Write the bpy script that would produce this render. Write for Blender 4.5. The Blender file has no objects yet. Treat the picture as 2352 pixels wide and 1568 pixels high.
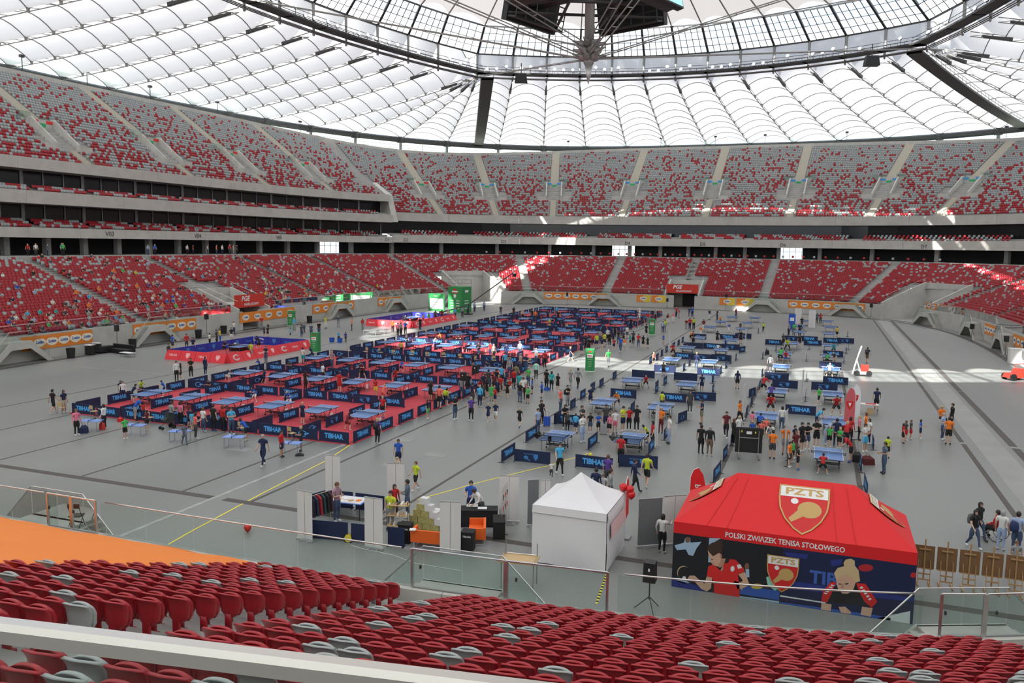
import bpy, bmesh, math, random
import numpy as np
from mathutils import Vector, Matrix
random.seed(7); rng = np.random.default_rng(7)
SC = bpy.context.scene; COL = SC.collection
R = math.radians

# ---------------------------------------------------------------- camera
FPX, CH = 1880.0, 12.22
PITCH, ROLL, YAW = R(6.73), R(0.80), R(20.54)
_F = np.array([-math.sin(YAW)*math.cos(PITCH), math.cos(YAW)*math.cos(PITCH), -math.sin(PITCH)])
_R0 = np.array([math.cos(YAW), math.sin(YAW), 0.0]); _U0 = np.cross(_R0, _F)
_R = _R0*math.cos(ROLL)+_U0*math.sin(ROLL); _U = -_R0*math.sin(ROLL)+_U0*math.cos(ROLL)
cd = bpy.data.cameras.new('camera'); cam = bpy.data.objects.new('camera', cd); COL.objects.link(cam)
cd.sensor_width = 36.0; cd.lens = 36.0*FPX/2352.0; cd.clip_start = 0.1; cd.clip_end = 2000
cam.matrix_world = Matrix(((_R[0], _U[0], -_F[0], 0), (_R[1], _U[1], -_F[1], 0), (_R[2], _U[2], -_F[2], CH), (0, 0, 0, 1)))
SC.camera = cam

# ---------------------------------------------------------------- light
SC.view_settings.view_transform = 'Standard'; SC.view_settings.look = 'None'
SC.view_settings.gamma = 1.0; SC.view_settings.use_curve_mapping = False
SC.view_settings.exposure = 0.33
try:
    SC.cycles.max_bounces = 6; SC.cycles.diffuse_bounces = 3; SC.cycles.glossy_bounces = 3
    SC.cycles.transmission_bounces = 5; SC.cycles.transparent_max_bounces = 40
    SC.cycles.caustics_reflective = False; SC.cycles.caustics_refractive = False
except Exception: pass
SUNX, SUNY = 0.18, 1.10            # horizontal travel of the sun light for each metre it falls
w = bpy.data.worlds.new('sky'); SC.world = w; w.use_nodes = True
nt = w.node_tree; nt.nodes.clear()
def N(nt, t, **kw):
    n = nt.nodes.new(t)
    for k, v in kw.items(): setattr(n, k, v)
    return n
o_ = N(nt, 'ShaderNodeOutputWorld'); bg = N(nt, 'ShaderNodeBackground')
tc = N(nt, 'ShaderNodeTexCoord'); sep = N(nt, 'ShaderNodeSeparateXYZ')
rmp = N(nt, 'ShaderNodeValToRGB'); rmp.color_ramp.elements[0].position = 0.0; rmp.color_ramp.elements[1].position = 0.9
rmp.color_ramp.elements[0].color = (0.78, 0.86, 0.95, 1); rmp.color_ramp.elements[1].color = (0.36, 0.58, 0.95, 1)
noi = N(nt, 'ShaderNodeTexNoise'); noi.inputs['Scale'].default_value = 2.6; noi.inputs['Detail'].default_value = 5
cr = N(nt, 'ShaderNodeValToRGB'); cr.color_ramp.elements[0].position = 0.40; cr.color_ramp.elements[1].position = 0.60
mx = N(nt, 'ShaderNodeMix', data_type='RGBA'); mx.inputs['B'].default_value = (1.0, 1.0, 1.0, 1)
nt.links.new(tc.outputs['Generated'], sep.inputs[0]); nt.links.new(sep.outputs['Z'], rmp.inputs[0])
nt.links.new(tc.outputs['Generated'], noi.inputs['Vector']); nt.links.new(noi.outputs['Fac'], cr.inputs[0])
nt.links.new(cr.outputs[0], mx.inputs['Factor']); nt.links.new(rmp.outputs[0], mx.inputs['A'])
nt.links.new(mx.outputs['Result'], bg.inputs['Color']); bg.inputs['Strength'].default_value = 1.55
nt.links.new(bg.outputs[0], o_.inputs[0])
sl = bpy.data.lights.new('sun', 'SUN'); sun = bpy.data.objects.new('sun', sl); COL.objects.link(sun)
sl.energy = 13.0; sl.angle = R(0.55); sl.color = (1.0, 0.96, 0.90)
sun.rotation_euler = Vector((SUNX, SUNY, -1.0)).to_track_quat('-Z', 'Y').to_euler()
sun.location = (-26, 20, 120)

# ---------------------------------------------------------------- pixel helper (a pixel gives a direction; distance from what it touches)
def ray(px, py): return _F+_R*(px-1176)/FPX+_U*(784-py)/FPX
def G(px, py, z=0.0):
    d = ray(px, py); t = (z-CH)/d[2]; return (float(d[0]*t), float(d[1]*t), z)
def proj(p):
    v = np.array(p, float)-np.array([0, 0, CH]); dz = v@_F
    return 1176+FPX*(v@_R)/dz, 784-FPX*(v@_U)/dz

# ---------------------------------------------------------------- materials
MATS = {}
def mat(name, col, rough=0.6, metal=0.0, bump=0.0, bscale=20.0, var=0.0, vscale=3.0, spec=0.5, emit=None, alpha=1.0, coat=0.0):
    if name in MATS: return MATS[name]
    m = bpy.data.materials.new(name); m.use_nodes = True; t = m.node_tree; b = t.nodes['Principled BSDF']
    b.inputs['Base Color'].default_value = (*col, 1); b.inputs['Roughness'].default_value = rough
    b.inputs['Metallic'].default_value = metal; b.inputs['Specular IOR Level'].default_value = spec
    b.inputs['Coat Weight'].default_value = coat
    if emit: b.inputs['Emission Color'].default_value = (*emit[:3], 1); b.inputs['Emission Strength'].default_value = emit[3]
    if var > 0 or bump > 0:
        g = N(t, 'ShaderNodeTexCoord')
    if var > 0:
        n = N(t, 'ShaderNodeTexNoise'); n.inputs['Scale'].default_value = vscale; n.inputs['Detail'].default_value = 6
        h = N(t, 'ShaderNodeHueSaturation'); h.inputs['Color'].default_value = (*col, 1)
        mr = N(t, 'ShaderNodeMapRange'); mr.inputs['To Min'].default_value = 1-var; mr.inputs['To Max'].default_value = 1+var
        mr.inputs['From Min'].default_value = 0.3; mr.inputs['From Max'].default_value = 0.7
        t.links.new(g.outputs['Object'], n.inputs['Vector']); t.links.new(n.outputs['Fac'], mr.inputs['Value'])
        t.links.new(mr.outputs[0], h.inputs['Value']); t.links.new(h.outputs[0], b.inputs['Base Color'])
    if bump > 0:
        n2 = N(t, 'ShaderNodeTexNoise'); n2.inputs['Scale'].default_value = bscale; n2.inputs['Detail'].default_value = 4
        bp = N(t, 'ShaderNodeBump'); bp.inputs['Strength'].default_value = bump; bp.inputs['Distance'].default_value = 0.02
        t.links.new(g.outputs['Object'], n2.inputs['Vector']); t.links.new(n2.outputs['Fac'], bp.inputs['Height'])
        t.links.new(bp.outputs[0], b.inputs['Normal'])
    MATS[name] = m; return m
def glass_mat(name, tint, refl=0.06, dirt=0.0):
    if name in MATS: return MATS[name]
    m = bpy.data.materials.new(name); m.use_nodes = True; t = m.node_tree; t.nodes.clear()
    o = N(t, 'ShaderNodeOutputMaterial'); tr = N(t, 'ShaderNodeBsdfTransparent'); gl = N(t, 'ShaderNodeBsdfGlossy')
    tr.inputs['Color'].default_value = (*tint, 1); gl.inputs['Roughness'].default_value = 0.03
    fr = N(t, 'ShaderNodeFresnel'); fr.inputs['IOR'].default_value = 1.3
    mm = N(t, 'ShaderNodeMixShader'); t.links.new(fr.outputs[0], mm.inputs[0])
    t.links.new(tr.outputs[0], mm.inputs[1]); t.links.new(gl.outputs[0], mm.inputs[2])
    last = mm
    if dirt > 0:
        df = N(t, 'ShaderNodeBsdfDiffuse'); df.inputs['Color'].default_value = (0.62, 0.72, 0.68, 1)
        m2 = N(t, 'ShaderNodeMixShader'); m2.inputs[0].default_value = dirt
        t.links.new(mm.outputs[0], m2.inputs[1]); t.links.new(df.outputs[0], m2.inputs[2]); last = m2
    t.links.new(last.outputs[0], o.inputs[0]); MATS[name] = m; return m
def membrane_mat(name, tcol, dcol, fac):
    m = bpy.data.materials.new(name); m.use_nodes = True; t = m.node_tree; t.nodes.clear()
    o = N(t, 'ShaderNodeOutputMaterial'); a = N(t, 'ShaderNodeBsdfTranslucent'); b = N(t, 'ShaderNodeBsdfDiffuse')
    a.inputs['Color'].default_value = (*tcol, 1); b.inputs['Color'].default_value = (*dcol, 1)
    mm = N(t, 'ShaderNodeMixShader'); mm.inputs[0].default_value = fac
    t.links.new(b.outputs[0], mm.inputs[1]); t.links.new(a.outputs[0], mm.inputs[2]); t.links.new(mm.outputs[0], o.inputs[0])
    MATS[name] = m; return m
def C(name, col, **kw): return mat(name, col, **kw)
M_CONC = mat('concrete', (0.50, 0.49, 0.455), rough=0.85, var=0.10, vscale=0.6, bump=0.1, bscale=6)
M_CONCD = mat('concrete_grey', (0.36, 0.355, 0.34), rough=0.85, var=0.12, vscale=0.7)
M_STEP = mat('concrete_step', (0.47, 0.455, 0.41), rough=0.85, var=0.10, vscale=1.3)
M_RED = mat('seat_red', (0.36, 0.007, 0.016), rough=0.42)
M_GREYSEAT = mat('seat_grey', (0.36, 0.38, 0.38), rough=0.45)
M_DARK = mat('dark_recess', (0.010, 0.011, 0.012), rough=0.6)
M_STEEL = mat('steel_grey', (0.30, 0.30, 0.30), rough=0.4, metal=0.6)
M_STAIN = mat('stainless', (0.62, 0.60, 0.58), rough=0.28, metal=0.9)
M_DSTEEL = mat('dark_steel', (0.055, 0.055, 0.055), rough=0.5, metal=0.3)
M_RIB = mat('roof_rib', (0.30, 0.29, 0.275), rough=0.6)
M_BLACK = mat('black_plastic', (0.012, 0.012, 0.013), rough=0.5)
M_WHITE = mat('white_paint', (0.80, 0.80, 0.79), rough=0.5)
M_ORANGE = mat('orange_cloth', (0.85, 0.24, 0.04), rough=0.8)
M_YELLOW = mat('yellow_mark', (0.80, 0.55, 0.03), rough=0.7)
M_GLASS = glass_mat('fence_glass', (0.82, 0.90, 0.875), dirt=0.012)
M_ROOFGLASS = glass_mat('roof_glass', (0.82, 0.86, 0.88))
M_MEMB = membrane_mat('roof_membrane', (0.80, 0.80, 0.80), (0.80, 0.80, 0.79), 0.275)
M_MEMB2 = membrane_mat('inner_membrane', (0.80, 0.77, 0.74), (0.60, 0.585, 0.56), 0.20)

# ---------------------------------------------------------------- mesh builder
class MB:
    def __init__(s): s.v = []; s.f = []; s.m = []; s.mats = []
    def mi(s, m):
        if m is None: return 0
        if m not in s.mats: s.mats.append(m)
        return s.mats.index(m)
    def add(s, vs, fs, m=None):
        o = len(s.v); s.v += [tuple(v) for v in vs]; k = s.mi(m)
        for f in fs: s.f.append(tuple(i+o for i in f)); s.m.append(k)
        return s
    def box(s, c, d, m=None, rz=0.0, M4=None, taper=1.0, bev=0.0):
        hx, hy, hz = d[0]/2, d[1]/2, d[2]/2
        vs = []
        for z, k in ((-hz, 1.0), (hz, taper)):
            for x, y in ((-hx, -hy), (hx, -hy), (hx, hy), (-hx, hy)): vs.append(Vector((x*k, y*k, z)))
        T = Matrix.Translation(c) @ Matrix.Rotation(rz, 4, 'Z')
        if M4 is not None: T = M4 @ T
        return s.add([T @ v for v in vs], [(3, 2, 1, 0), (4, 5, 6, 7), (0, 1, 5, 4), (1, 2, 6, 5), (2, 3, 7, 6), (3, 0, 4, 7)], m)
    def tube(s, pts, r, m=None, n=6, cap=True, closed=False):
        pts = [Vector(p) for p in pts]; rs = r if isinstance(r, (list, tuple)) else [r]*len(pts)
        rings = []; up = None; K = len(pts)
        for i, p in enumerate(pts):
            a = pts[i-1] if (i > 0 or closed) else pts[i]; b = pts[(i+1) % K] if (i < K-1 or closed) else pts[i]
            t = (b-a)
            if t.length < 1e-9: t = Vector((0, 0, 1))
            t.normalize()
            if up is None:
                up = Vector((0, 0, 1)) if abs(t.z) < 0.9 else Vector((1, 0, 0))
            x = t.cross(up)
            if x.length < 1e-6: x = t.orthogonal()
            x.normalize(); y = x.cross(t).normalized(); up = y
            rings.append([p+(x*math.cos(2*math.pi*k/n+math.pi/n)+y*math.sin(2*math.pi*k/n+math.pi/n))*rs[i] for k in range(n)])
        vs = [v for rg in rings for v in rg]; fs = []
        for i in range(K if closed else K-1):
            j = (i+1) % K
            for k in range(n): fs.append((i*n+k, i*n+(k+1) % n, j*n+(k+1) % n, j*n+k))
        if cap and not closed:
            fs.append(tuple(range(n))[::-1]); fs.append(tuple((K-1)*n+k for k in range(n)))
        return s.add(vs, fs, m)
    def lathe(s, prof, c=(0, 0, 0), n=16, m=None, M4=None):
        vs = []; fs = []
        for r, z in prof:
            for k in range(n): vs.append(Vector((c[0]+r*math.cos(2*math.pi*k/n), c[1]+r*math.sin(2*math.pi*k/n), c[2]+z)))
        for i in range(len(prof)-1):
            for k in range(n): fs.append((i*n+k, i*n+(k+1) % n, (i+1)*n+(k+1) % n, (i+1)*n+k))
        fs.append(tuple(range(n))[::-1]); fs.append(tuple((len(prof)-1)*n+k for k in range(n)))
        if M4 is not None: vs = [M4 @ v for v in vs]
        return s.add(vs, fs, m)
    def prism(s, poly, th, M4=None, m=None):
        # polygon in local x,z ; thickness along local -y..+y
        n = len(poly); vs = [Vector((x, -th/2, z)) for x, z in poly]+[Vector((x, th/2, z)) for x, z in poly]
        fs = [tuple(range(n)), tuple(range(2*n-1, n-1, -1))]+[(i, i+n, (i+1) % n+n, (i+1) % n) for i in range(n)]
        if M4 is not None: vs = [M4 @ v for v in vs]
        return s.add(vs, fs, m)
    def mesh(s, name, default=None, smooth=False):
        me = bpy.data.meshes.new(name); me.from_pydata([tuple(v) for v in s.v], [], s.f)
        ms = s.mats if s.mats else [default]
        for m in ms: me.materials.append(m)
        if len(ms) > 1: me.polygons.foreach_set('material_index', s.m)
        if smooth: me.polygons.foreach_set('use_smooth', [True]*len(me.polygons))
        me.update(); return me
    def build(s, name, m=None, parent=None, smooth=False, loc=None, rz=0.0):
        return link(name, s.mesh(name, m, smooth), parent, loc, rz)
def link(name, me, parent=None, loc=None, rz=0.0):
    o = bpy.data.objects.new(name, me); COL.objects.link(o)
    if parent is not None: o.parent = parent
    if loc is not None: o.location = loc
    if rz: o.rotation_euler.z = rz
    return o
def tag(o, label=None, cat=None, group=None, kind=None):
    if label: o['label'] = label
    if cat: o['category'] = cat
    if group: o['group'] = group
    if kind: o['kind'] = kind
    return o
def empty(name, loc=(0, 0, 0), rz=0.0, parent=None):
    o = bpy.data.objects.new(name, None); COL.objects.link(o); o.location = loc; o.rotation_euler.z = rz
    o.empty_display_size = 0.2
    if parent is not None: o.parent = parent
    return o
def thing(name, label, cat, loc=(0, 0, 0), rz=0.0, group=None): return tag(empty(name, loc, rz), label, cat, group)
def struct(o): o['kind'] = 'structure'; return o
def copy_tree(o, parent=None):
    c = o.copy(); COL.objects.link(c)
    if parent is not None: c.parent = parent
    for ch in list(o.children): copy_tree(ch, c)
    return c
def np_mesh(name, V, F, mi, mats):
    # V (n,3), F (m,4) quads, mi (m,)
    me = bpy.data.meshes.new(name); n = len(V); m_ = len(F)
    me.vertices.add(n); me.vertices.foreach_set('co', np.ascontiguousarray(V, dtype=np.float32).ravel())
    me.loops.add(m_*4); me.loops.foreach_set('vertex_index', np.ascontiguousarray(F, dtype=np.int32).ravel())
    me.polygons.add(m_); me.polygons.foreach_set('loop_start', np.arange(0, m_*4, 4, dtype=np.int32))
    me.polygons.foreach_set('material_index', np.ascontiguousarray(mi, dtype=np.int32))
    for q in mats: me.materials.append(q)
    me.update(calc_edges=True); return me
_txt = {}
def text_mesh(s, size=1.0, bold=0.0, depth=0.0, align='CENTER', shear=0.0, width=1.0):
    key = (s, size, bold, depth, align, shear)
    if key in _txt: return _txt[key]
    cu = bpy.data.curves.new('txt', 'FONT'); cu.body = s; cu.size = size; cu.align_x = align; cu.align_y = 'CENTER'
    cu.offset = bold; cu.extrude = depth; cu.resolution_u = 2; cu.shear = shear
    o = bpy.data.objects.new('txt', cu); COL.objects.link(o)
    dg = bpy.context.evaluated_depsgraph_get(); me = bpy.data.meshes.new_from_object(o.evaluated_get(dg))
    bpy.data.objects.remove(o); bpy.data.curves.remove(cu); me.materials.clear(); _txt[key] = me; return me
def text_into(mb, s, M4, size, m, bold=0.0, align='CENTER', shear=0.0, fit=None):
    # flat lettering laid into a builder; M4 maps text x,y (z normal)
    me = text_mesh(s, 1.0, bold/size if size else 0, 0.0, align, shear)
    vs = [Vector(v.co)*size for v in me.vertices]
    if fit:
        xs = [v.x for v in vs]; wd = max(xs)-min(xs); k = fit/wd; vs = [Vector((v.x*k, v.y, 0)) for v in vs]
    mb.add([M4 @ v for v in vs], [tuple(p.vertices) for p in me.polygons], m)
def upright(loc, rz, tilt=0.0):
    # text plane: x along local x, y up (local z), facing local -y
    return Matrix.Translation(loc) @ Matrix.Rotation(rz, 4, 'Z') @ Matrix.Rotation(R(90)+tilt, 4, 'X')
# ---------------------------------------------------------------- bowl plan: a superellipse and its outward offsets
CX, CY = -26.0, 93.0
BA, BB, BN = 48.4, 73.2, 4.0
_ph = np.linspace(0, 2*np.pi, 40001)[:-1]
_x = BA*np.sign(np.cos(_ph))*np.abs(np.cos(_ph))**(2/BN); _y = BB*np.sign(np.sin(_ph))*np.abs(np.sin(_ph))**(2/BN)
_ds = np.hypot(np.diff(_x, append=_x[0]), np.diff(_y, append=_y[0])); _s = np.concatenate([[0], np.cumsum(_ds)[:-1]]); PERIM = float(_ds.sum())
def base(s):
    s = np.mod(np.asarray(s, float), PERIM)
    x = np.interp(s, _s, _x, period=PERIM); y = np.interp(s, _s, _y, period=PERIM)
    nx = np.sign(x)*np.abs(x/BA)**(BN-1)/BA; ny = np.sign(y)*np.abs(y/BB)**(BN-1)/BB; l = np.hypot(nx, ny)
    return x, y, nx/l, ny/l
def PT(s, d):
    x, y, nx, ny = base(s); return CX+x+nx*d, CY+y+ny*d
def s_of(rx, ry): return float(_s[np.argmin((_x-rx)**2+(_y-ry)**2)])
def sx_far(rx): # far side station by rel x
    i = np.where(_y > 0)[0]; return float(_s[i[np.argmin(np.abs(_x[i]-rx))]])
def sx_near(rx):
    i = np.where(_y < 0)[0]; return float(_s[i[np.argmin(np.abs(_x[i]-rx))]])
def sy_left(ry):
    i = np.where(_x < 0)[0]; return float(_s[i[np.argmin(np.abs(_y[i]-ry))]])
def sy_right(ry):
    i = np.where(_x > 0)[0]; return float(_s[i[np.argmin(np.abs(_y[i]-ry))]])
def dtop(s): _, _, nx, ny = base(s); return 49.6+13.2*ny**2
def ztop(s): _, _, nx, ny = base(s); return 39.1-2.6*(2*nx*ny)**2
def droof(s): _, _, nx, ny = base(s); return 55.6+18.2*ny**2
def heading(s): # rotation that turns local -y towards the field centre
    _, _, nx, ny = base(s); return math.atan2(float(ny), float(nx))-math.pi/2
NLOW, LD0, LDD, LZ0, LDZ = 27, 0.62, 0.70, 2.2, 0.263
LTOP = LD0+NLOW*LDD; PLZ = 9.9
def s_near(rx, ry, d):
    ss = np.linspace(0, PERIM, 4001)[:-1]; x, y = PT(ss, d); return float(ss[np.argmin((x-CX-rx)**2+(y-CY-ry)**2)])
SA, SB = s_near(-70.0, 73.0, 26.5), sx_near(-36)          # left stand with boxes runs s in [SA, SB]
S_NEAR0, S_NEAR1 = sx_near(-8), sx_near(47) # behind the camera: no upper tier drawn there
def strip(mb, ss, d0, z0, d1, z1, m):
    ss = np.asarray(ss); d0 = np.broadcast_to(d0, ss.shape); d1 = np.broadcast_to(d1, ss.shape)
    z0 = np.broadcast_to(z0, ss.shape); z1 = np.broadcast_to(z1, ss.shape)
    x0, y0 = PT(ss, d0); x1, y1 = PT(ss, d1); n = len(ss)
    vs = [(x0[i], y0[i], z0[i]) for i in range(n)]+[(x1[i], y1[i], z1[i]) for i in range(n)]
    mb.add(vs, [(i, i+1, n+i+1, n+i) for i in range(n-1)], m)
def block(mb, s0, s1, d0, d1, z0, z1, m, k=4):
    # solid curved block between two stations
    ss = np.linspace(s0, s1, k+1); n = k+1
    xa, ya = PT(ss, d0); xb, yb = PT(ss, d1)
    vs = [(xa[i], ya[i], z0) for i in range(n)]+[(xb[i], yb[i], z0) for i in range(n)]+[(xa[i], ya[i], z1) for i in range(n)]+[(xb[i], yb[i], z1) for i in range(n)]
    fs = []
    for i in range(k):
        a, b, c, d = i, i+1, n+i+1, n+i
        fs += [(a, b, c, d), (2*n+d, 2*n+c, 2*n+b, 2*n+a), (a, 2*n+a, 2*n+b, b), (d, c, 2*n+c, 2*n+d)]
    fs += [(0, n, 3*n, 2*n), (k, 2*n+k, 3*n+k, n+k)]
    mb.add(vs, fs, m)
def uniq(a, b, step): return np.linspace(a, b, max(2, int(round((b-a)/step))+1))
FULL = uniq(0, PERIM, 2.4)

# ---------------------------------------------------------------- floor
def floor_mat():
    m = bpy.data.materials.new('floor_asphalt'); m.use_nodes = True; t = m.node_tree; b = t.nodes['Principled BSDF']
    g = N(t, 'ShaderNodeTexCoord'); n1 = N(t, 'ShaderNodeTexNoise'); n1.inputs['Scale'].default_value = 0.09; n1.inputs['Detail'].default_value = 7
    n2 = N(t, 'ShaderNodeTexNoise'); n2.inputs['Scale'].default_value = 14; n2.inputs['Detail'].default_value = 3
    mp = N(t, 'ShaderNodeMapping'); mp.inputs['Scale'].default_value = (1.0, 0.25, 1.0)
    r1 = N(t, 'ShaderNodeValToRGB'); r1.color_ramp.elements[0].position = 0.3; r1.color_ramp.elements[1].position = 0.7
    r1.color_ramp.elements[0].color = (0.182, 0.19, 0.182, 1); r1.color_ramp.elements[1].color = (0.258, 0.267, 0.255, 1)
    mi = N(t, 'ShaderNodeMix', data_type='RGBA', blend_type='OVERLAY'); mi.inputs['Factor'].default_value = 0.25
    t.links.new(g.outputs['Object'], mp.inputs[0]); t.links.new(mp.outputs[0], n1.inputs['Vector']); t.links.new(g.outputs['Object'], n2.inputs['Vector'])
    t.links.new(n1.outputs['Fac'], r1.inputs[0]); t.links.new(r1.outputs[0], mi.inputs['A']); t.links.new(n2.outputs['Fac'], mi.inputs['B'])
    t.links.new(mi.outputs['Result'], b.inputs['Base Color']); b.inputs['Roughness'].default_value = 0.42
    b.inputs['Specular IOR Level'].default_value = 0.45
    return m
M_FLOOR = floor_mat()
mb = MB(); n = 160; ss = np.linspace(0, PERIM, n+1)[:-1]; x, y = PT(ss, 0.4)
mb.add([(x[i], y[i], 0.0) for i in range(n)]+[(x[i], y[i], -0.5) for i in range(n)], [tuple(range(n)), tuple(range(2*n-1, n-1, -1))])
FLOOR = struct(mb.build('floor', M_FLOOR))
M_CHAN = mat('drain_cover', (0.085, 0.075, 0.068), rough=0.75)
M_PALE = mat('pale_strip', (0.30, 0.30, 0.285), rough=0.6, var=0.08, vscale=0.5)
M_LINE = mat('white_line', (0.36, 0.37, 0.36), rough=0.7, var=0.2, vscale=2)
def floor_strip(name, p0, p1, wd, m, z=0.004):
    a, b = Vector((*p0, 0)), Vector((*p1, 0)); d = (b-a); L = d.length; c = (a+b)/2
    return MB().box((0, 0, 0), (L, wd, 2*z)).build(name, m, FLOOR, loc=(c.x, c.y, z-0.0005), rz=math.atan2(d.y, d.x))
Y0L, Y1L = 30.75, 152
for xx in (-55.2, -48.6, -42.0, -35.3, -28.7): floor_strip('drain_channel', (xx, 30.9), (xx, 150), 0.13, M_CHAN)
for xx in (-24.6, -17.65): floor_strip('drain_channel', (xx, 30.9), (xx, 157), 0.16, M_CHAN)
for (a, b) in ((21.5, 58.0), (58.6, 80), (80.2, 156.5)):
    floor_strip('drain_channel', (9.1, a), (9.1, b), 0.28, M_CHAN); floor_strip('drain_channel', (12.0, a), (12.0, b), 0.46, M_CHAN)
floor_strip('drain_channel', (2.5, 31), (2.5, 88), 0.26, M_CHAN); floor_strip('drain_channel', (-4.6, 31), (-4.6, 92), 0.26, M_CHAN)
floor_strip('drain_channel', (-60, 30.65), (-26.75, 30.65), 0.42, M_CHAN); floor_strip('drain_channel', (-26.0, 30.65), (14, 30.65), 0.42, M_CHAN)
floor_strip('pale_strip', (10.6, 21.5), (10.6, 158), 1.6, M_PALE, 0.003)
floor_strip('white_line', (-26.6, 19.5), (-26.6, 42.2), 0.22, M_LINE)
floor_strip('white_line', (-24.0, 58.25), (14.5, 58.25), 0.16, M_PALE)
floor_strip('white_line', (-70, 58.25), (-50, 58.25), 0.16, M_PALE)
def tape(name, pts, wd, m):
    mb = MB(); P = [Vector(p) for p in pts]; vs = []
    for i, p in enumerate(P):
        t = (P[min(i+1, len(P)-1)]-P[max(i-1, 0)]).normalized(); nn = Vector((-t.y, t.x, 0))*wd/2
        vs += [p+nn+Vector((0, 0, .007)), p-nn+Vector((0, 0, .007))]
    mb.add(vs, [(2*i, 2*i+1, 2*i+3, 2*i+2) for i in range(len(P)-1)], m); return mb.build(name, m, FLOOR)
M_TAPE = mat('yellow_tape', (0.78, 0.66, 0.06), rough=0.6)
tape('cable_tape', [G(x, y) for x, y in ((385, 1251), (443, 1218), (600, 1134), (752, 1056), (805, 1021))], 0.09, M_TAPE)
tape('cable_tape', [G(x, y) for x, y in ((945, 1150), (1000, 1136), (1100, 1108), (1180, 1088), (1230, 1076), (1262, 1069), (1300, 1056), (1338, 1047), (1352, 1040))], 0.09, M_TAPE)
mbt = MB()
a, b = Vector(G(1394, 1316)), Vector(G(1370, 1386)); L = (b-a).length; nst = 22
for k in range(nst):
    c = a.lerp(b, (k+.5)/nst); mbt.box((c.x, c.y, .005), (L/nst, .09, .006), M_TAPE if k % 2 else M_BLACK, rz=math.atan2(b.y-a.y, b.x-a.x))
mbt.build('hazard_tape', None, FLOOR)
# dark kerb round the field
mbk = MB(); strip(mbk, FULL, -2.4, 0.006, -1.6, 0.006, M_CHAN); mbk.build('kerb_gutter', M_CHAN, FLOOR)
for px, py in ((552, 1031), (1000, 1044), (925, 1010), (905, 1068)):
    gx, gy, _ = G(px, py); MB().box((0, 0, 0), (1.3, 0.8, 0.008)).build('hatch_cover', M_PALE, FLOOR, loc=(gx, gy, 0.003))

struct(MB().box((CX, CY, -1.0), (900, 900, .5)).build('ground', mat('outside_ground', (0.22, 0.24, 0.19), rough=.9)))
# ---------------------------------------------------------------- field wall, fence, lower tier
WALL = struct(empty('wall_field', (CX, CY, 0)))
WALL.matrix_world = Matrix.Identity(4)
AISLES = sorted([sx_far(v) for v in (-31.5, -15.75, 0.0, 15.75, 31.5)]+[sx_near(v) for v in (-31.5, -15.75, 0.6, 16.6, 30.6)]
                +[sy_left(v) for v in (-36, -17.6, 2.0, 22.5, 39.5, 56.5)]+[sy_right(v) for v in (-36, -17.6, 2, 22.5, 39.5, 56.5)])
GAP = 0.95
TUN_L, TUN_F = sy_left(2.0), sx_far(0.0)
CORN_L, CORN_R = s_of(-42.5, 66.5), s_of(43, 66)
def near_any(s, lst, w): return any(abs((s-t+PERIM/2) % PERIM-PERIM/2) < w for t in lst)
OPEN = [(TUN_L, 2.6), (TUN_F, 2.6), (CORN_L, 4.2), (CORN_R, 4.2)]     # tunnels through the wall
def open_at(s, extra=0.0): return any(abs((s-t+PERIM/2) % PERIM-PERIM/2) < w_+extra for t, w_ in OPEN)
npan = int(PERIM/6.0); stp = PERIM/npan
for k in range(npan):
    s0, s1 = k*stp, (k+1)*stp
    if open_at((s0+s1)/2, 1.0): 
        continue
    mb = MB(); block(mb, s0+.01, s1-.01, 0.0, 0.32, 0.0, 2.55, M_CONC, 3); mb.build('panel', M_CONC, WALL)
for t, w_ in OPEN:  # short panels up to the tunnel mouths
    for a, b in ((t-w_-4.2, t-w_), (t+w_, t+w_+4.2)):
        mb = MB(); block(mb, a, b, 0.02, 0.30, 0.0, 2.54, M_CONC, 3); mb.build('panel', M_CONC, WALL)
LOW = struct(empty('lower_terrace'))
# tunnel notch rows: a tunnel cuts the first rows
def cut_rows(s):
    for t, w_ in OPEN:
        dd = abs((s-t+PERIM/2) % PERIM-PERIM/2)
        if dd < w_+0.9: return 13 if w_ > 3 else 9
    return 0
stat = np.unique(np.concatenate([FULL]+[[t-w_-.9, t+w_+.9] for t, w_ in OPEN])) % PERIM; stat = np.sort(stat); stat = np.append(stat, stat[0]+PERIM)
V = []; Fq = []
for i in range(NLOW):
    d0 = LD0+LDD*i; z = LZ0+LDZ*i
    x0, y0 = PT(stat, d0); x1, y1 = PT(stat, d0+LDD)
    for k in range(len(stat)-1):
        if i < cut_rows((stat[k]+stat[k+1])/2): continue
        o = len(V); zb = z-LDZ if i else z-0.3
        V += [(x0[k], y0[k], zb), (x0[k+1], y0[k+1], zb), (x0[k+1], y0[k+1], z), (x0[k], y0[k], z), (x1[k+1], y1[k+1], z), (x1[k], y1[k], z)]
        Fq += [(o, o+1, o+2, o+3), (o+3, o+2, o+4, o+5)]
link('tread', np_mesh('lower_rows', np.array(V), np.array(Fq), np.zeros(len(Fq)), [M_CONCD]), LOW)['kind'] = 'stuff'
mb = MB()
for a, b in ((TUN_F+3.5, CORN_L-5.1), (CORN_L+5.1, TUN_L-3.5), (TUN_L+3.5, PERIM+CORN_R-5.1), (CORN_R+5.1, TUN_F-3.5)):
    strip(mb, uniq(a, b, 2.4), 0.3, LZ0-.02, LD0, LZ0-.02, M_CONCD)
mb.build('front_walk', M_CONCD, LOW)
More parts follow.
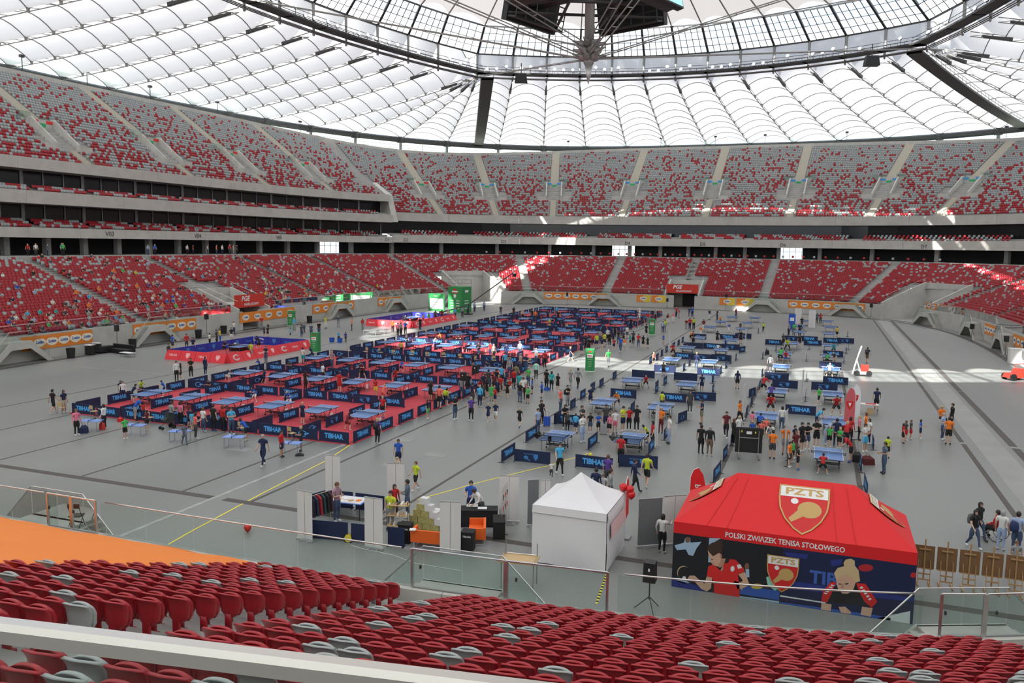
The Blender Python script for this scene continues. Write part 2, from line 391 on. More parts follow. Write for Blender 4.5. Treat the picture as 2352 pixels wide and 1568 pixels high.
# aisle stairs: two half steps for each row, yellow edge dashes
aisle_near = [sx_near(16.6), sx_near(30.6), sx_near(0.6)]
for s in AISLES:
    th = heading(s); mb = MB(); x0, y0, nx, ny = [float(q) for q in base(s)]
    lo = cut_rows(s)
    for i in range(lo, NLOW):
        for h in (0, 1):
            d = LD0+LDD*i+h*LDD/2; z = LZ0+LDZ*i+(h-1)*LDZ/2+.012
            mb.box((CX+x0+nx*(d+LDD/4), CY+y0+ny*(d+LDD/4), z-.08), (2*GAP-.12, LDD/2, .18), M_STEP, rz=th)
            if s in aisle_near or h == 0:
                for sd in (-1, 1):
                    cx_, cy_ = CX+x0+nx*(d+.05)-ny*sd*(-(GAP-.17)), CY+y0+ny*(d+.05)+nx*sd*(-(GAP-.17))
                    mb.box((cx_, cy_, z+.012), (.16 if s in aisle_near else .1, .10, .006), M_YELLOW, rz=th)
    mb.build('aisle_stairs', M_STEP, LOW)

# glass fence on the field wall
FENCE = struct(empty('wall_glass_fence'))
def near_side(s): 
    x, y, nx, ny = base(s); return float(y) < -60 and -40 < float(x) < 47
GATES = {aisle_near[0]: ((-1.0, 1.8), (1.8, 4.6)), aisle_near[1]: ((-1.5, -.35), (-.35, 2.4)), aisle_near[2]: ((1.3, 2.4), (2.4, 3.5))}
gate_span = [(s+GATES[s][0][0], s+GATES[s][1][1]) for s in aisle_near]
def in_gate(s): return any(a < s < b for a, b in gate_span)
zr = 3.68
pane_n = int(PERIM/1.9); pst = PERIM/pane_n
for k in range(pane_n):
    s0, s1 = k*pst, (k+1)*pst; sm = (s0+s1)/2
    if open_at(sm, 1.6): continue
    if in_gate(sm): continue
    pm = MB(); strip(pm, [s0+.012, s1-.012], .15, 2.56, .15, zr-.05, M_GLASS); pm.build('glass_pane', M_GLASS, FENCE)
segs = []; cur = []
for s in uniq(0, PERIM, 0.9):
    if open_at(s, 1.6) or in_gate(s):
        if len(cur) > 1: segs.append(cur)
        cur = []
    else: cur.append(s)
if len(cur) > 1: segs.append(cur)
for sg in segs:
    x, y = PT(np.array(sg), .15); MB().tube([(x[i], y[i], zr) for i in range(len(x))], .025, M_STAIN, n=8).build('handrail', M_STAIN, FENCE, smooth=True)
# gates at the near aisles: steel frame with two glass leaves
for s in aisle_near:
    for k, (a, b) in enumerate(GATES[s]):
        gt = MB(); xa, ya = [float(q) for q in PT(s+a+.03, .15)]; xb, yb = [float(q) for q in PT(s+b-.03, .15)]
        gt.tube([(xa, ya, 2.2), (xa, ya, zr)], .045, M_STAIN, 4).tube([(xb, yb, 2.2), (xb, yb, zr)], .045, M_STAIN, 4)
        gt.tube([(xa, ya, zr), (xb, yb, zr)], .03, M_STAIN, 6).box(((xa+xb)/2, (ya+yb)/2, 2.42), (abs(b-a)-.06, .05, .34), M_STEEL, rz=math.atan2(yb-ya, xb-xa))
        gt.box((xa+.1*(xb-xa), ya+.1*(yb-ya)-.04, 3.2), (.05, .05, .1), M_DSTEEL)
        go = gt.build('gate_leaf', M_STAIN, FENCE)
        MB().add([(xa, ya, 2.6), (xb, yb, 2.6), (xb, yb, zr-.04), (xa, ya, zr-.04)], [(0, 1, 2, 3)], M_GLASS).build('glass_pane', M_GLASS, go)

# field stairs in front of every aisle: a landing and two side flights with glass balustrade
def field_stairs(s, name='field_stairs', detail=False):
    th = heading(s); x, y = [float(q) for q in PT(s, -0.02)]
    T = Matrix.Translation((x, y, 0)) @ Matrix.Rotation(th, 4, 'Z')
    mb = MB(); lw, dp, run, nst = 1.25, 1.3, 2.5, 11
    mb.box((0, -dp/2, 2.02), (2*lw, dp, .28), M_CONC, M4=T)
    poly = [(-lw-run, 0), (-lw, 2.16), (lw, 2.16), (lw+run, 0), (lw+run-.7, 0), (lw-.15, 1.45), (-lw+.15, 1.45), (-lw-run+.7, 0)]
    mb.prism(poly, .12, T @ Matrix.Translation((0, -dp, 0)), M_CONC)
    for sd in (-1, 1):
        for k in range(nst):
            z = 2.16*(1-(k+1)/nst); 
            mb.box((sd*(lw+run*(k+.5)/nst), -dp/2, z-.02), (run/nst+.02, dp-.1, .2), M_STEP, M4=T)
    o = struct(mb.build(name, M_CONC))
    rail = MB(); pts = [(-lw-run+.4, -dp, 1.15), (-lw, -dp, 3.2), (lw, -dp, 3.2), (lw+run-.4, -dp, 1.15)]
    rail.tube([T @ Vector(p) for p in pts], .025, M_STAIN, 6); rail.tube([T @ Vector(p) for p in ((-lw-run+.4, -dp, .3), (-lw-run+.4, -dp, 1.15))], .02, M_STAIN, 4)
    rail.tube([T @ Vector(p) for p in ((lw+run-.4, -dp, .3), (lw+run-.4, -dp, 1.15))], .02, M_STAIN, 4)
    rail.build('handrail', M_STAIN, o)
    for (xa, xb) in ((-lw-run+.4, -lw-run/2+.2), (-lw-run/2+.2, -lw), (-lw, 0), (0, lw), (lw, lw+run/2-.2), (lw+run/2-.2, lw+run-.4)):
        zf = lambda q: 2.2 if abs(q) <= lw else 2.2-2.05*(abs(q)-lw)/(run-.4)
        pm = MB(); pm.add([T @ Vector(p) for p in ((xa+.02, -dp, zf(xa)-.1), (xb-.02, -dp, zf(xb)-.1), (xb-.02, -dp, zf(xb)+.97), (xa+.02, -dp, zf(xa)+.97))], [(0, 1, 2, 3)], M_GLASS)
        pm.build('glass_pane', M_GLASS, o)
    return o
for s in AISLES:
    if not near_any(s, [TUN_L, TUN_F], 1.0): field_stairs(s)

# tunnels: two in the middle of the sides with a red sign board, two in the far corners
M_SIGN = mat('sign_red', (0.62, 0.035, 0.02), rough=0.5)
def tunnel(s, w_, rows, sign):
    th = heading(s); x, y = [float(q) for q in PT(s, 0)]; T = Matrix.Translation((x, y, 0)) @ Matrix.Rotation(th, 4, 'Z')
    o = struct(empty('tunnel_mouth', (x, y, 0))); o.matrix_world = Matrix.Identity(4)
    L = LD0+rows*LDD; zt = LZ0+LDZ*rows
    for sd in (-1, 1):
        mb = MB(); mb.prism([(0, 0), (L, 0), (L, zt+.95), (L-.1, zt+.95), (.2, 3.0), (0, 2.9)], .3, T @ Matrix.Translation((sd*(w_+.75), 0, 0)) @ Matrix.Rotation(R(90), 4, 'Z'), M_CONC)
        mb.build('side_wall', M_CONC, o)
        rl = MB(); rl.tube([T @ Vector((sd*(w_+.75), .2, 4.0)), T @ Vector((sd*(w_+.75), L, zt+1.7))], .025, M_STAIN, 5); rl.build('handrail', M_STAIN, o)
    MB().box((0, L/2, -.06), (2*w_+1.5, L+.4, .12), M_CONCD, M4=T).build('tunnel_floor', M_CONCD, o)
    MB().box((0, L+.15, zt/2+.4), (2*w_+1.6, .3, zt+.9), M_CONC, M4=T).build('end_wall', M_CONC, o)
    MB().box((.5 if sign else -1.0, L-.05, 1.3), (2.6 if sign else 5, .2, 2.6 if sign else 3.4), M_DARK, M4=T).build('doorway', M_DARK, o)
    if sign:
        MB().box((0, L*.62, 3.2), (2*w_+1.2, L*.74, .35), M_CONC, M4=T).build('roof_slab', M_CONC, o)
        sg = MB(); sg.box((0, .85, 3.9), (2*w_+1.2, .12, 1.8), M_SIGN, M4=T)
        so = sg.build('sign_board', M_SIGN, o)
        tx = MB(); text_into(tx, 'PGE', T @ upright((-1.0, .78, 4.2), 0), 1.0, M_WHITE, bold=.03, shear=.2)
        text_into(tx, 'NARODOWY', T @ upright((.3, .78, 3.4), 0), .5, M_WHITE, bold=.012, shear=.1, fit=3.2); tx.build('lettering', M_WHITE, so)
    return o
tunnel(TUN_F, 2.6, 9, True); tunnel(TUN_L, 2.6, 9, True); tunnel(CORN_L, 4.2, 13, False); tunnel(CORN_R, 4.2, 13, False)

# ---------------------------------------------------------------- concourse, balconies, upper tier
BOWL = struct(empty('upper_structure'))
mb = MB()
strip(mb, FULL, LTOP, LZ0+LDZ*(NLOW-1), LTOP, PLZ, M_CONCD); strip(mb, FULL, LTOP, PLZ, 31.0, PLZ, M_CONCD)
mb.build('concourse_floor', M_CONCD, BOWL)
BRIGHT = [sx_far(v) for v in (-45, -17.3, 17.5)]+[s_of(46, 60)]
AW = uniq(0, PERIM, 2.0)
sFar = uniq(SB-PERIM, SA, 3.0)          # far type: from the near left end anticlockwise round the right to the left corner
sLeft = uniq(SA, SB, 3.0)
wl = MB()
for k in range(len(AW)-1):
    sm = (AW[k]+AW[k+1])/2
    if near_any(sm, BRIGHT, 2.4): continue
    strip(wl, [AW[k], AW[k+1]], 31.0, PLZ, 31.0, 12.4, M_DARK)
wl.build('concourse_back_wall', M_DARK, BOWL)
for sb in BRIGHT:
    f = MB()
    for q in np.linspace(-2.4, 2.4, 6):
        x, y = [float(v) for v in PT(sb+q, 31.0)]; f.tube([(x, y, PLZ), (x, y, 12.4)], .06, M_DSTEEL, 4)
    x0, y0 = PT(np.array([sb-2.4, sb+2.4]), 31.0); f.tube([(x0[0], y0[0], 11.5), (x0[1], y0[1], 11.5)], .06, M_DSTEEL, 4)
    wo = f.build('window', M_DSTEEL, BOWL)
    p = MB(); strip(p, [sb-2.4, sb, sb+2.4], 31.05, PLZ, 31.05, 12.4, M_ROOFGLASS); p.build('glass_pane', M_ROOFGLASS, wo)
mb = MB()
strip(mb, sFar, 31.0, 12.4, 24.0, 12.4, M_CONCD)
for q, (da, db, z) in enumerate(((24.3, 25.3, 13.8), (25.3, 26.2, 14.15), (26.2, 28.6, 14.5))):
    strip(mb, sFar, da, z, db, z, M_CONCD)
    if q: strip(mb, sFar, da, z-.4, da, z, M_CONCD)
strip(mb, sFar, 28.6, 17.3, 26.4, 17.3, M_CONCD)
strip(mb, sLeft, 31.0, 12.3, 24.0, 12.3, M_CONCD)
for zb in (13.35, 18.2):
    for q, (da, db) in enumerate(((24.3, 25.3), (25.3, 26.2), (26.2, 28.8))):
        strip(mb, sLeft, da, zb+.36*q, db, zb+.36*q, M_CONCD)
        if q: strip(mb, sLeft, da, zb+.36*q-.36, da, zb+.36*q, M_CONCD)
strip(mb, sLeft, 28.8, 16.8, 24.0, 16.8, M_CONCD); strip(mb, sLeft, 28.8, 21.4, 25.2, 21.4, M_CONCD)
mb.build('balcony_slab', M_CONCD, BOWL)
M_SMOKE = mat('dark_glazing', (0.012, 0.014, 0.016), rough=0.15, spec=0.5)
mb = MB(); strip(mb, sFar, 28.6, 14.35, 28.6, 17.3, M_SMOKE); strip(mb, sLeft, 28.8, 13.7, 28.8, 16.8, M_SMOKE); strip(mb, sLeft, 28.8, 18.6, 28.8, 21.4, M_SMOKE)
mb.build('balcony_glazing', M_SMOKE, BOWL)
mul = MB()
for a, b, st, z0, z1, d in ((SA, SB, 3.3, 13.7, 16.8, 28.7), (SA, SB, 3.3, 18.6, 21.4, 28.7)):
    for s in uniq(a, b, st):
        x, y = [float(q) for q in PT(s, d)]; mul.box((x, y, (z0+z1)/2), (.16 if int(s) % 2 else .5, .1, z1-z0), M_CONCD if not int(s) % 2 else M_STEEL, rz=heading(s))
mul.build('glazing_mullions', M_STEEL, BOWL)['kind'] = 'stuff'
for s in uniq(SB-PERIM, SB, 6.2)[:-1]:  # concourse columns
    if near_any(s, [sx_near(26)], 12): continue
    x, y = [float(q) for q in PT(s, 27.5)]
    MB().box((x, y, (PLZ+12.4)/2), (.8, .8, 12.4-PLZ-.01), M_CONCD, rz=heading(s)).build('column', M_CONCD, BOWL)
# concrete balustrade bands, panel by panel
def band(sa, sb, d, z0, z1, name='balustrade_panel', L=8.0):
    n = max(1, int(round((sb-sa)/L)))
    for k in range(n):
        a, b = sa+(sb-sa)*k/n, sa+(sb-sa)*(k+1)/n
        mb = MB(); block(mb, a+.012, b-.012, d, d+.3, z0, z1, M_CONC, 4); mb.build(name, M_CONC, BOWL)
N0, N1 = SB-PERIM, SA
def far_pieces(lo, hi):  # split around the camera's own back
    return [(lo, S_NEAR0-PERIM), (S_NEAR1-PERIM, hi)]
SFR = s_of(46, -60)-PERIM if s_of(46, -60) > SA else s_of(46, -60)
band(SFR, SA, 24.0, 12.4, 14.15); band(SFR, SA, 26.4, 17.3, 19.15)
band(SA, SB, 24.0, 12.3, 13.65); band(SA, SB, 24.0, 16.8, 18.5); band(SA, SB, 25.2, 21.4, 22.95)
# end wall between the far and the left upper tier
mb = MB(); 
xq = [PT(SA, d) for d in (24.0, 26.4, 33, 33, 24.0)]; zq = (17.3, 22.9, 24.5, 17.3, 17.3)
th = heading(SA)
mb.add([(float(a[0]), float(a[1]), z) for a, z in zip(xq, (16.9, 22.9, 26.0, 16.9, 16.9))][:4]+[(float(PT(SA-.8, d)[0]), float(PT(SA-.8, d)[1]), z) for d, z in ((24.0, 16.9), (26.4, 22.9), (33, 26.0), (33, 16.9))],
       [(0, 1, 2, 3), (7, 6, 5, 4), (0, 4, 5, 1), (1, 5, 6, 2)], M_CONC)
mb.build('end_wall', M_CONC, BOWL)
# upper tier rows
NU, NUL = 36, 30
UP = struct(empty('upper_terrace'))
def upper_rows(ss, n, d0, z0):
    dT, zT = dtop(ss), ztop(ss)-.7; V = []; Fq = []
    for i in range(n):
        t0, t1 = i/n, (i+1)/n; da = d0+(dT-d0)*t0; db = d0+(dT-d0)*t1; za = z0+(zT-z0)*t0
        zp = z0+(zT-z0)*(i-1)/n if i else za-.4
        xa, ya = PT(ss, da); xb, yb = PT(ss, db)
        for k in range(len(ss)-1):
            o = len(V)
            zpk, zpk1 = (zp[k], zp[k+1]) if i else (za[k]-.4, za[k+1]-.4)
            V += [(xa[k], ya[k], zpk), (xa[k+1], ya[k+1], zpk1), (xa[k+1], ya[k+1], za[k+1]), (xa[k], ya[k], za[k]), (xb[k+1], yb[k+1], za[k+1]), (xb[k], yb[k], za[k])]
            Fq += [(o, o+1, o+2, o+3), (o+3, o+2, o+4, o+5)]
    o = link('tread', np_mesh('upper_rows', np.array(V), np.array(Fq), np.zeros(len(Fq)), [M_CONCD]), UP); o['kind'] = 'stuff'
sUF = uniq(SFR, SA, 2.5); sUL = uniq(SA, SB, 2.5)
upper_rows(sUF, NU, 26.9, 19.0); upper_rows(sUL, NUL, 25.7, 22.6)
mb = MB()
for ss in (sUF, sUL):
    dT, zT = dtop(ss), ztop(ss); strip(mb, ss, dT, zT-1.2, dT, zT+.2, M_CONC); strip(mb, ss, dT, zT+.2, dT+2.5, zT+.2, M_CONC); strip(mb, ss, dT+2.5, zT+.2, dT+2.5, zT-4, M_CONC)
mb.build('top_parapet', M_CONC, UP)
UAISF = [s_near(a, b, 38.0) for a, b in ((-39.7, 111.7), (-20, 114), (.4, 113.4), (19.8, 113.4), (39.1, 111.2), (-56.3, 105.5), (-69.5, 93.3), (55.2, 105.3))]
UAISL = [s_near(a, b, 35.0) for a, b in ((-82.8, 59.5), (-84.7, 39.5), (-85.2, 19.7), (-84.5, -1.3), (-84.5, -21))]
def up_pt(s, t):
    left = SA < (s % PERIM) < SB
    d0, z0 = (25.7, 22.6) if left else (26.9, 19.0)
    d = d0+(float(dtop(s))-d0)*t; z = z0+(float(ztop(s))-.7-z0)*t
    x, y = PT(s, d); return float(x), float(y), z
M_BLUELAB = mat('label_blue', (0.05, 0.32, 0.75), rough=0.6); M_GREENLAB = mat('label_green', (0.03, 0.40, 0.15), rough=0.6); M_REDLAB = mat('label_red', (0.75, 0.03, 0.03), rough=0.6)
M_SAND = mat('stair_sand', (0.52, 0.49, 0.42), rough=0.85)
VOM = {}
for idx, s in enumerate(UAISF+UAISL):
    left = s in UAISL; n = NUL if left else NU; th = heading(s)
    tv0, tv1 = (0.25, 0.46) if not left else (0.16, 0.40)
    VOM[s] = (tv0, tv1)
    mb = MB()
    for i in range(n*2):
        t = (i+.5)/(2*n)
        if tv0-.01 < t < tv1: continue
        wd = 1.35 if t < tv0 else 2.1
        x, y, z = up_pt(s, t); mb.box((x, y, z-.05), (wd, .62 if not left else .45, .32), M_SAND, rz=th)
        for sd in (-1, 1): mb.box((x+math.cos(th)*sd*wd/2, y+math.sin(th)*sd*wd/2, z+.115), (.10, .3, .006), M_YELLOW, rz=th)
    mb.build('aisle_stairs', M_SAND, UP)
    # vomitory: two raking side walls, a lintel with the block numbers, a dark doorway and a balustrade
    xa, ya, za = up_pt(s, tv0); xb, yb, zb = up_pt(s, tv1)
    L = math.hypot(xb-xa, yb-ya); T = Matrix.Translation((xa, ya, 0)) @ Matrix.Rotation(th, 4, 'Z')
    vo = empty('vomitory', (0, 0, 0), parent=UP)
    for sd in (-1, 1):
        MB().prism([(0, za-.4), (L, za-.4), (L, zb+1.0), (L-.6, zb+1.0), (.3, za+.9), (0, za+.9)], .25, T @ Matrix.Translation((sd*1.9, 0, 0)) @ Matrix.Rotation(R(90), 4, 'Z'), M_CONC).build('side_wall', M_CONC, vo)
    MB().box((0, L-.2, zb-.35), (4.6, .4, 2.2), M_CONC, M4=T).build('lintel', M_CONC, vo)
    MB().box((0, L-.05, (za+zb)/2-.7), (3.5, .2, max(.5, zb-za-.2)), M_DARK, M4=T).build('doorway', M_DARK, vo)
    MB().box((0, L*.45, za-.1), (3.6, L*.9, .2), M_STEP, M4=T).build('landing', M_STEP, vo)
    for sd in (-1, 1):
        MB().box((sd*3.0, .1, za+.25), (2.0, .15, .9), M_CONC, M4=T).build('balustrade', M_CONC, vo)
        gp = MB(); gp.box((sd*2.6, L+.1, zb+1.2), (2.4, .03, 1.0), M_GLASS, M4=T); gp.build('glass_pane', M_GLASS, vo)
    lb = MB()
    for sd in (-1, 1): lb.box((sd*1.3, L-.44, zb+.45), (1.2, .05, .42), M_REDLAB if (left or idx == 6) else M_BLUELAB, M4=T)
    lb.box((0, L-.44, zb-.05), (1.2, .05, .5), M_GREENLAB, M4=T); lb.build('direction_label', None, vo)
nums = {UAISF[4]: ('G12', 'G13'), UAISF[3]: ('G11', 'G12'), UAISF[2]: ('G10', 'G11'), UAISF[1]: ('G9', 'G10'), UAISF[0]: ('G8', 'G9'), UAISF[5]: ('G7', 'G8'), UAISF[6]: ('G6', 'G7'), UAISF[7]: ('G13', 'G14'),
        UAISL[0]: ('G4', 'G5'), UAISL[1]: ('G3', 'G4'), UAISL[2]: ('G2', 'G3'), UAISL[3]: ('G37', 'G2')}
M_INK = mat('ink_grey', (0.10, 0.10, 0.10), rough=0.7)
for s, (a, b) in nums.items():
    tv0, tv1 = VOM[s]; xa, ya, za = up_pt(s, tv0); xb, yb, zb = up_pt(s, tv1); L = math.hypot(xb-xa, yb-ya); th = heading(s)
    T = Matrix.Translation((xa, ya, 0)) @ Matrix.Rotation(th, 4, 'Z'); tx = MB()
    for sd, q in ((-1, a), (1, b)): text_into(tx, q, T @ upright((sd*1.35, L-.47, zb-.75), 0), .75, M_INK, bold=.01)
    tx.build('block_number', M_INK, UP)
for q, sx in (('V02', sy_left(-20)), ('V03', sy_left(0)), ('V04', sy_left(18)), ('V05', sy_left(37)), ('D1', sy_left(58)), ('D2', CORN_L+4), ('D3', sx_far(-33)), ('D4', sx_far(-15.5)), ('D5', sx_far(0.5)), ('D6', sx_far(16.5)), ('D7', sx_far(33)), ('D8', CORN_R+2)):
    x, y = [float(v) for v in PT(sx, 23.97)]; tx = MB(); text_into(tx, q, upright((x, y, 12.95), heading(sx)), 1.0, M_INK, bold=.02); tx.build('block_number', M_INK, BOWL)
# glass balustrade on the top of the upper tier, with small lamp posts
mb = MB()
tg = uniq(SFR, SB, 3.0)
for k in range(len(tg)-1):
    a, b = tg[k], tg[k+1]; ss = np.array([a+.03, b-.03]); d = dtop(ss)+.6; z = ztop(ss)+.2; x, y = PT(ss, d)
    p = MB(); p.add([(x[0], y[0], z[0]), (x[1], y[1], z[1]), (x[1], y[1], z[1]+1.5), (x[0], y[0], z[0]+1.5)], [(0, 1, 2, 3)], M_GLASS); p.build('glass_pane', M_GLASS, UP)
    if k % 4 == 0:
        q = MB(); q.tube([(x[0], y[0], z[0]), (x[0], y[0], z[0]+2.4)], .07, M_DSTEEL, 4).box((x[0], y[0], z[0]+2.55), (.7, .5, .4), M_DSTEEL, rz=heading(a)); q.build('lamp_post', M_DSTEEL, UP)
# ---------------------------------------------------------------- roof: cable trusses, membrane cells, glass ring, hanging spire
ROOF = struct(empty('ceiling'))
ZR, ZG0, ZG1, ZO = 46.0, 50.0, 53.4, 41.0
def ring_end(x): return 62.5+12.5*(1-(x/40.5)**2)
def ring_side(y): return 40.5+13.0*(1-(y/62.5)**2)
def outer_at(fn):
    # point of the outer roof edge that satisfies fn closest to zero
    ss = np.linspace(0, PERIM, 6001)[:-1]; x, y = PT(ss, droof(ss)); x = x-CX; y = y-CY
    i = np.argmin(fn(x, y)); return float(x[i]), float(y[i])
def q_trusses():
    out = []  # one quarter, rel coords, from far centre to the +x side: (inner xy, outer xy, kind)
    for k in range(7):
        xi = 6.23*(k+.5); out.append(((xi, ring_end(xi)), outer_at(lambda x, y: np.where(y > 0, np.abs(x-1.85*xi), 1e9)), 'end'))
    c = (40.5, 62.5)
    for j, yo in enumerate((110.7, 98.3, 85.3)):
        o = outer_at(lambda x, y: np.where(x > 0, np.abs(y-yo), 1e9)); L = math.hypot(o[0]-c[0], o[1]-c[1]); dd = (2.0, 3.2, 3.2)[j]
        out.append(((c[0]+(o[0]-c[0])*dd/L, c[1]+(o[1]-c[1])*dd/L), o, 'fan'))
    for j in range(7, -1, -1):
        yi = 7.5*j; out.append(((ring_side(yi), yi), outer_at(lambda x, y: np.where(x > 0, np.abs(y-10.3*j), 1e9)), 'side'))
    return out
Q = q_trusses()
TR = []
q1 = Q                                                                            # +x +y, centre far -> side
q4 = [((i[0], -i[1]), (o[0], -o[1]), k) for i, o, k in Q[::-1] if i[1] > 1e-6]    # +x -y
q3 = [((-i[0], -i[1]), (-o[0], -o[1]), k) for i, o, k in Q]                       # -x -y
q2 = [((-i[0], i[1]), (-o[0], o[1]), k) for i, o, k in Q[::-1] if i[1] > 1e-6]    # -x +y
TR = q1+q4+q3+q2; NT = len(TR)
def tp(k, t):
    (xi, yi), (xo, yo), kd = TR[k % NT]; x = xi+(xo-xi)*t; y = yi+(yo-yi)*t
    return Vector((CX+x, CY+y, ZR-.6+(ZO-ZR+.6)*t-2.0*t*(1-t)))
def tpm(k, t):
    p = tp(k, t); f = max(0.0, 1-t/.11); p.z += 4.3*f*f*(1 if TR[k % NT][2] != 'fan' else 1); return p
T0, NP = 0.0, 9
def visible_bay(k):
    a = tp(k, .5); b = tp(k+1, .5); m = (a+b)/2
    v = np.array(m)-np.array([0, 0, CH]); dz = v@_F
    if dz < 5: return False
    px, py = proj(m); return -500 < px < 2900 and py > -700
rest = MB(); ribrest = MB()
RISE = 2.1
for k in range(NT):
    vis = visible_bay(k)
    for j in range(NP):
        ta, tb = T0+(1-T0)*j/NP, T0+(1-T0)*(j+1)/NP
        vs = []; nu, nv = 8, 3
        for iv in range(nv+1):
            for iu in range(nu+1):
                u = iu/nu; v = iv/nv; tt = ta+(tb-ta)*v; pa, pb = tpm(k, tt), tpm(k+1, tt); p = pa.lerp(pb, u)
                wdt = (pa-pb).length
                sag = 0.30*math.sin(math.pi*v)*4*u*(1-u)
                p.z += min(RISE, wdt*.2)*4*u*(1-u)-sag; vs.append(p)
        fs = [(iv*(nu+1)+iu, iv*(nu+1)+iu+1, (iv+1)*(nu+1)+iu+1, (iv+1)*(nu+1)+iu) for iv in range(nv) for iu in range(nu)]
        arc = [vs[nv*(nu+1)+iu]+Vector((0, 0, -.12)) for iu in range(nu+1)]
        if vis:
            MB().add(vs, fs, M_MEMB).build('membrane_panel', M_MEMB, ROOF, smooth=True)
            rb = MB().tube(arc, .085, M_RIB, 4, cap=False)
            if j == 0: rb.tube([vs[iu]+Vector((0, 0, -.1)) for iu in range(nu+1)], .10, M_RIB, 4, cap=False)
            rb.build('arch_rib', M_RIB, ROOF)
        else:
            rest.add(vs, fs, M_MEMB); ribrest.tube(arc, .13, M_RIB, 4, cap=False)
o = rest.build('membrane_panels_beyond', M_MEMB, ROOF, smooth=True); o['kind'] = 'stuff'
o = ribrest.build('arch_ribs_beyond', M_RIB, ROOF); o['kind'] = 'stuff'
for k in range(NT):
    mb = MB(); n = 18
    lo = [tp(k, t)+Vector((0, 0, -.45)) for t in np.linspace(.02, 1, n+1)]; hi = [tp(k, t)+Vector((0, 0, .25)) for t in np.linspace(.02, 1, n+1)]
    mb.tube(lo, .075, M_RIB, 4, cap=False).tube(hi, .075, M_RIB, 4, cap=False)
    for i in range(n): mb.tube([lo[i], hi[i+1]], .05, M_RIB, 3, cap=False)
    for j in range(NP+1):
        t = T0+(1-T0)*j/NP; p = tp(k, t); mb.box((p.x, p.y, p.z-.22), (.26, .26, .55), M_RIB, taper=1.4)
    p0, p1 = tp(k, .05), tp(k, .13); mb.tube([p0+Vector((0, 0, -.2)), p1+Vector((0, 0, -.2))], [.18, .36], M_DSTEEL, 4)
    ci = Vector((CX+(40.5 if TR[k][0][0] > 0 else -40.5), CY+(62.5 if TR[k][0][1] > 0 else -62.5), ZR-.6))
    if TR[k][2] == 'fan': mb.tube([tp(k, .02), ci], .09, M_RIB, 4)
    mb.build('cable_truss', M_RIB, ROOF)
# ring: catwalk, cables, posts
RINGK = [k for k in range(NT) if TR[k][2] != 'fan']
rp = [Vector((CX+TR[k][0][0], CY+TR[k][0][1], 0)) for k in RINGK]; NR = len(rp)
def scaled(p, f): return Vector((CX+(p.x-CX)*f, CY+(p.y-CY)*f, p.z))
M_GREYPOST = mat('mast_grey', (0.32, 0.32, 0.31), rough=0.45, metal=0.4)
for i in range(NR):
    a, b = rp[i], rp[(i+1) % NR]; d = (b-a); L = d.length; th = math.atan2(d.y, d.x); c = (a+b)/2
    nrm = Vector((-d.y, d.x, 0)).normalized()
    if (c+nrm-Vector((CX, CY, 0))).length > (c-Vector((CX, CY, 0))).length: nrm = -nrm     # inward
    mb = MB(); cc = c+nrm*1.6; mb.box((cc.x, cc.y, ZR), (L+.3, 2.2, .28), M_DSTEEL, rz=th)
    for q in (.55, 1.1):
        for off in (.5, 2.6): mb.tube([(a+nrm*off+Vector((0, 0, ZR+q))), (b+nrm*off+Vector((0, 0, ZR+q)))], .05, M_DSTEEL, 4)
    for q in (-.3, .2, .7):
        mb.tube([a+Vector((0, 0, ZR-.6))+nrm*q, b+Vector((0, 0, ZR-.6))+nrm*q], .09, M_STEEL, 5)
    for q in np.linspace(0, 1, 7):
        p = a.lerp(b, q)+nrm*.5; mb.tube([p+Vector((0, 0, ZR)), p+Vector((0, 0, ZR+1.1))], .04, M_DSTEEL, 3)
    mb.build('ring_catwalk', M_DSTEEL, ROOF)
    MB().tube([a+Vector((0, 0, ZR-.7)), a+Vector((0, 0, ZG0))], [.22, .26], M_GREYPOST, 6).build('ring_post', M_GREYPOST, ROOF)
# floodlights on the ring catwalk
M_LAMP = mat('flood_lamp', (0.9, 0.9, 0.95), emit=(0.92, 0.94, 1.0, 5.0))
nl = 0
for i in range(NR):
    a, b = rp[i], rp[(i+1) % NR]
    for q in (.22, .5, .78):
        if random.random() < .22: continue
        p = a.lerp(b, q); cdir = Vector((CX-p.x, CY-p.y, 0)).normalized(); p = p+cdir*2.0
        zz = ZR+random.uniform(.5, 1.5)
        fl = MB(); fl.lathe([(.10, -.22), (.30, 0), (.34, .18), (.33, .22)], n=8, m=M_DSTEEL, M4=Matrix.Translation(p+Vector((0, 0, zz))) @ cdir.to_track_quat('Z', 'Y').to_matrix().to_4x4() @ Matrix.Rotation(R(-15), 4, 'X'))
        fl.tube([p+Vector((0, 0, ZR)), p+Vector((0, 0, zz-.3))], .05, M_DSTEEL, 4)
        fo = fl.build('floodlight', M_DSTEEL, ROOF)
        ln = MB(); ln.lathe([(.30, .23), (.02, .24)], n=8, m=M_LAMP, M4=Matrix.Translation(p+Vector((0, 0, zz))) @ cdir.to_track_quat('Z', 'Y').to_matrix().to_4x4() @ Matrix.Rotation(R(-15), 4, 'X'))
        ln.build('lamp_glass', M_LAMP, fo); nl += 1
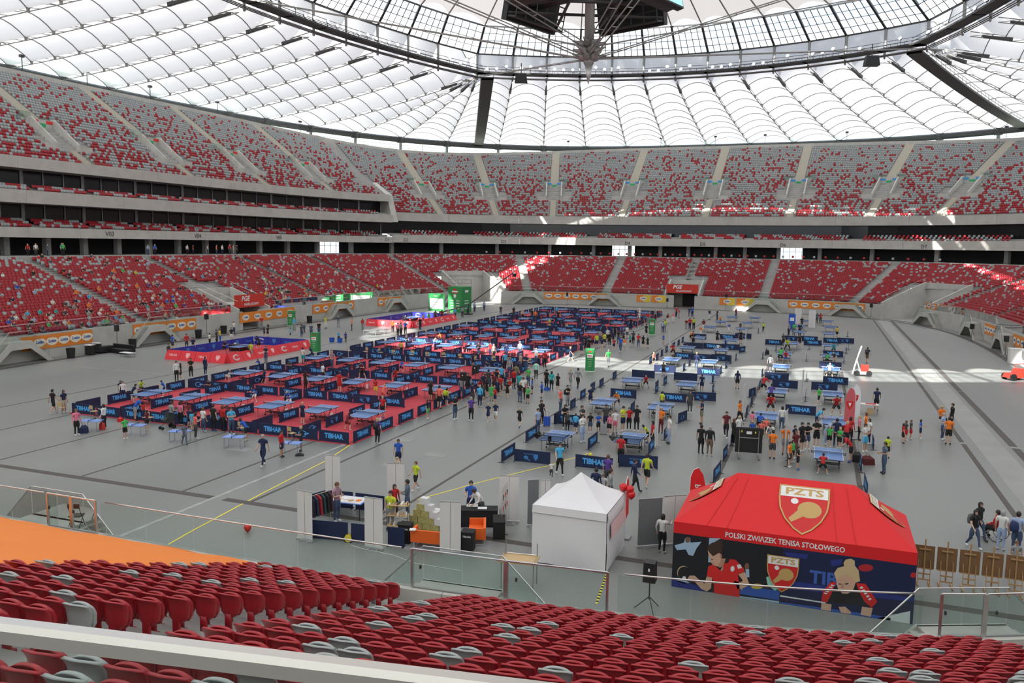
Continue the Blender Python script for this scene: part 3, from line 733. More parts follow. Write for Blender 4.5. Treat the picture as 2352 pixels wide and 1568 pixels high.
# glass ring
GI = 0.895
M_FROST = membrane_mat('frosted_glass', (0.72, 0.75, 0.74), (0.5, 0.52, 0.52), 0.62)
M_GFRAME = mat('glazing_bar', (0.05, 0.052, 0.055), rough=0.5)
gl_rest = MB()
for i in range(NR):
    a, b = rp[i]+Vector((0, 0, ZG0)), rp[(i+1) % NR]+Vector((0, 0, ZG0))
    a1, b1 = scaled(a, GI), scaled(b, GI); a1.z = b1.z = ZG1
    P = lambda u, v: a.lerp(b, u).lerp(a1.lerp(b1, u), v)
    m_ = P(.5, .5); v_ = np.array(m_)-np.array([0, 0, CH]); px, py = proj(m_) if v_@_F > 5 else (9e9, 9e9)
    vis = -150 < px < 2500 and py > -120
    fr = MB()
    fr.tube([P(0, 0), P(0, 1)], .26, M_DSTEEL, 4).tube([P(0, 0), P(1, 0)], .22, M_DSTEEL, 4).tube([P(0, 1), P(1, 1)], .18, M_DSTEEL, 4)
    for u in (.2, .4, .6, .8): fr.tube([P(u, 0), P(u, 1)], .07, M_GFRAME, 4)
    for v in (.25, .5, .75): fr.tube([P(0, v), P(1, v)], .06, M_GFRAME, 4)
    fo = fr.build('glazing_frame', M_DSTEEL, ROOF)
    nu, nv = 5, 2
    for iu in range(nu):
        for iv in range(nv):
            q = [P(iu/nu, iv/nv), P((iu+1)/nu, iv/nv), P((iu+1)/nu, (iv+1)/nv), P(iu/nu, (iv+1)/nv)]
            gm = M_FROST if iv == 0 else M_ROOFGLASS
            if vis: MB().add(q, [(0, 1, 2, 3)], gm).build('glass_pane', gm, fo)
            else: gl_rest.add(q, [(0, 1, 2, 3)], gm)
o = gl_rest.build('glass_panes_beyond', M_ROOFGLASS, ROOF); o['kind'] = 'stuff'
# inner retractable membrane with scalloped edge and radial cables up to the spire head
APEX = Vector((CX, CY, 66.0))
for i in range(NR):
    a, b = scaled(rp[i], GI), scaled(rp[(i+1) % NR], GI); a = a+Vector((0, 0, ZG1+.2)); b = b+Vector((0, 0, ZG1+.2)); n = 6; m = 5
    vs = []
    for j in range(m+1):
        v = j/m
        for q in range(n+1):
            u = q/n; p0 = a.lerp(b, u); c_ = APEX-p0; e = 0.035*(1-v)*(1-abs(2*u-1)**2)-0.0
            p = p0+c_*(v*.97+(e if j == 0 else 0)); p.z -= 1.5*math.sin(math.pi*v); vs.append(p)
    fs = [(j*(n+1)+q, j*(n+1)+q+1, (j+1)*(n+1)+q+1, (j+1)*(n+1)+q) for j in range(m) for q in range(n)]
    MB().add(vs, fs, M_MEMB2).build('inner_membrane_panel', M_MEMB2, ROOF, smooth=True)
    cb = MB(); pts = [vs[j*(n+1)]+Vector((0, 0, -.15)) for j in range(m+1)]; cb.tube(pts, .13, M_RIB, 4)
    cb.build('radial_cable', M_RIB, ROOF)
# outer compression ring, window band under it and raking columns
ss = np.linspace(0, PERIM, 241); x, y = PT(ss, droof(ss))
mb = MB(); mb.tube([(x[i], y[i], ZO-.6) for i in range(240)], .75, M_DSTEEL, 6, closed=True); mb.build('compression_ring', M_DSTEEL, ROOF)
mb = MB()
for zq in (36.2, 37.0, 37.8, 38.6, 39.4):
    mb.tube([(PT(s, droof(s)+3.5)[0], PT(s, droof(s)+3.5)[1], zq) for s in ss[:-1]], .06, M_STEEL, 4, closed=True)
mb.build('facade_rails', M_STEEL, ROOF)['kind'] = 'stuff'
for k in range(NT):
    p = tp(k, 1.0); mb = MB(); d = Vector((p.x-CX, p.y-CY, 0)).normalized(); q = p+d*1.0
    mb.tube([(p.x, p.y, ZO-.7), (q.x, q.y, 33.5)], .42, M_STEEL, 6); mb.box((p.x, p.y, ZO-.7), (1.6, 1.6, 1.5), M_DSTEEL); mb.build('raking_column', M_STEEL, ROOF)
# radial catwalks at the far corners
for sd in (-1, 1):
    a = Vector((CX+sd*38.7, CY+63.5, ZR-1.0)); b = Vector((CX+sd*68.0, CY+128.5, ZO-.6)); mb = MB(); n = 10; wv = Vector((b.y-a.y, a.x-b.x, 0)).normalized()*1.25
    pts = [a.lerp(b, t)-Vector((0, 0, 1.4*4*t*(1-t)*.5)) for t in np.linspace(0, 1, n+1)]
    vs = []
    for p in pts: vs += [p-wv, p+wv, p+wv+Vector((0, 0, .35)), p-wv+Vector((0, 0, .35))]
    fs = [(4*i+q, 4*i+(q+1) % 4, 4*i+4+(q+1) % 4, 4*i+4+q) for i in range(n) for q in range(4)]; mb.add(vs, fs, M_DSTEEL)
    for e in (-1, 1):
        for h in (.8, 1.4): mb.tube([p+wv*e+Vector((0, 0, h)) for p in pts], .05, M_STEEL, 4)
        for i in range(0, 31):
            p = a.lerp(b, i/30)-Vector((0, 0, 1.4*4*(i/30)*(1-i/30)*.5)); mb.tube([p+wv*e, p+wv*e+Vector((0, 0, 1.4))], .04, M_STEEL, 3)
    mb.build('radial_catwalk', M_DSTEEL, ROOF)
# ---------------- hanging spire with its cables and the video cube (a thing of its own)
SP = thing('hanging_spire', 'pointed steel spire with dark video screen frame hung under the roof centre', 'spire', (CX, CY, 30.5))
M_SPIRE = mat('spire_steel', (0.50, 0.50, 0.49), rough=0.35, metal=0.6); M_CAST = mat('cast_node', (0.33, 0.32, 0.31), rough=0.5, metal=0.4)
MB().lathe([(.02, 0), (.28, 1.0), (.46, 2.1)], n=14).build('spire_tip', M_SPIRE, SP, smooth=True)
MB().lathe([(.55, 4.6), (.55, 35.0), (.3, 35.4)], n=18).build('shaft', M_SPIRE, SP, smooth=True)
MB().lathe([(.46, 2.1), (.62, 2.4), (.62, 4.6)], n=12).build('core', M_CAST, SP)
CORN = [(40.5, 62.5), (-40.5, 62.5), (-40.5, -62.5), (40.5, -62.5), (53.5, 0), (-53.5, 0)]
for lv, z in enumerate((2.75, 3.45, 4.2)):
    for q in range(6):
        an = 2*math.pi*(q+.5)/6+lv*.5; d = Vector((math.cos(an), math.sin(an), .28)).normalized(); p = Vector((0, 0, z))
        MB().tube([p+d*.3, p+d*.95, p+d*1.45, p+d*2.0], [.42, .40, .17, .10], M_CAST, 8).build('cast_node', M_CAST, SP, smooth=True)
def cable_pair(p, q, r=.075, gap=.35):
    d = (q-p).normalized(); w_ = d.cross(Vector((0, 0, 1))).normalized()*gap; mb = MB(); mb.tube([p+w_, q+w_], r, M_RIB, 4).tube([p-w_, q-w_], r, M_RIB, 4)
    for t in np.linspace(.04, .96, 16): c = p.lerp(q, t); mb.tube([c+w_, c-w_], .05, M_RIB, 3)
    mb.build('cable_pair', M_RIB, SP)
for cx_, cy_ in CORN:
    d = Vector((cx_, cy_, 0)).normalized(); cable_pair(Vector((d.x*1.2, d.y*1.2, 3.0)), Vector((cx_, cy_, ZR-31.0)))
for cx_, cy_ in ((-36, 56), (36, 56), (-36, -56), (36, -56)):
    d = Vector((cx_, cy_, 0)).normalized(); cable_pair(Vector((d.x*1.2, d.y*1.2, 4.4)), Vector((cx_, cy_, ZG1-30.6)), gap=.5)
M_SCREEN = mat('screen_teal', (0.02, 0.05, 0.05), emit=(0.42, 0.86, 0.84, 0.95)); M_SCRG = mat('screen_green', (0.0, 0.05, 0.02), emit=(0.02, 0.42, 0.16, 0.8))
VC = SP; VT = Matrix.Translation((0, 0, 7.3)) @ Matrix.Rotation(R(-20), 4, 'Z')
for q in range(4):
    an = q*math.pi/2; T = VT @ Matrix.Rotation(an, 4, 'Z') @ Matrix.Translation((0, -8.3, 3.4)) @ Matrix.Rotation(R(-12), 4, 'X')
    MB().box((0, 0, 0), (9.2, .8, 6.2), M_BLACK, M4=T).build('screen_housing', M_BLACK, VC)
    so = MB().box((0, -.43, 0), (8.8, .05, 5.8), M_SCREEN if q % 2 else M_SCRG, M4=T).build('screen', M_SCREEN, VC)
    fr = MB()
    for u in np.linspace(-4.4, 4.4, 6): fr.tube([T @ Vector((u, 1.6, -2.6)), T @ Vector((u, 1.6, 2.6))], .08, M_DSTEEL, 4).tube([T @ Vector((u, .4, -2.6)), T @ Vector((u, 1.6, -2.6))], .08, M_DSTEEL, 4)
    for v in (-2.6, -1.5, 0, 1.5): fr.tube([T @ Vector((-4.4, 1.6, v)), T @ Vector((4.4, 1.6, v))], .08, M_DSTEEL, 4)
    fr.box((0, 1.0, -2.7), (9.0, 1.4, .1), M_DSTEEL, M4=T); fr.build('service_frame', M_DSTEEL, VC)
    T2 = VT @ Matrix.Rotation(an, 4, 'Z'); br = MB(); br.box((0, -4.2, 2.6), (1.6, 7.6, .35), M_DSTEEL, M4=T2)
    for sd in (-1, 1):
        for h in (.6, 1.1): br.tube([T2 @ Vector((sd*.8, -.8, 2.7+h)), T2 @ Vector((sd*.8, -7.6, 2.7+h))], .05, M_DSTEEL, 4)
        for u in np.linspace(-7.6, -.8, 7): br.tube([T2 @ Vector((sd*.8, u, 2.7)), T2 @ Vector((sd*.8, u, 3.9))], .04, M_DSTEEL, 3)
    br.tube([T2 @ Vector((0, -.6, 7.5)), T2 @ Vector((0, -8.0, 3.0))], .16, M_DSTEEL, 5).tube([T2 @ Vector((-4.5, -8.3, 1.0)), T2 @ Vector((8.3, 4.5, 1.0))], .18, M_DSTEEL, 5).tube([T2 @ Vector((-4.5, -8.3, 6.0)), T2 @ Vector((8.3, 4.5, 6.0))], .18, M_DSTEEL, 5)
    br.build('bridge', M_DSTEEL, VC)
MB().lathe([(2.6, 2.3), (2.6, 2.7), (.62, 2.7), (.62, 2.3)], n=16, M4=VT).build('platform', M_DSTEEL, VC)
MB().box((0, 0, 5.4), (4.4, 4.4, 4.2), M_BLACK, M4=VT).build('machine_room', M_BLACK, VC)
MB().box((-3.9, 1.0, 3.4), (1.2, 1.0, 1.3), M_WHITE, M4=VT).build('equipment_case', M_WHITE, VC)
for px, py in ((1197, 180), (2002, 140)):
    d = ray(px, py); t = (43.5-CH)/d[2]; p = Vector((d[0]*t, d[1]*t, 43.5)); mb = MB(); mb.box((p.x, p.y, p.z), (2.4, 1.4, 1.6), M_BLACK, rz=.3, taper=.8)
    mb.tube([p, p+Vector((0, 0, 2.8))], .1, M_DSTEEL, 4); tag(mb.build('hanging_speaker', M_BLACK), 'black loudspeaker cluster hung below the roof ring near '+('the left radial catwalk' if px < 1500 else 'the right radial catwalk'), 'speaker')
# ---------------------------------------------------------------- seats
def seat_geo_low():
    # folded stadium seat: curved back and tipped up pan, local -y looks to the field; origin on the tread
    mb = MB()
    mb.add([(-.22, .16, .40), (.22, .16, .40), (.23, .10, .80), (-.23, .10, .80), (-.20, .22, .40), (.20, .22, .40), (.20, .20, .82), (-.20, .20, .82)],
           [(0, 1, 2, 3), (5, 4, 7, 6), (3, 2, 6, 7), (0, 3, 7, 4), (1, 5, 6, 2)])
    mb.add([(-.20, .0, .42), (.20, .0, .42), (.21, .03, .72), (-.21, .03, .72), (-.21, .12, .36), (.21, .12, .36), (.21, .12, .72), (-.21, .12, .72)],
           [(0, 1, 2, 3), (3, 2, 6, 7), (0, 4, 5, 1), (0, 3, 7, 4), (1, 5, 6, 2)])
    return np.array([tuple(v) for v in mb.v]), np.array(mb.f)
SGV, SGF = seat_geo_low()
def section_list(aisles, lo, hi):
    a = sorted([lo]+[x for x in aisles if lo < x < hi]+[hi]); return list(zip(a[:-1], a[1:]))
seats = []      # (x, y, z, rot, grey, row, near?)
people_slots = []
AS = sorted(AISLES); secs = list(zip(AS, AS[1:]+[AS[0]+PERIM]))
for (a, b) in secs:
    for i in range(NLOW):
        d = LD0+LDD*i+.30; z = LZ0+LDZ*i
        x0, y0 = PT(np.array([a, b]), d); ss = np.linspace(a, b, 60); xx, yy = PT(ss, d); L = np.hypot(np.diff(xx), np.diff(yy)); cum = np.concatenate([[0], np.cumsum(L)])
        n = int((cum[-1]-2*GAP)//0.50)
        if n < 1: continue
        pos = GAP+.25+np.arange(n)*((cum[-1]-2*GAP)/n); sv = np.interp(pos, cum, ss); px_, py_ = PT(sv, d); _, _, nx, ny = base(sv); hd = np.arctan2(ny, nx)-np.pi/2
        for q in range(n):
            sm = sv[q] % PERIM
            if i < cut_rows(sm)+(1 if cut_rows(sm) else 0): continue
            if open_at(sm, 1.6) and i < 14: continue
            pg = .05+.20*(i/NLOW)**1.3
            seats.append([px_[q], py_[q], z, hd[q], random.random() < pg, i, sm, 0])
def add_upper(ais, lo, hi, n, d0, z0, vs):
    for (a, b) in section_list(ais, lo, hi):
        for i in range(n):
            t = (i+.45)/n; ss = np.linspace(a, b, 40); d = d0+(dtop(ss)-d0)*t; xx, yy = PT(ss, d); L = np.hypot(np.diff(xx), np.diff(yy)); cum = np.concatenate([[0], np.cumsum(L)])
            g0 = 1.2; m = int((cum[-1]-2*g0)//0.52)
            if m < 1: continue
            pos = g0+.26+np.arange(m)*((cum[-1]-2*g0)/m); sv = np.interp(pos, cum, ss); dv = d0+(dtop(sv)-d0)*t; zv = z0+(ztop(sv)-.7-z0)*(i/n); px_, py_ = PT(sv, dv); _, _, nx, ny = base(sv); hd = np.arctan2(ny, nx)-np.pi/2
            for q in range(m):
                da, db = pos[q], cum[-1]-pos[q]; tv0, tv1 = (0.25, 0.46) if n == NU else (.16, .40)
                if min(da, db) < 4.2 and tv0-.03 < t < tv1+.06 and min(da, db) < (4.2 if t < tv0+.1 else 2.6): continue
                seats.append([px_[q], py_[q], zv[q], hd[q], random.random() > .46*(1-t)**1.2+.08, 100+i, sv[q], 1])
add_upper(UAISF, SFR+2, SA-.5, NU, 26.9, 19.0, VOM); add_upper(UAISL, SA+.5, SB, NUL, 25.7, 22.6, VOM)
# balcony seats: blocks of alternating colours
def add_balcony(lo, hi, rows, blk):
    for r_, (d, z) in enumerate(rows):
        for s in np.arange(lo, hi, .56*(1-d/110)):
            k = (s % blk)/blk
            if k < .12: continue
            x, y = PT(s, d); grey = (int(s/.9)*7919+r_*31) % 5 < 2 if random.random() < .8 else random.random() < .5
            seats.append([float(x), float(y), z, heading(s), grey, 200+r_, s, 1])
add_balcony(SFR+60, SA-2, ((24.9, 13.8), (25.8, 14.15), (26.7, 14.5)), 16)
add_balcony(SA+2, SB, ((24.9, 13.35), (25.8, 13.71), (26.7, 14.07)), 9); add_balcony(SA+2, SB, ((24.9, 18.2), (25.8, 18.56)), 9)
for k, s in enumerate(np.arange(sx_far(35), sx_far(-35), 1.6)):
    x, y = PT(s, LTOP+1.4); seats.append([float(x), float(y), PLZ, heading(s), k % 3 == 0, 220, s, 1])
# which ones show? drop those out of view, keep the camera's own surroundings
keep = []
for s_ in seats:
    v = np.array([s_[0], s_[1], s_[2]+.5-CH]); dz = v@_F
    if dz < .5: continue
    px, py = 1176+FPX*(v@_R)/dz, 784-FPX*(v@_U)/dz
    if -220 < px < 2570 and -150 < py < 1760: keep.append((s_, px, py, dz))
# orange cover over the first rows of the left near section
COVER_S = (sx_near(-16), sx_near(8.6))
def covered(s_):
    if s_[5] > 11 or s_[7]: return False
    x = s_[0]-CX; yy = s_[1]-CY
    if yy > -60: return False
    lim = 11.2
    return x < lim
keep = [k for k in keep if not covered(k[0])]
near_k = [k for k in keep if not k[0][7] and k[0][1] < 24 and k[0][5] < 27]
near_k.sort(key=lambda k: k[3]); ind = near_k[:300]; near_rest = near_k[300:]
nid = set(id(k[0]) for k in near_k)
far = np.array([[*k[0][:4], float(k[0][4])] for k in keep if id(k[0]) not in nid])
def seat_cloud(name, arr, GV, GF, mats):
    n = len(arr); c, s_ = np.cos(arr[:, 3]), np.sin(arr[:, 3])
    X = arr[:, 0][:, None]+c[:, None]*GV[None, :, 0]-s_[:, None]*GV[None, :, 1]; Y = arr[:, 1][:, None]+s_[:, None]*GV[None, :, 0]+c[:, None]*GV[None, :, 1]
    Z = arr[:, 2][:, None]+np.broadcast_to(GV[None, :, 2], X.shape)
    V = np.stack([X, Y, Z], -1).reshape(-1, 3); F_ = (GF[None]+(np.arange(n)*len(GV))[:, None, None]).reshape(-1, 4)
    return np_mesh(name, V, F_, np.repeat(arr[:, 4].astype(int), len(GF)), mats)
# detailed seat: rolled shell back, tipped up pan, bracket foot
def seat_parts():
    nu, nv = 9, 6
    def shell(w0, prof, th, curve):
        # prof: list of (y, z, half width)
        vs = []; fs = []
        for sgn in (0, 1):
            for (y, z, hw) in prof:
                for q in range(nu):
                    u = 2*q/(nu-1)-1; yy = y+curve*(u*u)*(-1)+ (th if sgn else 0); vs.append((u*hw, yy, z+(-.035*abs(u)**3 if z > .7 else 0)))
        n = len(prof); off = n*nu
        for i in range(n-1):
            for q in range(nu-1):
                a = i*nu+q; fs += [(a, a+1, a+nu+1, a+nu), (off+a+nu, off+a+nu+1, off+a+1, off+a)]
        for q in range(nu-1):
            fs += [(q, off+q, off+q+1, q+1), ((n-1)*nu+q+1, off+(n-1)*nu+q+1, off+(n-1)*nu+q, (n-1)*nu+q)]
        for i in range(n-1):
            fs += [(i*nu, (i+1)*nu, off+(i+1)*nu, off+i*nu), (i*nu+nu-1, off+i*nu+nu-1, off+(i+1)*nu+nu-1, (i+1)*nu+nu-1)]
        return vs, fs
    b = MB(); b.add(*shell(0, [(.12, .34, .10), (.13, .42, .19), (.12, .55, .215), (.13, .68, .225), (.155, .77, .232), (.18, .81, .232), (.205, .825, .222)], .055, .07))
    p = MB(); p.add(*shell(0, [(-.01, .37, .17), (-.045, .46, .205), (-.05, .62, .21), (-.02, .74, .20), (.02, .785, .18)], .065, -.02))
    f = MB(); f.box((0, .16, .25), (.13, .05, .34)); f.box((0, .13, .045), (.11, .16, .05)); f.box((0, .16, .10), (.09, .07, .1)); f.box((0, .05, .40), (.30, .10, .05))
    return b.mesh('seat_back', M_RED, True), p.mesh('seat_pan', M_RED, True), f.mesh('seat_bracket', M_RED)
SBK, SPN, SBR = seat_parts()
SBKG, SPNG, SBRG = [m.copy() for m in (SBK, SPN, SBR)]
for m in (SBKG, SPNG, SBRG): m.materials.clear(); m.materials.append(M_GREYSEAT)
ONES = 'first second third fourth fifth sixth seventh eighth ninth tenth eleventh twelfth thirteenth fourteenth fifteenth sixteenth seventeenth eighteenth nineteenth twentieth'.split()+['topmost']*10
def in_left(k): return k[0][0] < -9.6
def seat_label(k):
    col = 'grey' if k[0][4] else 'red'
    side = 'in the block left of the aisle steps with yellow marks' if in_left(k) else 'in the wide block right of the aisle steps'
    if k[2] > 1470 and k[1] < 860 and k[3] < 14: return f'{col} stadium seat in {ONES[k[0][5]]} row seen through glass below the near rail'
    return f'{col} folding stadium seat in {ONES[k[0][5]]} row above glass fence, '+('left' if in_left(k) else 'right')+' of aisle steps'
for k in ind:
    s_ = k[0]; g_ = s_[4]
    t = thing('stadium_seat', seat_label(k), 'seat', (s_[0], s_[1], s_[2]), s_[3], ('grey' if g_ else 'red')+' stadium seats '+('left of the aisle' if in_left(k) else 'right of the aisle'))
    if 'through the glass' in t['label']: t['group'] = ('grey' if g_ else 'red')+' seats behind the near glass'
    link('seat_back', SBKG if g_ else SBK, t); link('seat_pan', SPNG if g_ else SPN, t); link('bracket', SBRG if g_ else SBR, t)
# the rest of the near block in the same full shape, everything further off in a lighter one; one object
def tris4(me):
    V = np.array([v.co[:] for v in me.vertices]); F_ = np.array([list(p.vertices) for p in me.polygons]); return V, F_
GVs, GFs, o = [], [], 0
for me in (SBK, SPN, SBR):
    v, f = tris4(me); GVs.append(v); GFs.append(f+o); o += len(v)
GVN, GFN = np.concatenate(GVs), np.concatenate(GFs)
nr = np.array([[*k[0][:4], float(k[0][4])] for k in near_rest])
me1 = seat_cloud('seats_far', far, SGV, SGF, [M_RED, M_GREYSEAT])
def merge(name, parts, mats):
    Vs, Fs, Ms, o = [], [], [], 0
    for me in parts:
        v = np.empty(len(me.vertices)*3, np.float32); me.vertices.foreach_get('co', v); f = np.empty(len(me.loops), np.int32); me.loops.foreach_get('vertex_index', f); mi = np.empty(len(me.polygons), np.int32); me.polygons.foreach_get('material_index', mi)
        Vs.append(v.reshape(-1, 3)); Fs.append(f.reshape(-1, 4)+o); Ms.append(mi); o += len(me.vertices)
    return np_mesh(name, np.concatenate(Vs), np.concatenate(Fs), np.concatenate(Ms), mats)
me2 = seat_cloud('seats_near_rest', nr, GVN, GFN, [M_RED, M_GREYSEAT]) if len(nr) else None
so = link('stadium_seats', merge('stadium_seats', [m for m in (me1, me2) if m], [M_RED, M_GREYSEAT]))
tag(so, 'red and grey stadium seats filling the far and side stands', 'seats', kind='stuff')
print('SEATS far', len(far), 'near individual', len(ind), 'near rest', len(near_rest))
# orange cover cloth draped over the first rows of the left near block
def cover_cloth():
    nu, nv = 80, 26; vs = []
    for j in range(nv+1):
        for i in range(nu+1):
            row = 12.7*j/nv-.6; xr = -30+41.3*i/nu
            s = sx_near(min(xr, 47)); d = LD0+LDD*max(row, -.2)+.15; x, y = PT(s, d)
            z = LZ0+LDZ*max(row, 0)+.62+.05*math.sin(row*6.28)+.025*math.sin(i*1.3+j*.8)+.02*math.sin(i*.37*j)
            if j == 0: z -= .35
            if i == nu: z -= .12
            vs.append((float(x), float(y), z))
    return vs, [(j*(nu+1)+i, j*(nu+1)+i+1, (j+1)*(nu+1)+i+1, (j+1)*(nu+1)+i) for j in range(nv) for i in range(nu)]
v_, f_ = cover_cloth(); tag(MB().add(v_, f_, M_ORANGE).build('seat_cover_cloth', M_ORANGE, smooth=True), 'bright orange cloth spread over the front seats beside the glass fence', 'cloth')
# near blurred handrail with glass under it
RAIL = struct(empty('wall_near_railing'))
ra, rb = Vector(G(-420, 1392, 11.0)), Vector(G(1290, 1602, 11.0)); dv = (rb-ra).normalized(); wv = Vector((-dv.y, dv.x, 0))
mb = MB(); vs = []
for p in (ra, rb):
    for (u, z) in ((-.035, -.03), (.035, -.03), (.035, .012), (.02, .03), (-.02, .03), (-.035, .012)): vs.append(p+wv*u+Vector((0, 0, z)))
mb.add(vs, [(i, (i+1) % 6, 6+(i+1) % 6, 6+i) for i in range(6)]+[(5, 4, 3, 2, 1, 0), (6, 7, 8, 9, 10, 11)], M_STAIN); mb.build('handrail', M_STAIN, RAIL)
for t0, t1 in ((0, .33), (.335, .66), (.665, 1)):
    p, q = ra.lerp(rb, t0), ra.lerp(rb, t1); MB().add([p+Vector((0, 0, -1.05)), q+Vector((0, 0, -1.05)), q+Vector((0, 0, -.03)), p+Vector((0, 0, -.03))], [(0, 1, 2, 3)], M_GLASS).build('glass_pane', M_GLASS, RAIL)
# ---------------------------------------------------------------- table tennis tables, barriers, courts
M_TTOP = mat('table_blue', (0.075, 0.19, 0.46), rough=0.38); M_TLINE = mat('table_line', (0.85, 0.85, 0.85), rough=0.5)
M_NAVY = mat('barrier_navy', (0.010, 0.020, 0.070), rough=0.75); M_PRINT = mat('print_blue', (0.09, 0.42, 0.90), rough=0.7)
M_PRINTD = mat('print_blue_dim', (0.05, 0.22, 0.55), rough=0.7); M_FOOT = mat('barrier_foot', (0.02, 0.02, 0.022), rough=0.6)
M_CARPET = mat('court_red', (0.52, 0.045, 0.065), rough=0.85, var=0.06, vscale=1.0)
M_BANRED = mat('banner_red', (0.75, 0.03, 0.045), rough=0.6); M_BANBLUE = mat('banner_blue', (0.02, 0.035, 0.36), rough=0.6); M_PINK = mat('print_pink', (0.92, 0.45, 0.45), rough=0.7)
def net_material():
    m = bpy.data.materials.new('net_mesh'); m.use_nodes = True; t = m.node_tree; t.nodes.clear(); o = N(t, 'ShaderNodeOutputMaterial')
    a = N(t, 'ShaderNodeBsdfTransparent'); b = N(t, 'ShaderNodeBsdfDiffuse'); b.inputs['Color'].default_value = (0.05, 0.07, 0.12, 1); mm = N(t, 'ShaderNodeMixShader'); mm.inputs[0].default_value = .55
    t.links.new(a.outputs[0], mm.inputs[1]); t.links.new(b.outputs[0], mm.inputs[2]); t.links.new(mm.outputs[0], o.inputs[0]); return m
M_NET = net_material()
def table_meshes():
    d = {}
    mb = MB(); mb.box((0, 0, .745), (1.525, 1.362, .03), M_TTOP); mb.box((0, 0, .715), (1.46, 1.30, .035), M_BLACK); d['half'] = mb.mesh('table_half')
    mb = MB()
    for x in (-.7525, 0, .7525): mb.box((x, 0, .7605), (.02 if x else .006, 1.362, .002), M_TLINE)
    mb.box((0, -.671, .7605), (1.525, .02, .002), M_TLINE); d['lines'] = mb.mesh('table_lines')
    mb = MB(); mb.add([(-.9, 0, .765), (.9, 0, .765), (.9, 0, .90), (-.9, 0, .90)], [(0, 1, 2, 3)], M_NET); mb.box((0, 0, .905), (1.83, .012, .016), M_TLINE)
    for s in (-1, 1): mb.box((s*.91, 0, .82), (.03, .03, .17), M_BLACK).box((s*.84, 0, .735), (.16, .05, .03), M_BLACK)
    d['net'] = mb.mesh('net')
    mb = MB(); mb.tube([(0, 0, 0), (0, 0, .72)], .022, M_STEEL, 6); d['leg'] = mb.mesh('table_leg')
    mb = MB(); 
    for y in (-.16, .16):
        mb.box((0, y, .20), (1.25, .05, .05), M_BLACK)
        for x in (-.58, .58): mb.tube([(x, y, .2), (x, y*2.8, .70)], .02, M_BLACK, 5)
    for x in (-.58, .58): mb.box((x, 0, .22), (.06, .7, .05), M_BLACK)
    d['carriage'] = mb.mesh('undercarriage')
    mb = MB(); mb.lathe([(.035, -.02), (.065, -.02), (.065, .02), (.035, .02)], n=10, m=M_BLACK, M4=Matrix.Rotation(R(90), 4, 'Y')); d['wheel'] = mb.mesh('wheel')
    mb = MB()
    for y in (-1.1, 1.1): mb.box((0, y, .66), (1.3, .04, .04), M_STEEL)
    for x in (-.6, .6): mb.box((x, 0, .68), (.03, 2.2, .04), M_STEEL)
    d['frame'] = mb.mesh('support_frame'); return d
TM = table_meshes()
M_SCORE = mat('score_white', (0.85, 0.84, 0.82), rough=0.6)
def make_table(loc, rz, label, group, full=True, net=True):
    t = thing('table_tennis_table', label, 'table', loc, rz, group)
    for sg in (1, -1):
        h = link('table_half', TM['half'], t, (0, -.684*sg, 0), 0 if sg > 0 else math.pi); link('white_lines', TM['lines'], h)
    if net: link('net', TM['net'], t)
    for x in (-.6, .6):
        for y in (-1.1, 1.1): link('leg', TM['leg'], t, (x, y, 0))
    link('support_frame', TM['frame'], t)
    if full:
        c = link('undercarriage', TM['carriage'], t)
        for x in (-.58, .58):
            for y in (-.33, .33): link('wheel', TM['wheel'], c, (x, y, .066))
    return t
COLX = [-46.8, -43.1, -39.4, -35.7, -32.0, -28.2]; ROWY = [47.5, 58.5, 69.4, 84.3, 95.1, 106.1, 120.8, 131.0, 141.8]
ORD = ['first', 'second', 'third', 'fourth', 'fifth', 'sixth', 'seventh', 'eighth', 'ninth']
for r_, y in enumerate(ROWY):
    for c_, x in enumerate(COLX):
        bl = ('nearest', 'middle', 'farthest')[r_//3]
        make_table((x+random.uniform(-.05, .05), y+random.uniform(-.06, .06), .012), R(random.uniform(-.8, 1.6)),
                   f'blue table tennis table in {ORD[r_%3]} row of {bl} red court block, {ORD[5-c_]} court from walkway', 'tables on the red courts', full=r_ < 6)
        if r_ < 6:
            sc = MB(); sc.box((0, 0, .40), (.03, .26, .34), M_SCORE); sc.tube([(0, 0, 0), (0, 0, .4)], .02, M_STEEL, 5); sc.box((0, 0, .012), (.25, .25, .02), M_STEEL)
            if r_ == 0 and c_ == 0: sm_ = sc.mesh('score_stand')
            tag(link('score_stand', sm_, None, (x+1.05, y-.05, .012), 0), f'small white score card stand by the net in {ORD[r_%3]} row of {bl} red court block', 'score stand', 'score stands beside the tables')
BLK = [(42.3, 53.7, 64.0, 75.0), (78.8, 89.7, 100.6, 111.5), (115.3, 125.9, 136.5, 147.2)]; XL = [-49.0, -44.95, -41.25, -37.55, -33.85, -30.1, -26.3]
CARP = []
for k, bl in enumerate(BLK):
    c = MB().box((0, 0, 0), (XL[-1]-XL[0]+.3, bl[-1]-bl[0]+.4, .012)).build('court_carpet', M_CARPET, loc=((XL[0]+XL[-1])/2, (bl[0]+bl[-1])/2, .006))
    tag(c, f'red carpet under the {("nearest", "middle", "farthest")[k]} block of courts', 'carpet')
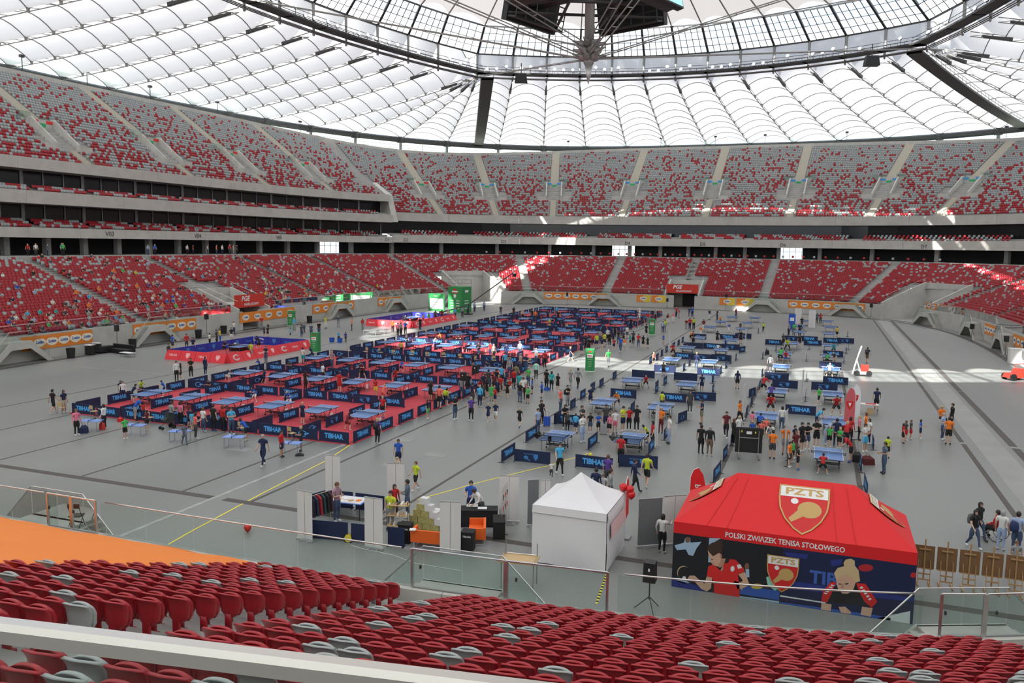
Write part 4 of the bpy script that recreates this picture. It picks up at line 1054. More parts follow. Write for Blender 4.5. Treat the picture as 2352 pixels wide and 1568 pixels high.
# barriers: cloth with print on both faces on a dark frame with feet
def barrier_print(kind):
    mb = MB()
    for sg in (1, -1):
        T = upright((0, -.021*sg, 0), 0) if sg > 0 else Matrix.Rotation(math.pi, 4, 'Z') @ upright((0, -.021, 0), 0)
        if kind == 'letters': text_into(mb, 'TIBHAR', T @ Matrix.Translation((0, .385, 0)), .42, M_PRINT, bold=.018, fit=1.35)
        elif kind == 'emblem':
            W = lambda pts: mb.add([T @ Vector((x, y, 0)) for x, y in pts], [tuple(range(len(pts)))], M_PRINTD)
            text_into(mb, 'TENIS STOLOWY', T @ Matrix.Translation((-.22, .50, 0)), .075, M_PRINTD, bold=.003)
            W([(-.36+.13*math.cos(a), .30+.10*math.sin(a)) for a in np.linspace(0, 6.28, 14)[:-1]]); W([(-.27, .24), (-.10, .13), (-.12, .09), (-.32, .20)])
            W([(.08, .52), (.36, .52), (.36, .34), (.22, .14), (.08, .34)])
        elif kind == 'swirl':
            pts = []
            for rr, rev in ((.20, 1), (.155, -1)):
                for a in np.linspace(0.5, 5.6, 16)[::rev]: pts.append((1.6*rr*math.cos(a), .34+rr*math.sin(a)))
            n = len(pts); half = n//2
            mb.add([T @ Vector((x, y, 0)) for x, y in pts], [(i, i+1, n-2-i, n-1-i) for i in range(half-1)], M_PRINT); text_into(mb, 'Łotos', T @ Matrix.Translation((.05, .34, 0)), .2, M_PRINT, bold=.004) if False else None
            mb.add([T @ Vector((x, y, 0)) for x, y in ((.1, .36), (.42, .44), (.46, .36), (.14, .26))], [(0, 1, 2, 3)], M_PRINT)
    return mb.mesh('print_'+kind)
def barrier_meshes(L):
    c = MB(); c.box((0, 0, .37), (L, .03, .70), M_NAVY)
    f = MB(); f.tube([(0, 0, 0), (0, 0, .72)], .014, M_FOOT, 5).box((0, 0, .012), (.05, .36, .024), M_FOOT)
    return c.mesh('barrier_cloth'), f.mesh('barrier_leg')
BC, BF = barrier_meshes(2.14); BCs, BFs = barrier_meshes(1.5)
BP = {k: barrier_print(k) for k in ('letters', 'emblem', 'swirl')}
NB = 0
KINDTXT = {'letters': 'blue lettering', 'emblem': 'blue emblem', 'swirl': 'swirl logo', 'plain': 'plain cloth'}
def make_barrier(loc, rz, kind, where, group, short=False):
    global NB; NB += 1
    t = thing('court_barrier', f'navy barrier with {KINDTXT[kind]} {where}', 'barrier', loc, rz, group)
    c = link('cloth', BCs if short else BC, t)
    if kind != 'plain':
        p = link('print', BP[kind], c)
        if short: p.scale = (.62, 1, .8); p.location.z = .05
    for sg in (-1, 1): link('leg', BF, t, (sg*((1.5 if short else 2.14)/2-.03), 0, 0))
    return t
def kind_rand(): return random.choices(('letters', 'emblem', 'swirl', 'plain'), (.66, .16, .08, .10))[0]
bar_stuff = []
NBK = 0
for k, bl in enumerate(BLK):
    bname = ('nearest', 'middle', 'farthest')[k]
    for j, y in enumerate(bl):
        n = 10; L = (XL[-1]-XL[0])/n
        for i in range(n):
            if 0 < j < 3 and random.random() < .07: continue
            kd = kind_rand()
            if j == 0 and k == 0: kd = ('letters', 'letters', 'letters', 'letters', 'letters', 'plain', 'swirl', 'letters', 'swirl', 'letters')[i]
            loc = (XL[0]+L*(i+.5), y+random.uniform(-.03, .03), .012); rz = R(random.uniform(-1.0, 1.0))
            if k < 2: make_barrier(loc, rz, kd, ('in front line of %s red courts' % bname, 'behind first row of %s red courts' % bname, 'behind second row of %s red courts' % bname, 'in back line of %s red courts' % bname)[j], 'barriers across the red courts')
            else: bar_stuff.append((loc, rz, kd))
    for i, x in enumerate(XL):
        for j in range(3):
            y0, y1 = bl[j], bl[j+1]; n = 4; L = (y1-y0)/n
            for q in range(n):
                if 0 < i < 6 and (random.random() < .24): continue
                if k == 1 and 0 < i < 6 and q == 3: continue
                kd = kind_rand(); loc = (x+random.uniform(-.06, .06), y0+L*(q+.5), .012); rz = R(90+random.uniform(-2.5, 2.5)) if i < 6 else R(90)
                where = f'along {"walkway" if i == 6 else "stand"} side of {bname} red courts' if i in (0, 6) else f'dividing courts {6-i} and {7-i}, {ORD[j]} row of {bname} block'
                if k < 2: make_barrier(loc, rz, kd, where, 'barriers dividing the red courts')
                else: bar_stuff.append((loc, rz, kd))
mb = MB()
for loc, rz, kd in bar_stuff:
    T = Matrix.Translation(loc) @ Matrix.Rotation(rz, 4, 'Z')
    for sg in (-1, 1): mb.box((sg*1.05, 0, .36), (.03, .03, .72), M_FOOT, M4=T)
    for me in [BC]+([BP[kd]] if kd != 'plain' else []):
        for mi_, m_ in enumerate(me.materials):
            mb.add([T @ v.co for v in me.vertices], [tuple(p.vertices) for p in me.polygons if p.material_index == mi_], m_)
tag(mb.build('court_barriers'), 'navy lettered barriers round the farthest block of red courts', 'barriers', kind='stuff')
# ---- open practice area right of the walkway
def tb(px, py, lab, net=True, rz=0.0, full=True):
    x, y, _ = G(px, py, .76); return make_table((x, y, 0), R(rz+random.uniform(-1.5, 1.5)), lab, 'practice tables on the bare floor', full, net)
TBD = {}
LP = [(1453, 871), (1580, 880), (1387, 921), (1518, 932), (1280, 1000), (1450, 1005), (1544, 823.6), (1629, 829), (1580, 797), (1656, 802), (1606, 774.5), (1680, 779.5), (1632, 750), (1705, 754), (1657, 738), (1718, 741), (1682, 727), (1733.6, 729)]
RP = [(1903, 1041), (1760, 953), (1915, 965), (1785, 896), (1913, 903), (1795, 840), (1909, 846), (1802, 810.5), (1904.5, 816), (1819, 787), (1906, 792), (1836, 761), (1904.5, 765), (1837, 747), (1906, 750), (1848, 736), (1900, 737)]
for k, (pl, nm) in enumerate(((LP, 'practice pair beside walkway,'), (RP, 'practice pair beside feather flags,'))):
    for q, (px, py) in enumerate(pl):
        x, y, _ = G(px, py, .76)
        TBD[(px, py)] = tb(px, py, f'blue table tennis table, {ORD[q//2] if k == 0 else ORD[(q+1)//2]} {"row"} from tents, {nm}{" left" if (q % 2 == 0) == (k == 0) else " right"}', full=y < 100)
EXB = [  # crop offset x, y, scale, then (x, y of the bottom middle, kind, angle)
 (1180, 840, .17857, [(1408, 411, 'L', 0), (2060, 467, 'L', 0), (1665, 153, 'P', 0), (2208, 189, 'P', 0), (1942, 86, 'E', 0), (235, 1249, 'E', 0), (1030, 1324, 'L', -3), (1600, 1312, 'E', 12), (720, 760, 'L', 0),
   (1296, 170, 'e', 90), (1128, 268, 'e', 90), (1015, 322, 'e', 90), (888, 420, 'l', 90), (760, 548, 'e', 90), (562, 722, 'e', 90), (230, 940, 'L', 90), (1015, 1035, 'L', 90), (1948, 238, 'l', 90), (1838, 340, 'l', 90), (1528, 592, 'e', 90), (2170, 718, 'e', 75), (1960, 928, 'l', 90), (1772, 1098, 'L', 90), (-70, 1190, 'L', 90)]),
 (1560, 860, .17857, [(1558, 518, 'L', 0), (1865, 205, 'E', 0), (1358, 176, 'E', 0), (2008, 129, 'L', 0), (1252, 73, 'E', 0), (295, 340, 'E', 14), (938, 283, 's', 75), (932, 398, 'e', 90), (868, 532, 'e', 90), (1038, 178, 'l', 90), (1625, 318, 'L', 90), (435, 235, 'l', 90), (590, 1078, 'l', 88), (485, 1328, 'L', 86), (680, 888, 'e', 90), (1395, 1145, 'e', 90), (2250, 500, 'l', 90)]),
 (1780, 960, .1148, [(1708, 1030, 'l', 90), (1808, 1475, 'L', 90), (1955, 590, 'l', 90)]),
 (1480, 620, .17857, [(822, 1358, 'L', 0), (528, 1415, 'P', 0), (490, 1145, 'L', 0), (732, 1163, 'S', 0), (988, 1173, 'E', 0), (635, 1010, 'P', 0), (870, 1018, 'L', 0), (1105, 1028, 'E', 0), (1258, 1060, 'l', 70), (690, 888, 'S', 0), (1070, 895, 'L', 0), (1270, 883, 'E', 0), (862, 752, 'S', 0), (1098, 773, 'E', 0), (920, 688, 'E', 0), (1175, 693, 'L', 0), (1150, 610, 'P', 0), (1490, 640, 'E', 0),
   (1178, 1158, 'l', 90), (1108, 1198, 'e', 90), (1052, 1260, 'l', 90), (982, 1332, 'l', 90), (510, 1295, 'l', 90), (580, 1228, 'e', 90), (80, 1198, 'l', 90), (165, 1158, 'e', 90), (225, 1105, 'e', 90), (285, 1055, 'l', 90), (382, 1002, 'l', 90), (440, 970, 'e', 90), (492, 932, 'l', 90), (160, 1530, 'e', 90), (270, 1455, 'l', 90), (880, 1445, 'e', 90), (1465, 810, 'e', 90)]),
 (1680, 680, .1403, [(695, 800, 'L', 6), (985, 738, 'E', 0), (1270, 743, 'L', 0), (1328, 808, 'L', 0), (1645, 773, 'L', 0), (1862, 773, 'E', 0), (1662, 995, 'L', 0), (1615, 1188, 'S', 0), (1338, 523, 'L', 0), (1222, 610, 'P', 0), (1615, 588, 'P', 0), (1848, 622, 'E', 8),
   (1230, 1058, 'l', 90), (1838, 1085, 'l', 90), (1875, 935, 'l', 90), (1912, 875, 'e', 90), (605, 1112, 'e', 90), (512, 1022, 'e', 90), (565, 958, 'e', 90), (728, 890, 'e', 90), (1900, 662, 'e', 90), (1230, 1378, 'l', 90), (1272, 870, 'e', 90), (502, 1310, 'e', 90), (462, 1498, 'l', 90), (880, 570, 'e', 90), (928, 480, 'e', 90)])]
TPOS = [tuple(o.location[:2]) for o in TBD.values()]; BPOS = []
KC = {'L': 'letters', 'E': 'emblem', 'P': 'plain', 'S': 'swirl'}
for ox, oy, sc_, lst in EXB:
    for x, y, kd, an in lst:
        wx, wy, _ = G(ox+x*sc_, oy+y*sc_)
        if any(abs(wx-a_) < (.9 if an > 45 else 1.9) and abs(wy-b_) < (1.9 if an > 45 else 1.45) for a_, b_ in TPOS) or any(math.hypot(wx-a_, wy-b_) < .9 for a_, b_ in BPOS) or wy > 125: continue
        BPOS.append((wx, wy))
        make_barrier((wx, wy, 0), R(an+random.uniform(-1.5, 1.5)), KC[kd.upper()], ('across' if an < 45 else 'along')+' practice area '+('near tents' if wy < 52 else 'by sunlit floor' if wy < 90 else 'towards far stand')+(' beside walkway' if wx < -12 else ' between table pairs' if wx < -5 else ' near flags' if wx > 1 else ''), 'barriers in the practice area', short=kd.islower())
print('BARRIERS', NB, 'stuff', len(bar_stuff))
# ---- two show courts with sloping red boards in front and blue boards behind
def show_court(x0, x1, y0, y1, nm):
    tag(MB().box((0, 0, 0), (x1-x0-.3, y1-y0-.3, .012)).build('court_carpet', M_CARPET, loc=((x0+x1)/2, (y0+y1)/2, .006)), f'red carpet of the show court {nm}', 'carpet')
    def board(cx, cy, L, rz, m, txt, idx, tilt, side):
        col = 'red' if m is M_BANRED else 'blue'
        t = thing('show_court_board', f'{col} sloping board on {side} of show court {nm}', 'board', (cx, cy, 0), rz, f'{col} boards round the show court {nm}')
        mb = MB(); w_ = .5*tilt; mb.add([(-L/2, -w_, 0), (L/2, -w_, 0), (L/2, 0, .95), (-L/2, 0, .95), (-L/2, .05, 0), (L/2, .05, 0), (L/2, .05, .95), (-L/2, .05, .95)], [(0, 1, 2, 3), (5, 4, 7, 6), (3, 2, 6, 7), (0, 3, 7, 4), (1, 5, 6, 2)], m); mb.build('panel', m, t)
        pr = MB(); an = math.atan2(w_, .95)
        T = Matrix.Translation((0, -w_/2-.012, .47)) @ Matrix.Rotation(R(90)-an, 4, 'X')
        mm = M_PINK if m is M_BANRED else M_PRINTD
        if txt == 0: text_into(pr, 'TIBHAR', T, .3, mm, bold=.012, fit=1.1)
        elif txt == 1:
            pr.add([T @ Vector(p) for p in ((-.25, .3, 0), (.25, .3, 0), (.25, .0, 0), (0, -.3, 0), (-.25, 0, 0))], [(0, 1, 2, 3, 4)], mm)
        else:
            for rr in (.3, .2): pr.tube([T @ Vector((1.6*rr*math.cos(a), rr*math.sin(a), .005)) for a in np.linspace(.4, 5.8, 16)], .03, M_WHITE, 3)
        pr.build('print', mm, t)
    n = 4; 
    for i in range(n): L = (x1-x0)/n; board(x0+L*(i+.5), y0-.05, L-.04, 0, M_BANRED, (0, 1, 0, 1)[i], i, .9, 'short end')
    n = 7
    for i in range(n): L = (y1-y0)/n; board(x1+.05, y0+L*(i+.5), L-.04, R(90), M_BANRED, (2, 1, 0, 1, 2, 0, 1)[i], i, 1, 'walkway side'); board(x0-.05, y0+L*(i+.5), L-.04, R(90), M_BANBLUE, 1 if i % 2 else 0, i, .1, 'stand side')
    for i in range(4): L = (x1-x0)/4; board(x0+L*(i+.5), y1+.05, L-.04, 0, M_BANBLUE, (2, 1, 0, 1)[i], i, .1, 'far short end')
    t = make_table(((x0+x1)/2, (y0+y1)/2, .012), 0, f'blue match table with black skirt on the show court {nm}', 'show court tables')
    sk = MB(); sk.prism([(-1.25, .68), (1.25, .68), (.75, .05), (-.75, .05)], .08, Matrix.Rotation(R(90), 4, 'Z') @ Matrix.Translation((0, -.35, 0)), M_BLACK); sk.build('skirt', M_BLACK, t)
    u = thing('umpire_table', f'black umpire desk with score card on the show court {nm}', 'table', (x0+1.9, (y0+y1)/2+1.2, .012), R(90))
    MB().box((0, 0, .36), (1.4, .5, .72), M_BLACK).build('desk', M_BLACK, u); MB().box((0, -.02, .80), (.3, .06, .16), M_SCORE).build('score_card', M_SCORE, u)
show_court(-63.0, -55.4, 66.3, 80.2, 'beside front court block'); show_court(-63.0, -55.4, 106.3, 121.0, 'by the green tower')
# chairs in the gaps and before the front line
M_BEECH = mat('beech_ply', (0.55, 0.38, 0.19), rough=0.5)
def chair_tree():
    t = empty('wooden_chair'); sm = MB().box((0, 0, .45), (.42, .40, .02), M_BEECH).mesh('chair_seat'); link('seat', sm, t)
    bm_ = MB().box((0, .20, .74), (.42, .018, .26), M_BEECH).mesh('chair_back'); link('backrest', bm_, t)
    lm = MB().tube([(0, 0, 0), (0, 0, .44)], .012, M_STEEL, 5).mesh('chair_leg'); 
    for x in (-.18, .18):
        for y in (-.17, .17): link('leg', lm, t, (x, y, 0))
    um = MB().tube([(0, 0, .44), (0, .02, .86)], .012, M_STEEL, 5).mesh('chair_post')
    for x in (-.18, .18): link('back_post', um, t, (x, .18, 0))
    return t
CH0 = chair_tree(); first = [True]
def chair(x, y, z, rz, lab, grp):
    c = CH0 if first[0] else copy_tree(CH0); first[0] = False
    c.location = (x, y, z); c.rotation_euler.z = rz; return tag(c, lab, 'chair', grp)
for px, py in ((152, 948), (262, 948), (350, 972), (565, 995), (672, 1010)):
    x, y, _ = G(px, py); chair(x, 41.8, 0, R(180+random.uniform(-20, 20)), 'beech plywood chair standing before the front line of navy barriers', 'chairs at the front of the red courts')
for k in range(12):
    x = -48+k*1.9; chair(x, 77.2+random.uniform(-.4, .3), 0, R(random.uniform(-30, 200)), 'beech plywood chair in the gap between nearest and middle red court blocks', 'chairs in the court gap')
for k in range(8):
    x = -47+k*2.6; chair(x, 113.6+random.uniform(-.3, .3), 0, R(random.uniform(0, 200)), 'beech plywood chair in the gap between middle and farthest red court blocks', 'chairs in the far court gap')
# half size practice tables on folding tube legs in front of the courts
M_MINI = mat('mini_table_blue', (0.16, 0.30, 0.75), rough=0.4); M_TUBEB = mat('tube_blue', (0.10, 0.16, 0.35), rough=0.4)
def mini_table(px, py, rz, lab):
    x, y, _ = G(px, py, .68); t = thing('mini_table', lab, 'table', (x, y, 0), R(rz), 'small practice tables')
    MB().box((0, 0, .67), (1.25, .7, .025), M_MINI).build('table_top', M_MINI, t)
    ln = MB(); ln.box((0, 0, .684), (1.25, .012, .002), M_TLINE)
    for q in (-.344, .344): ln.box((0, q, .684), (1.25, .012, .002), M_TLINE)
    ln.build('white_lines', M_TLINE, t)
    nn = MB(); nn.add([(0, -.38, .685), (0, .38, .685), (0, .38, .78), (0, -.38, .78)], [(0, 1, 2, 3)], M_NET)
    for q in (-.38, .38): nn.box((0, q, .72), (.025, .025, .13), M_BLACK)
    nn.build('net', M_NET, t)
    for sx in (-.5, .5):
        MB().tube([(sx, -.3, .66), (sx, -.3, .012), (sx, .3, .012), (sx, .3, .66)], .012, M_TUBEB, 5).build('leg', M_TUBEB, t)
mini_table(211, 965, 14, 'small blue practice table beside girl in pink shirt'); mini_table(311, 975, 14, 'small blue practice table between two boys in green bibs'); mini_table(413, 989, 14, 'small blue practice table beside the pushchair'); mini_table(538, 1002, 14, 'small blue practice table beside boy in blue shirt'); mini_table(668, 1016, 14, 'small blue practice table beside boy in red shirt')
# one table folded up and rolled upright, in the practice area
x, y, _ = G(1719, 1052); t = thing('folded_table', 'black underside of a folded table tennis table rolled upright on castors', 'table', (x, y, 0), R(8))
MB().box((0, .35, .98), (1.525, .05, 1.45), M_BLACK).build('table_half', M_BLACK, t); MB().box((0, .60, .98), (1.525, .05, 1.45), M_BLACK).build('table_half', M_BLACK, t)
fm = MB()
for sx in (-.55, .55): fm.tube([(sx, .28, .12), (sx, .28, 1.6)], .025, M_STAIN, 6).box((sx, .1, .14), (.05, 1.2, .05), M_STAIN)
for z in (.22, 1.15): fm.tube([(-.55, .28, z), (.55, .28, z)], .025, M_STAIN, 6)
fm.box((0, .31, 1.45), (.3, .02, .16), M_SCORE); fm.box((-.42, .31, 1.52), (.07, .02, .12), M_TAPE); fm.box((.36, .31, 1.48), (.07, .02, .12), M_TAPE); fm.build('folding_frame', M_STAIN, t)
for sx in (-.55, .55):
    for sy in (-.45, .65): link('castor', TM['wheel'], t, (sx, sy, .066))
# ball catch nets on the two nearest practice tables (robot tables)
M_CATCH = net_material(); M_CATCH.node_tree.nodes['Mix Shader'].inputs[0].default_value = .6; M_CATCH.node_tree.nodes['Diffuse BSDF'].inputs['Color'].default_value = (.012, .012, .013, 1)
for px, py, lab in ((1280, 1000, 'black ball catch net round near end of robot table beside blue suitcase'), (1450, 1005, 'black ball catch net round near end of robot table with coach in red shirt')):
    x, y, _ = G(px, py, .76); t = TBD[(px, py)]; W2 = .95; CN = Vector((0, -1.37, .80))
    mb = MB(); pts = [CN+Vector(q) for q in ((-W2, .9, .25), (-W2, -.35, .32), (W2, -.35, .32), (W2, .9, .25))]; lo = [CN+Vector(q) for q in ((-W2+.15, .9, 0), (-W2+.15, -.05, -.02), (W2-.15, -.05, -.02), (W2-.15, .9, 0))]
    mb.add(pts+lo, [(0, 1, 5, 4), (1, 2, 6, 5), (2, 3, 7, 6)], M_CATCH); mb.build('catch_netting', M_CATCH, t)
    MB().tube(pts, .018, M_BLACK, 6).build('rim', M_BLACK, t); MB().box(CN+Vector((0, -.05, .06)), (.16, .16, .3), M_BLACK).build('ball_robot', M_BLACK, t)
    for sd in (-1, 1): MB().tube([CN+Vector((sd*(W2-.15), -.05, -.02)), CN+Vector((sd*W2, -.35, .32))], .014, M_BLACK, 5).build('strut', M_BLACK, t)
# ---------------------------------------------------------------- tents, booth, banners, speakers
M_TENTR = mat('tent_red', (0.72, 0.012, 0.016), rough=0.65, bump=0.15, bscale=3); M_TENTW = mat('tent_white', (0.78, 0.77, 0.79), rough=0.7, bump=0.5, bscale=2.2)
M_GOLD = mat('emblem_gold', (0.56, 0.36, 0.13), rough=0.6); M_EMRED = mat('emblem_red', (0.62, 0.02, 0.02), rough=0.6)
def emblem(mb, T, w):
    # shield with border, white head band, letters, ball and bat; T maps x right, y up
    out = [(-.5, .55), (.5, .55), (.5, .2), (.47, -.05), (.36, -.32), (.18, -.55), (0, -.68), (-.18, -.55), (-.36, -.32), (-.47, -.05), (-.5, .2)]
    def poly(pts, m, z): mb.add([T @ Vector((x*w, y*w, z)) for x, y in pts], [tuple(range(len(pts)))], m)
    poly(out, M_GOLD, .004); poly([(x*.93, y*.93-.005 if y < .5 else y-.035) for x, y in out], M_EMRED, .007)
    poly([(-.465, .515), (.465, .515), (.465, .25), (-.465, .25)], M_WHITE, .010)
    text_into(mb, 'PZTS', T @ Matrix.Translation((0, .385*w, .013)), .24*w, M_GOLD, bold=.008*w, fit=.75*w)
    poly([(-.18+.075*math.cos(a), .14+.075*math.sin(a)) for a in np.linspace(0, 2*math.pi, 15)[:-1]], M_WHITE, .012)
    poly([(.12+.235*math.cos(a), -.05+.21*math.sin(a)) for a in np.linspace(0, 2*math.pi, 21)[:-1]], M_GOLD, .012)
    poly([(-.08, -.05), (.02, -.22), (-.22, -.40), (-.28, -.31)], M_GOLD, .014)
TX0, TX1, TY0, TY1, TE = -4.45, 3.45, 28.7, 32.8, 2.45; RX0, RX1, RYm, RZ = -2.46, 1.53, 30.75, 3.93
tent = thing('event_tent', 'red gazebo tent with gold emblem and printed player pictures on its wall', 'tent', ((TX0+TX1)/2, (TY0+TY1)/2, 0))
tent.matrix_world = Matrix.Translation(tent.location); OX, OY = (TX0+TX1)/2, (TY0+TY1)/2
TL = lambda x, y, z: Vector((x-OX, y-OY, z))
def tent_roof():
    mb = MB()
    def face(cs, n=8):
        # quad patch with a slight hanging sag
        a, b, c, d = [TL(*q) for q in cs]; vs = []
        for j in range(n+1):
            for i in range(n+1):
                u, v = i/n, j/n; p = a.lerp(b, u).lerp(d.lerp(c, u), v); p.z -= .05*math.sin(math.pi*v); vs.append(p)
        mb.add(vs, [(j*(n+1)+i, j*(n+1)+i+1, (j+1)*(n+1)+i+1, (j+1)*(n+1)+i) for j in range(n) for i in range(n)], M_TENTR)
    face([(TX0, TY0, TE), (TX1, TY0, TE), (RX1, RYm, RZ), (RX0, RYm, RZ)]); face([(TX1, TY1, TE), (TX0, TY1, TE), (RX0, RYm, RZ), (RX1, RYm, RZ)])
    face([(TX1, TY0, TE), (TX1, TY1, TE), (RX1, RYm+.01, RZ), (RX1, RYm-.01, RZ)]); face([(TX0, TY1, TE), (TX0, TY0, TE), (RX0, RYm-.01, RZ), (RX0, RYm+.01, RZ)])
    return mb
tr = tent_roof().build('roof_canopy', M_TENTR, tent, smooth=False)
va = MB()
for (xa, ya), (xb, yb) in (((TX0, TY0), (TX1, TY0)), ((TX1, TY0), (TX1, TY1)), ((TX1, TY1), (TX0, TY1)), ((TX0, TY1), (TX0, TY0))):
    va.add([TL(xa, ya, TE-.42), TL(xb, yb, TE-.42), TL(xb, yb, TE), TL(xa, ya, TE)], [(0, 1, 2, 3)], M_TENTR)
va.build('valance', M_TENTR, tent)
sm = MB(); sl_ = math.atan2(RZ-TE, RYm-TY0)
for xs in (-3.3, -2.6, 1.0, 1.6):
    t1 = .93
    p0, p1 = TL(xs, TY0, TE), TL(max(RX0, min(RX1, xs*.8)), TY0+(RYm-TY0)*t1, TE+(RZ-TE)*t1)
    sm = MB(); sm.tube([p0.lerp(p1, t)+Vector((0, -.01, .012-.05*math.sin(math.pi*t*t1))) for t in np.linspace(0, 1, 7)], .009, M_EMRED, 4); sm.build('seam', M_EMRED, tr)
eb = MB(); q = .50; Tm = Matrix.Translation(TL(-.12, TY0+(RYm-TY0)*q, TE+(RZ-TE)*q+.014)) @ Matrix.Rotation(sl_, 4, 'X'); emblem(eb, Tm, 1.7); eb.build('emblem', M_GOLD, tr)
for sd, xe, xr in ((1, TX1, RX1), (-1, TX0, RX0)):
    eb = MB(); ss_ = math.atan2(RZ-TE, abs(xe-xr)); Tm = Matrix.Translation(TL(xe+(xr-xe)*.45, RYm, TE+(RZ-TE)*.45+.014)) @ Matrix.Rotation(sd*R(90), 4, 'Z') @ Matrix.Rotation(ss_, 4, 'X'); emblem(eb, Tm, 1.25); eb.build('emblem', M_GOLD, tr)
tx = MB(); text_into(tx, 'POLSKI ZWIĄZEK TENISA STOŁOWEGO', upright(TL(-.69, TY0-.006, TE-.24), 0), .26, M_WHITE, bold=.006, fit=3.9); tx.build('lettering', M_WHITE, tent)
# printed front wall: flat picture built of thin colour fields
M_NIGHT = mat('print_night', (0.010, 0.011, 0.016), rough=0.55); M_NIGHTB = mat('print_blue_night', (0.010, 0.016, 0.065), rough=0.55)
def pc(name, c): return mat('print_'+name, c, rough=0.6)
w0 = MB(); w0.add([TL(TX0, TY0, .02), TL((TX0+TX1)/2-.2, TY0, .02), TL((TX0+TX1)/2-.2, TY0, TE-.42), TL(TX0, TY0, TE-.42)], [(0, 1, 2, 3)], M_NIGHT)
w0.add([TL((TX0+TX1)/2-.2, TY0, .02), TL(TX1, TY0, .02), TL(TX1, TY0, TE-.42), TL((TX0+TX1)/2-.2, TY0, TE-.42)], [(0, 1, 2, 3)], M_NIGHTB)
wall = w0.build('printed_wall', M_NIGHT, tent)
def uv(x, y):
    u = (x-37)/1248.0; yb = 590+185*u; yt = 322+158*u; return u*(TX1-TX0)+TX0, (yb-y)/(yb-yt)*(TE-.42)
PRN = MB()
def pp(col, pts, layer):
    P = [uv(x, y) for x, y in pts]; PRN.add([TL(x, TY0-.003*layer, max(.02, z)) for x, z in P], [tuple(range(len(P)))], col)
def disc(cx, cy, rx, ry, n=14, a0=0, a1=2*math.pi): return [(cx+rx*math.cos(a), cy+ry*math.sin(a)) for a in np.linspace(a0, a1, n+1)[:-1]]
SK = pc('skin', (.62, .38, .27)); SKD = pc('skin_shade', (.45, .25, .17)); HAIR = pc('brown_hair', (.05, .025, .018)); BLON = pc('blond_hair', (.62, .46, .26)); PRED = pc('red_shirt', (.66, .02, .02)); PBLK = pc('black', (.012, .012, .014)); PBLU = pc('court_blue', (.03, .10, .42)); PHAZE = pc('haze_blue', (.35, .50, .66)); PW = pc('white', (.75, .76, .78)); PDB = pc('deep_blue', (.02, .035, .22)); PMINT = pc('mint', (.30, .60, .50)); PYEL = pc('mustard', (.55, .42, .05)); PBROWN = pc('brown', (.20, .10, .06))
pp(PHAZE, [(45, 385), (98, 372), (104, 350), (132, 350), (134, 372), (195, 368), (168, 402), (152, 438), (126, 432), (110, 405), (60, 408)], 1); pp(PBROWN, disc(118, 358, 13, 15), 2)
pp(PHAZE, [(236, 350), (300, 352), (262, 372), (250, 470), (236, 470)], 1); pp(PHAZE, [(60, 545), (95, 548), (140, 572), (100, 575), (62, 560)], 1)
pp(PDB, [(38, 552), (240, 598), (240, 622), (38, 592)], 1); pp(PBLU, [(415, 585), (624, 612), (624, 660), (415, 628)], 1); pp(PHAZE, [(225, 615), (624, 664), (624, 688), (225, 632)], 2)
pp(PYEL, disc(505, 590, 32, 14), 2); pp(PMINT, [(550, 545), (575, 535), (620, 600), (600, 612), (560, 585)], 2); pp(PHAZE, [(438, 500), (458, 505), (462, 545), (445, 545)], 1); pp(PBROWN, disc(446, 490, 12, 16), 2)
pp(SKD, [(285, 488), (306, 450), (332, 452), (334, 478), (302, 497)], 3); pp(SK, [(230, 405), (236, 400), (262, 432), (290, 422), (308, 432), (303, 468), (286, 490), (264, 484), (250, 468), (247, 452), (238, 440)], 4)
pp(HAIR, [(228, 405), (231, 388), (250, 374), (272, 368), (284, 360), (306, 362), (318, 398), (300, 388), (311, 402), (312, 425), (302, 430), (296, 420), (284, 428), (262, 440), (244, 424)], 5); pp(PBLK, [(252, 455), (262, 452), (262, 456), (253, 459)], 6); pp(SKD, disc(304, 440, 6, 10), 6); pp(SKD, [(258, 472), (272, 470), (270, 476), (260, 476)], 6)
pp(PRED, [(238, 490), (262, 480), (284, 494), (305, 510), (336, 452), (385, 458), (430, 500), (437, 516), (400, 530), (412, 590), (415, 645), (275, 628), (274, 585), (262, 545), (232, 540)], 5); pp(PBLK, [(334, 444), (354, 450), (346, 472), (324, 476)], 6); pp(PW, disc(370, 502, 11, 14), 6); pp(PW, [(392, 482), (412, 480), (420, 498), (400, 502)], 6); pp(SKD, [(305, 508), (318, 484), (322, 500), (312, 516)], 6)
pp(SK, [(232, 538), (262, 545), (258, 600), (236, 614), (205, 602), (168, 566), (138, 562), (127, 548), (138, 534), (165, 535), (186, 552), (222, 576)], 5); pp(SK, [(402, 530), (437, 518), (462, 575), (456, 588), (428, 600), (428, 612), (420, 602), (402, 604), (396, 590), (380, 572), (384, 562), (404, 568), (420, 568), (428, 560)], 5)
pp(pc('rim', (.62, .48, .28)), disc(100, 518, 34, 32), 3); pp(PBLK, disc(104, 521, 34, 32), 4); pp(PW, disc(107, 547, 11, 10), 6)
pp(PDB, [(640, 420), (760, 432), (750, 455), (650, 440)], 1); pp(PDB, [(650, 560), (1285, 640), (1285, 660), (650, 600)], 1); pp(pc('red_blur', (.45, .02, .03)), disc(1045, 495, 36, 18), 1); pp(pc('red_blur', (.45, .02, .03)), disc(1272, 528, 14, 14), 1); pp(PDB, [(870, 460), (930, 452), (925, 480), (880, 490)], 1)
x_, z_ = uv(842, 552); text_into(PRN, 'TIB', upright(TL(x_, TY0-.004, z_), 0), .62, pc('letters_blur', (.05, .12, .45)), bold=.02)
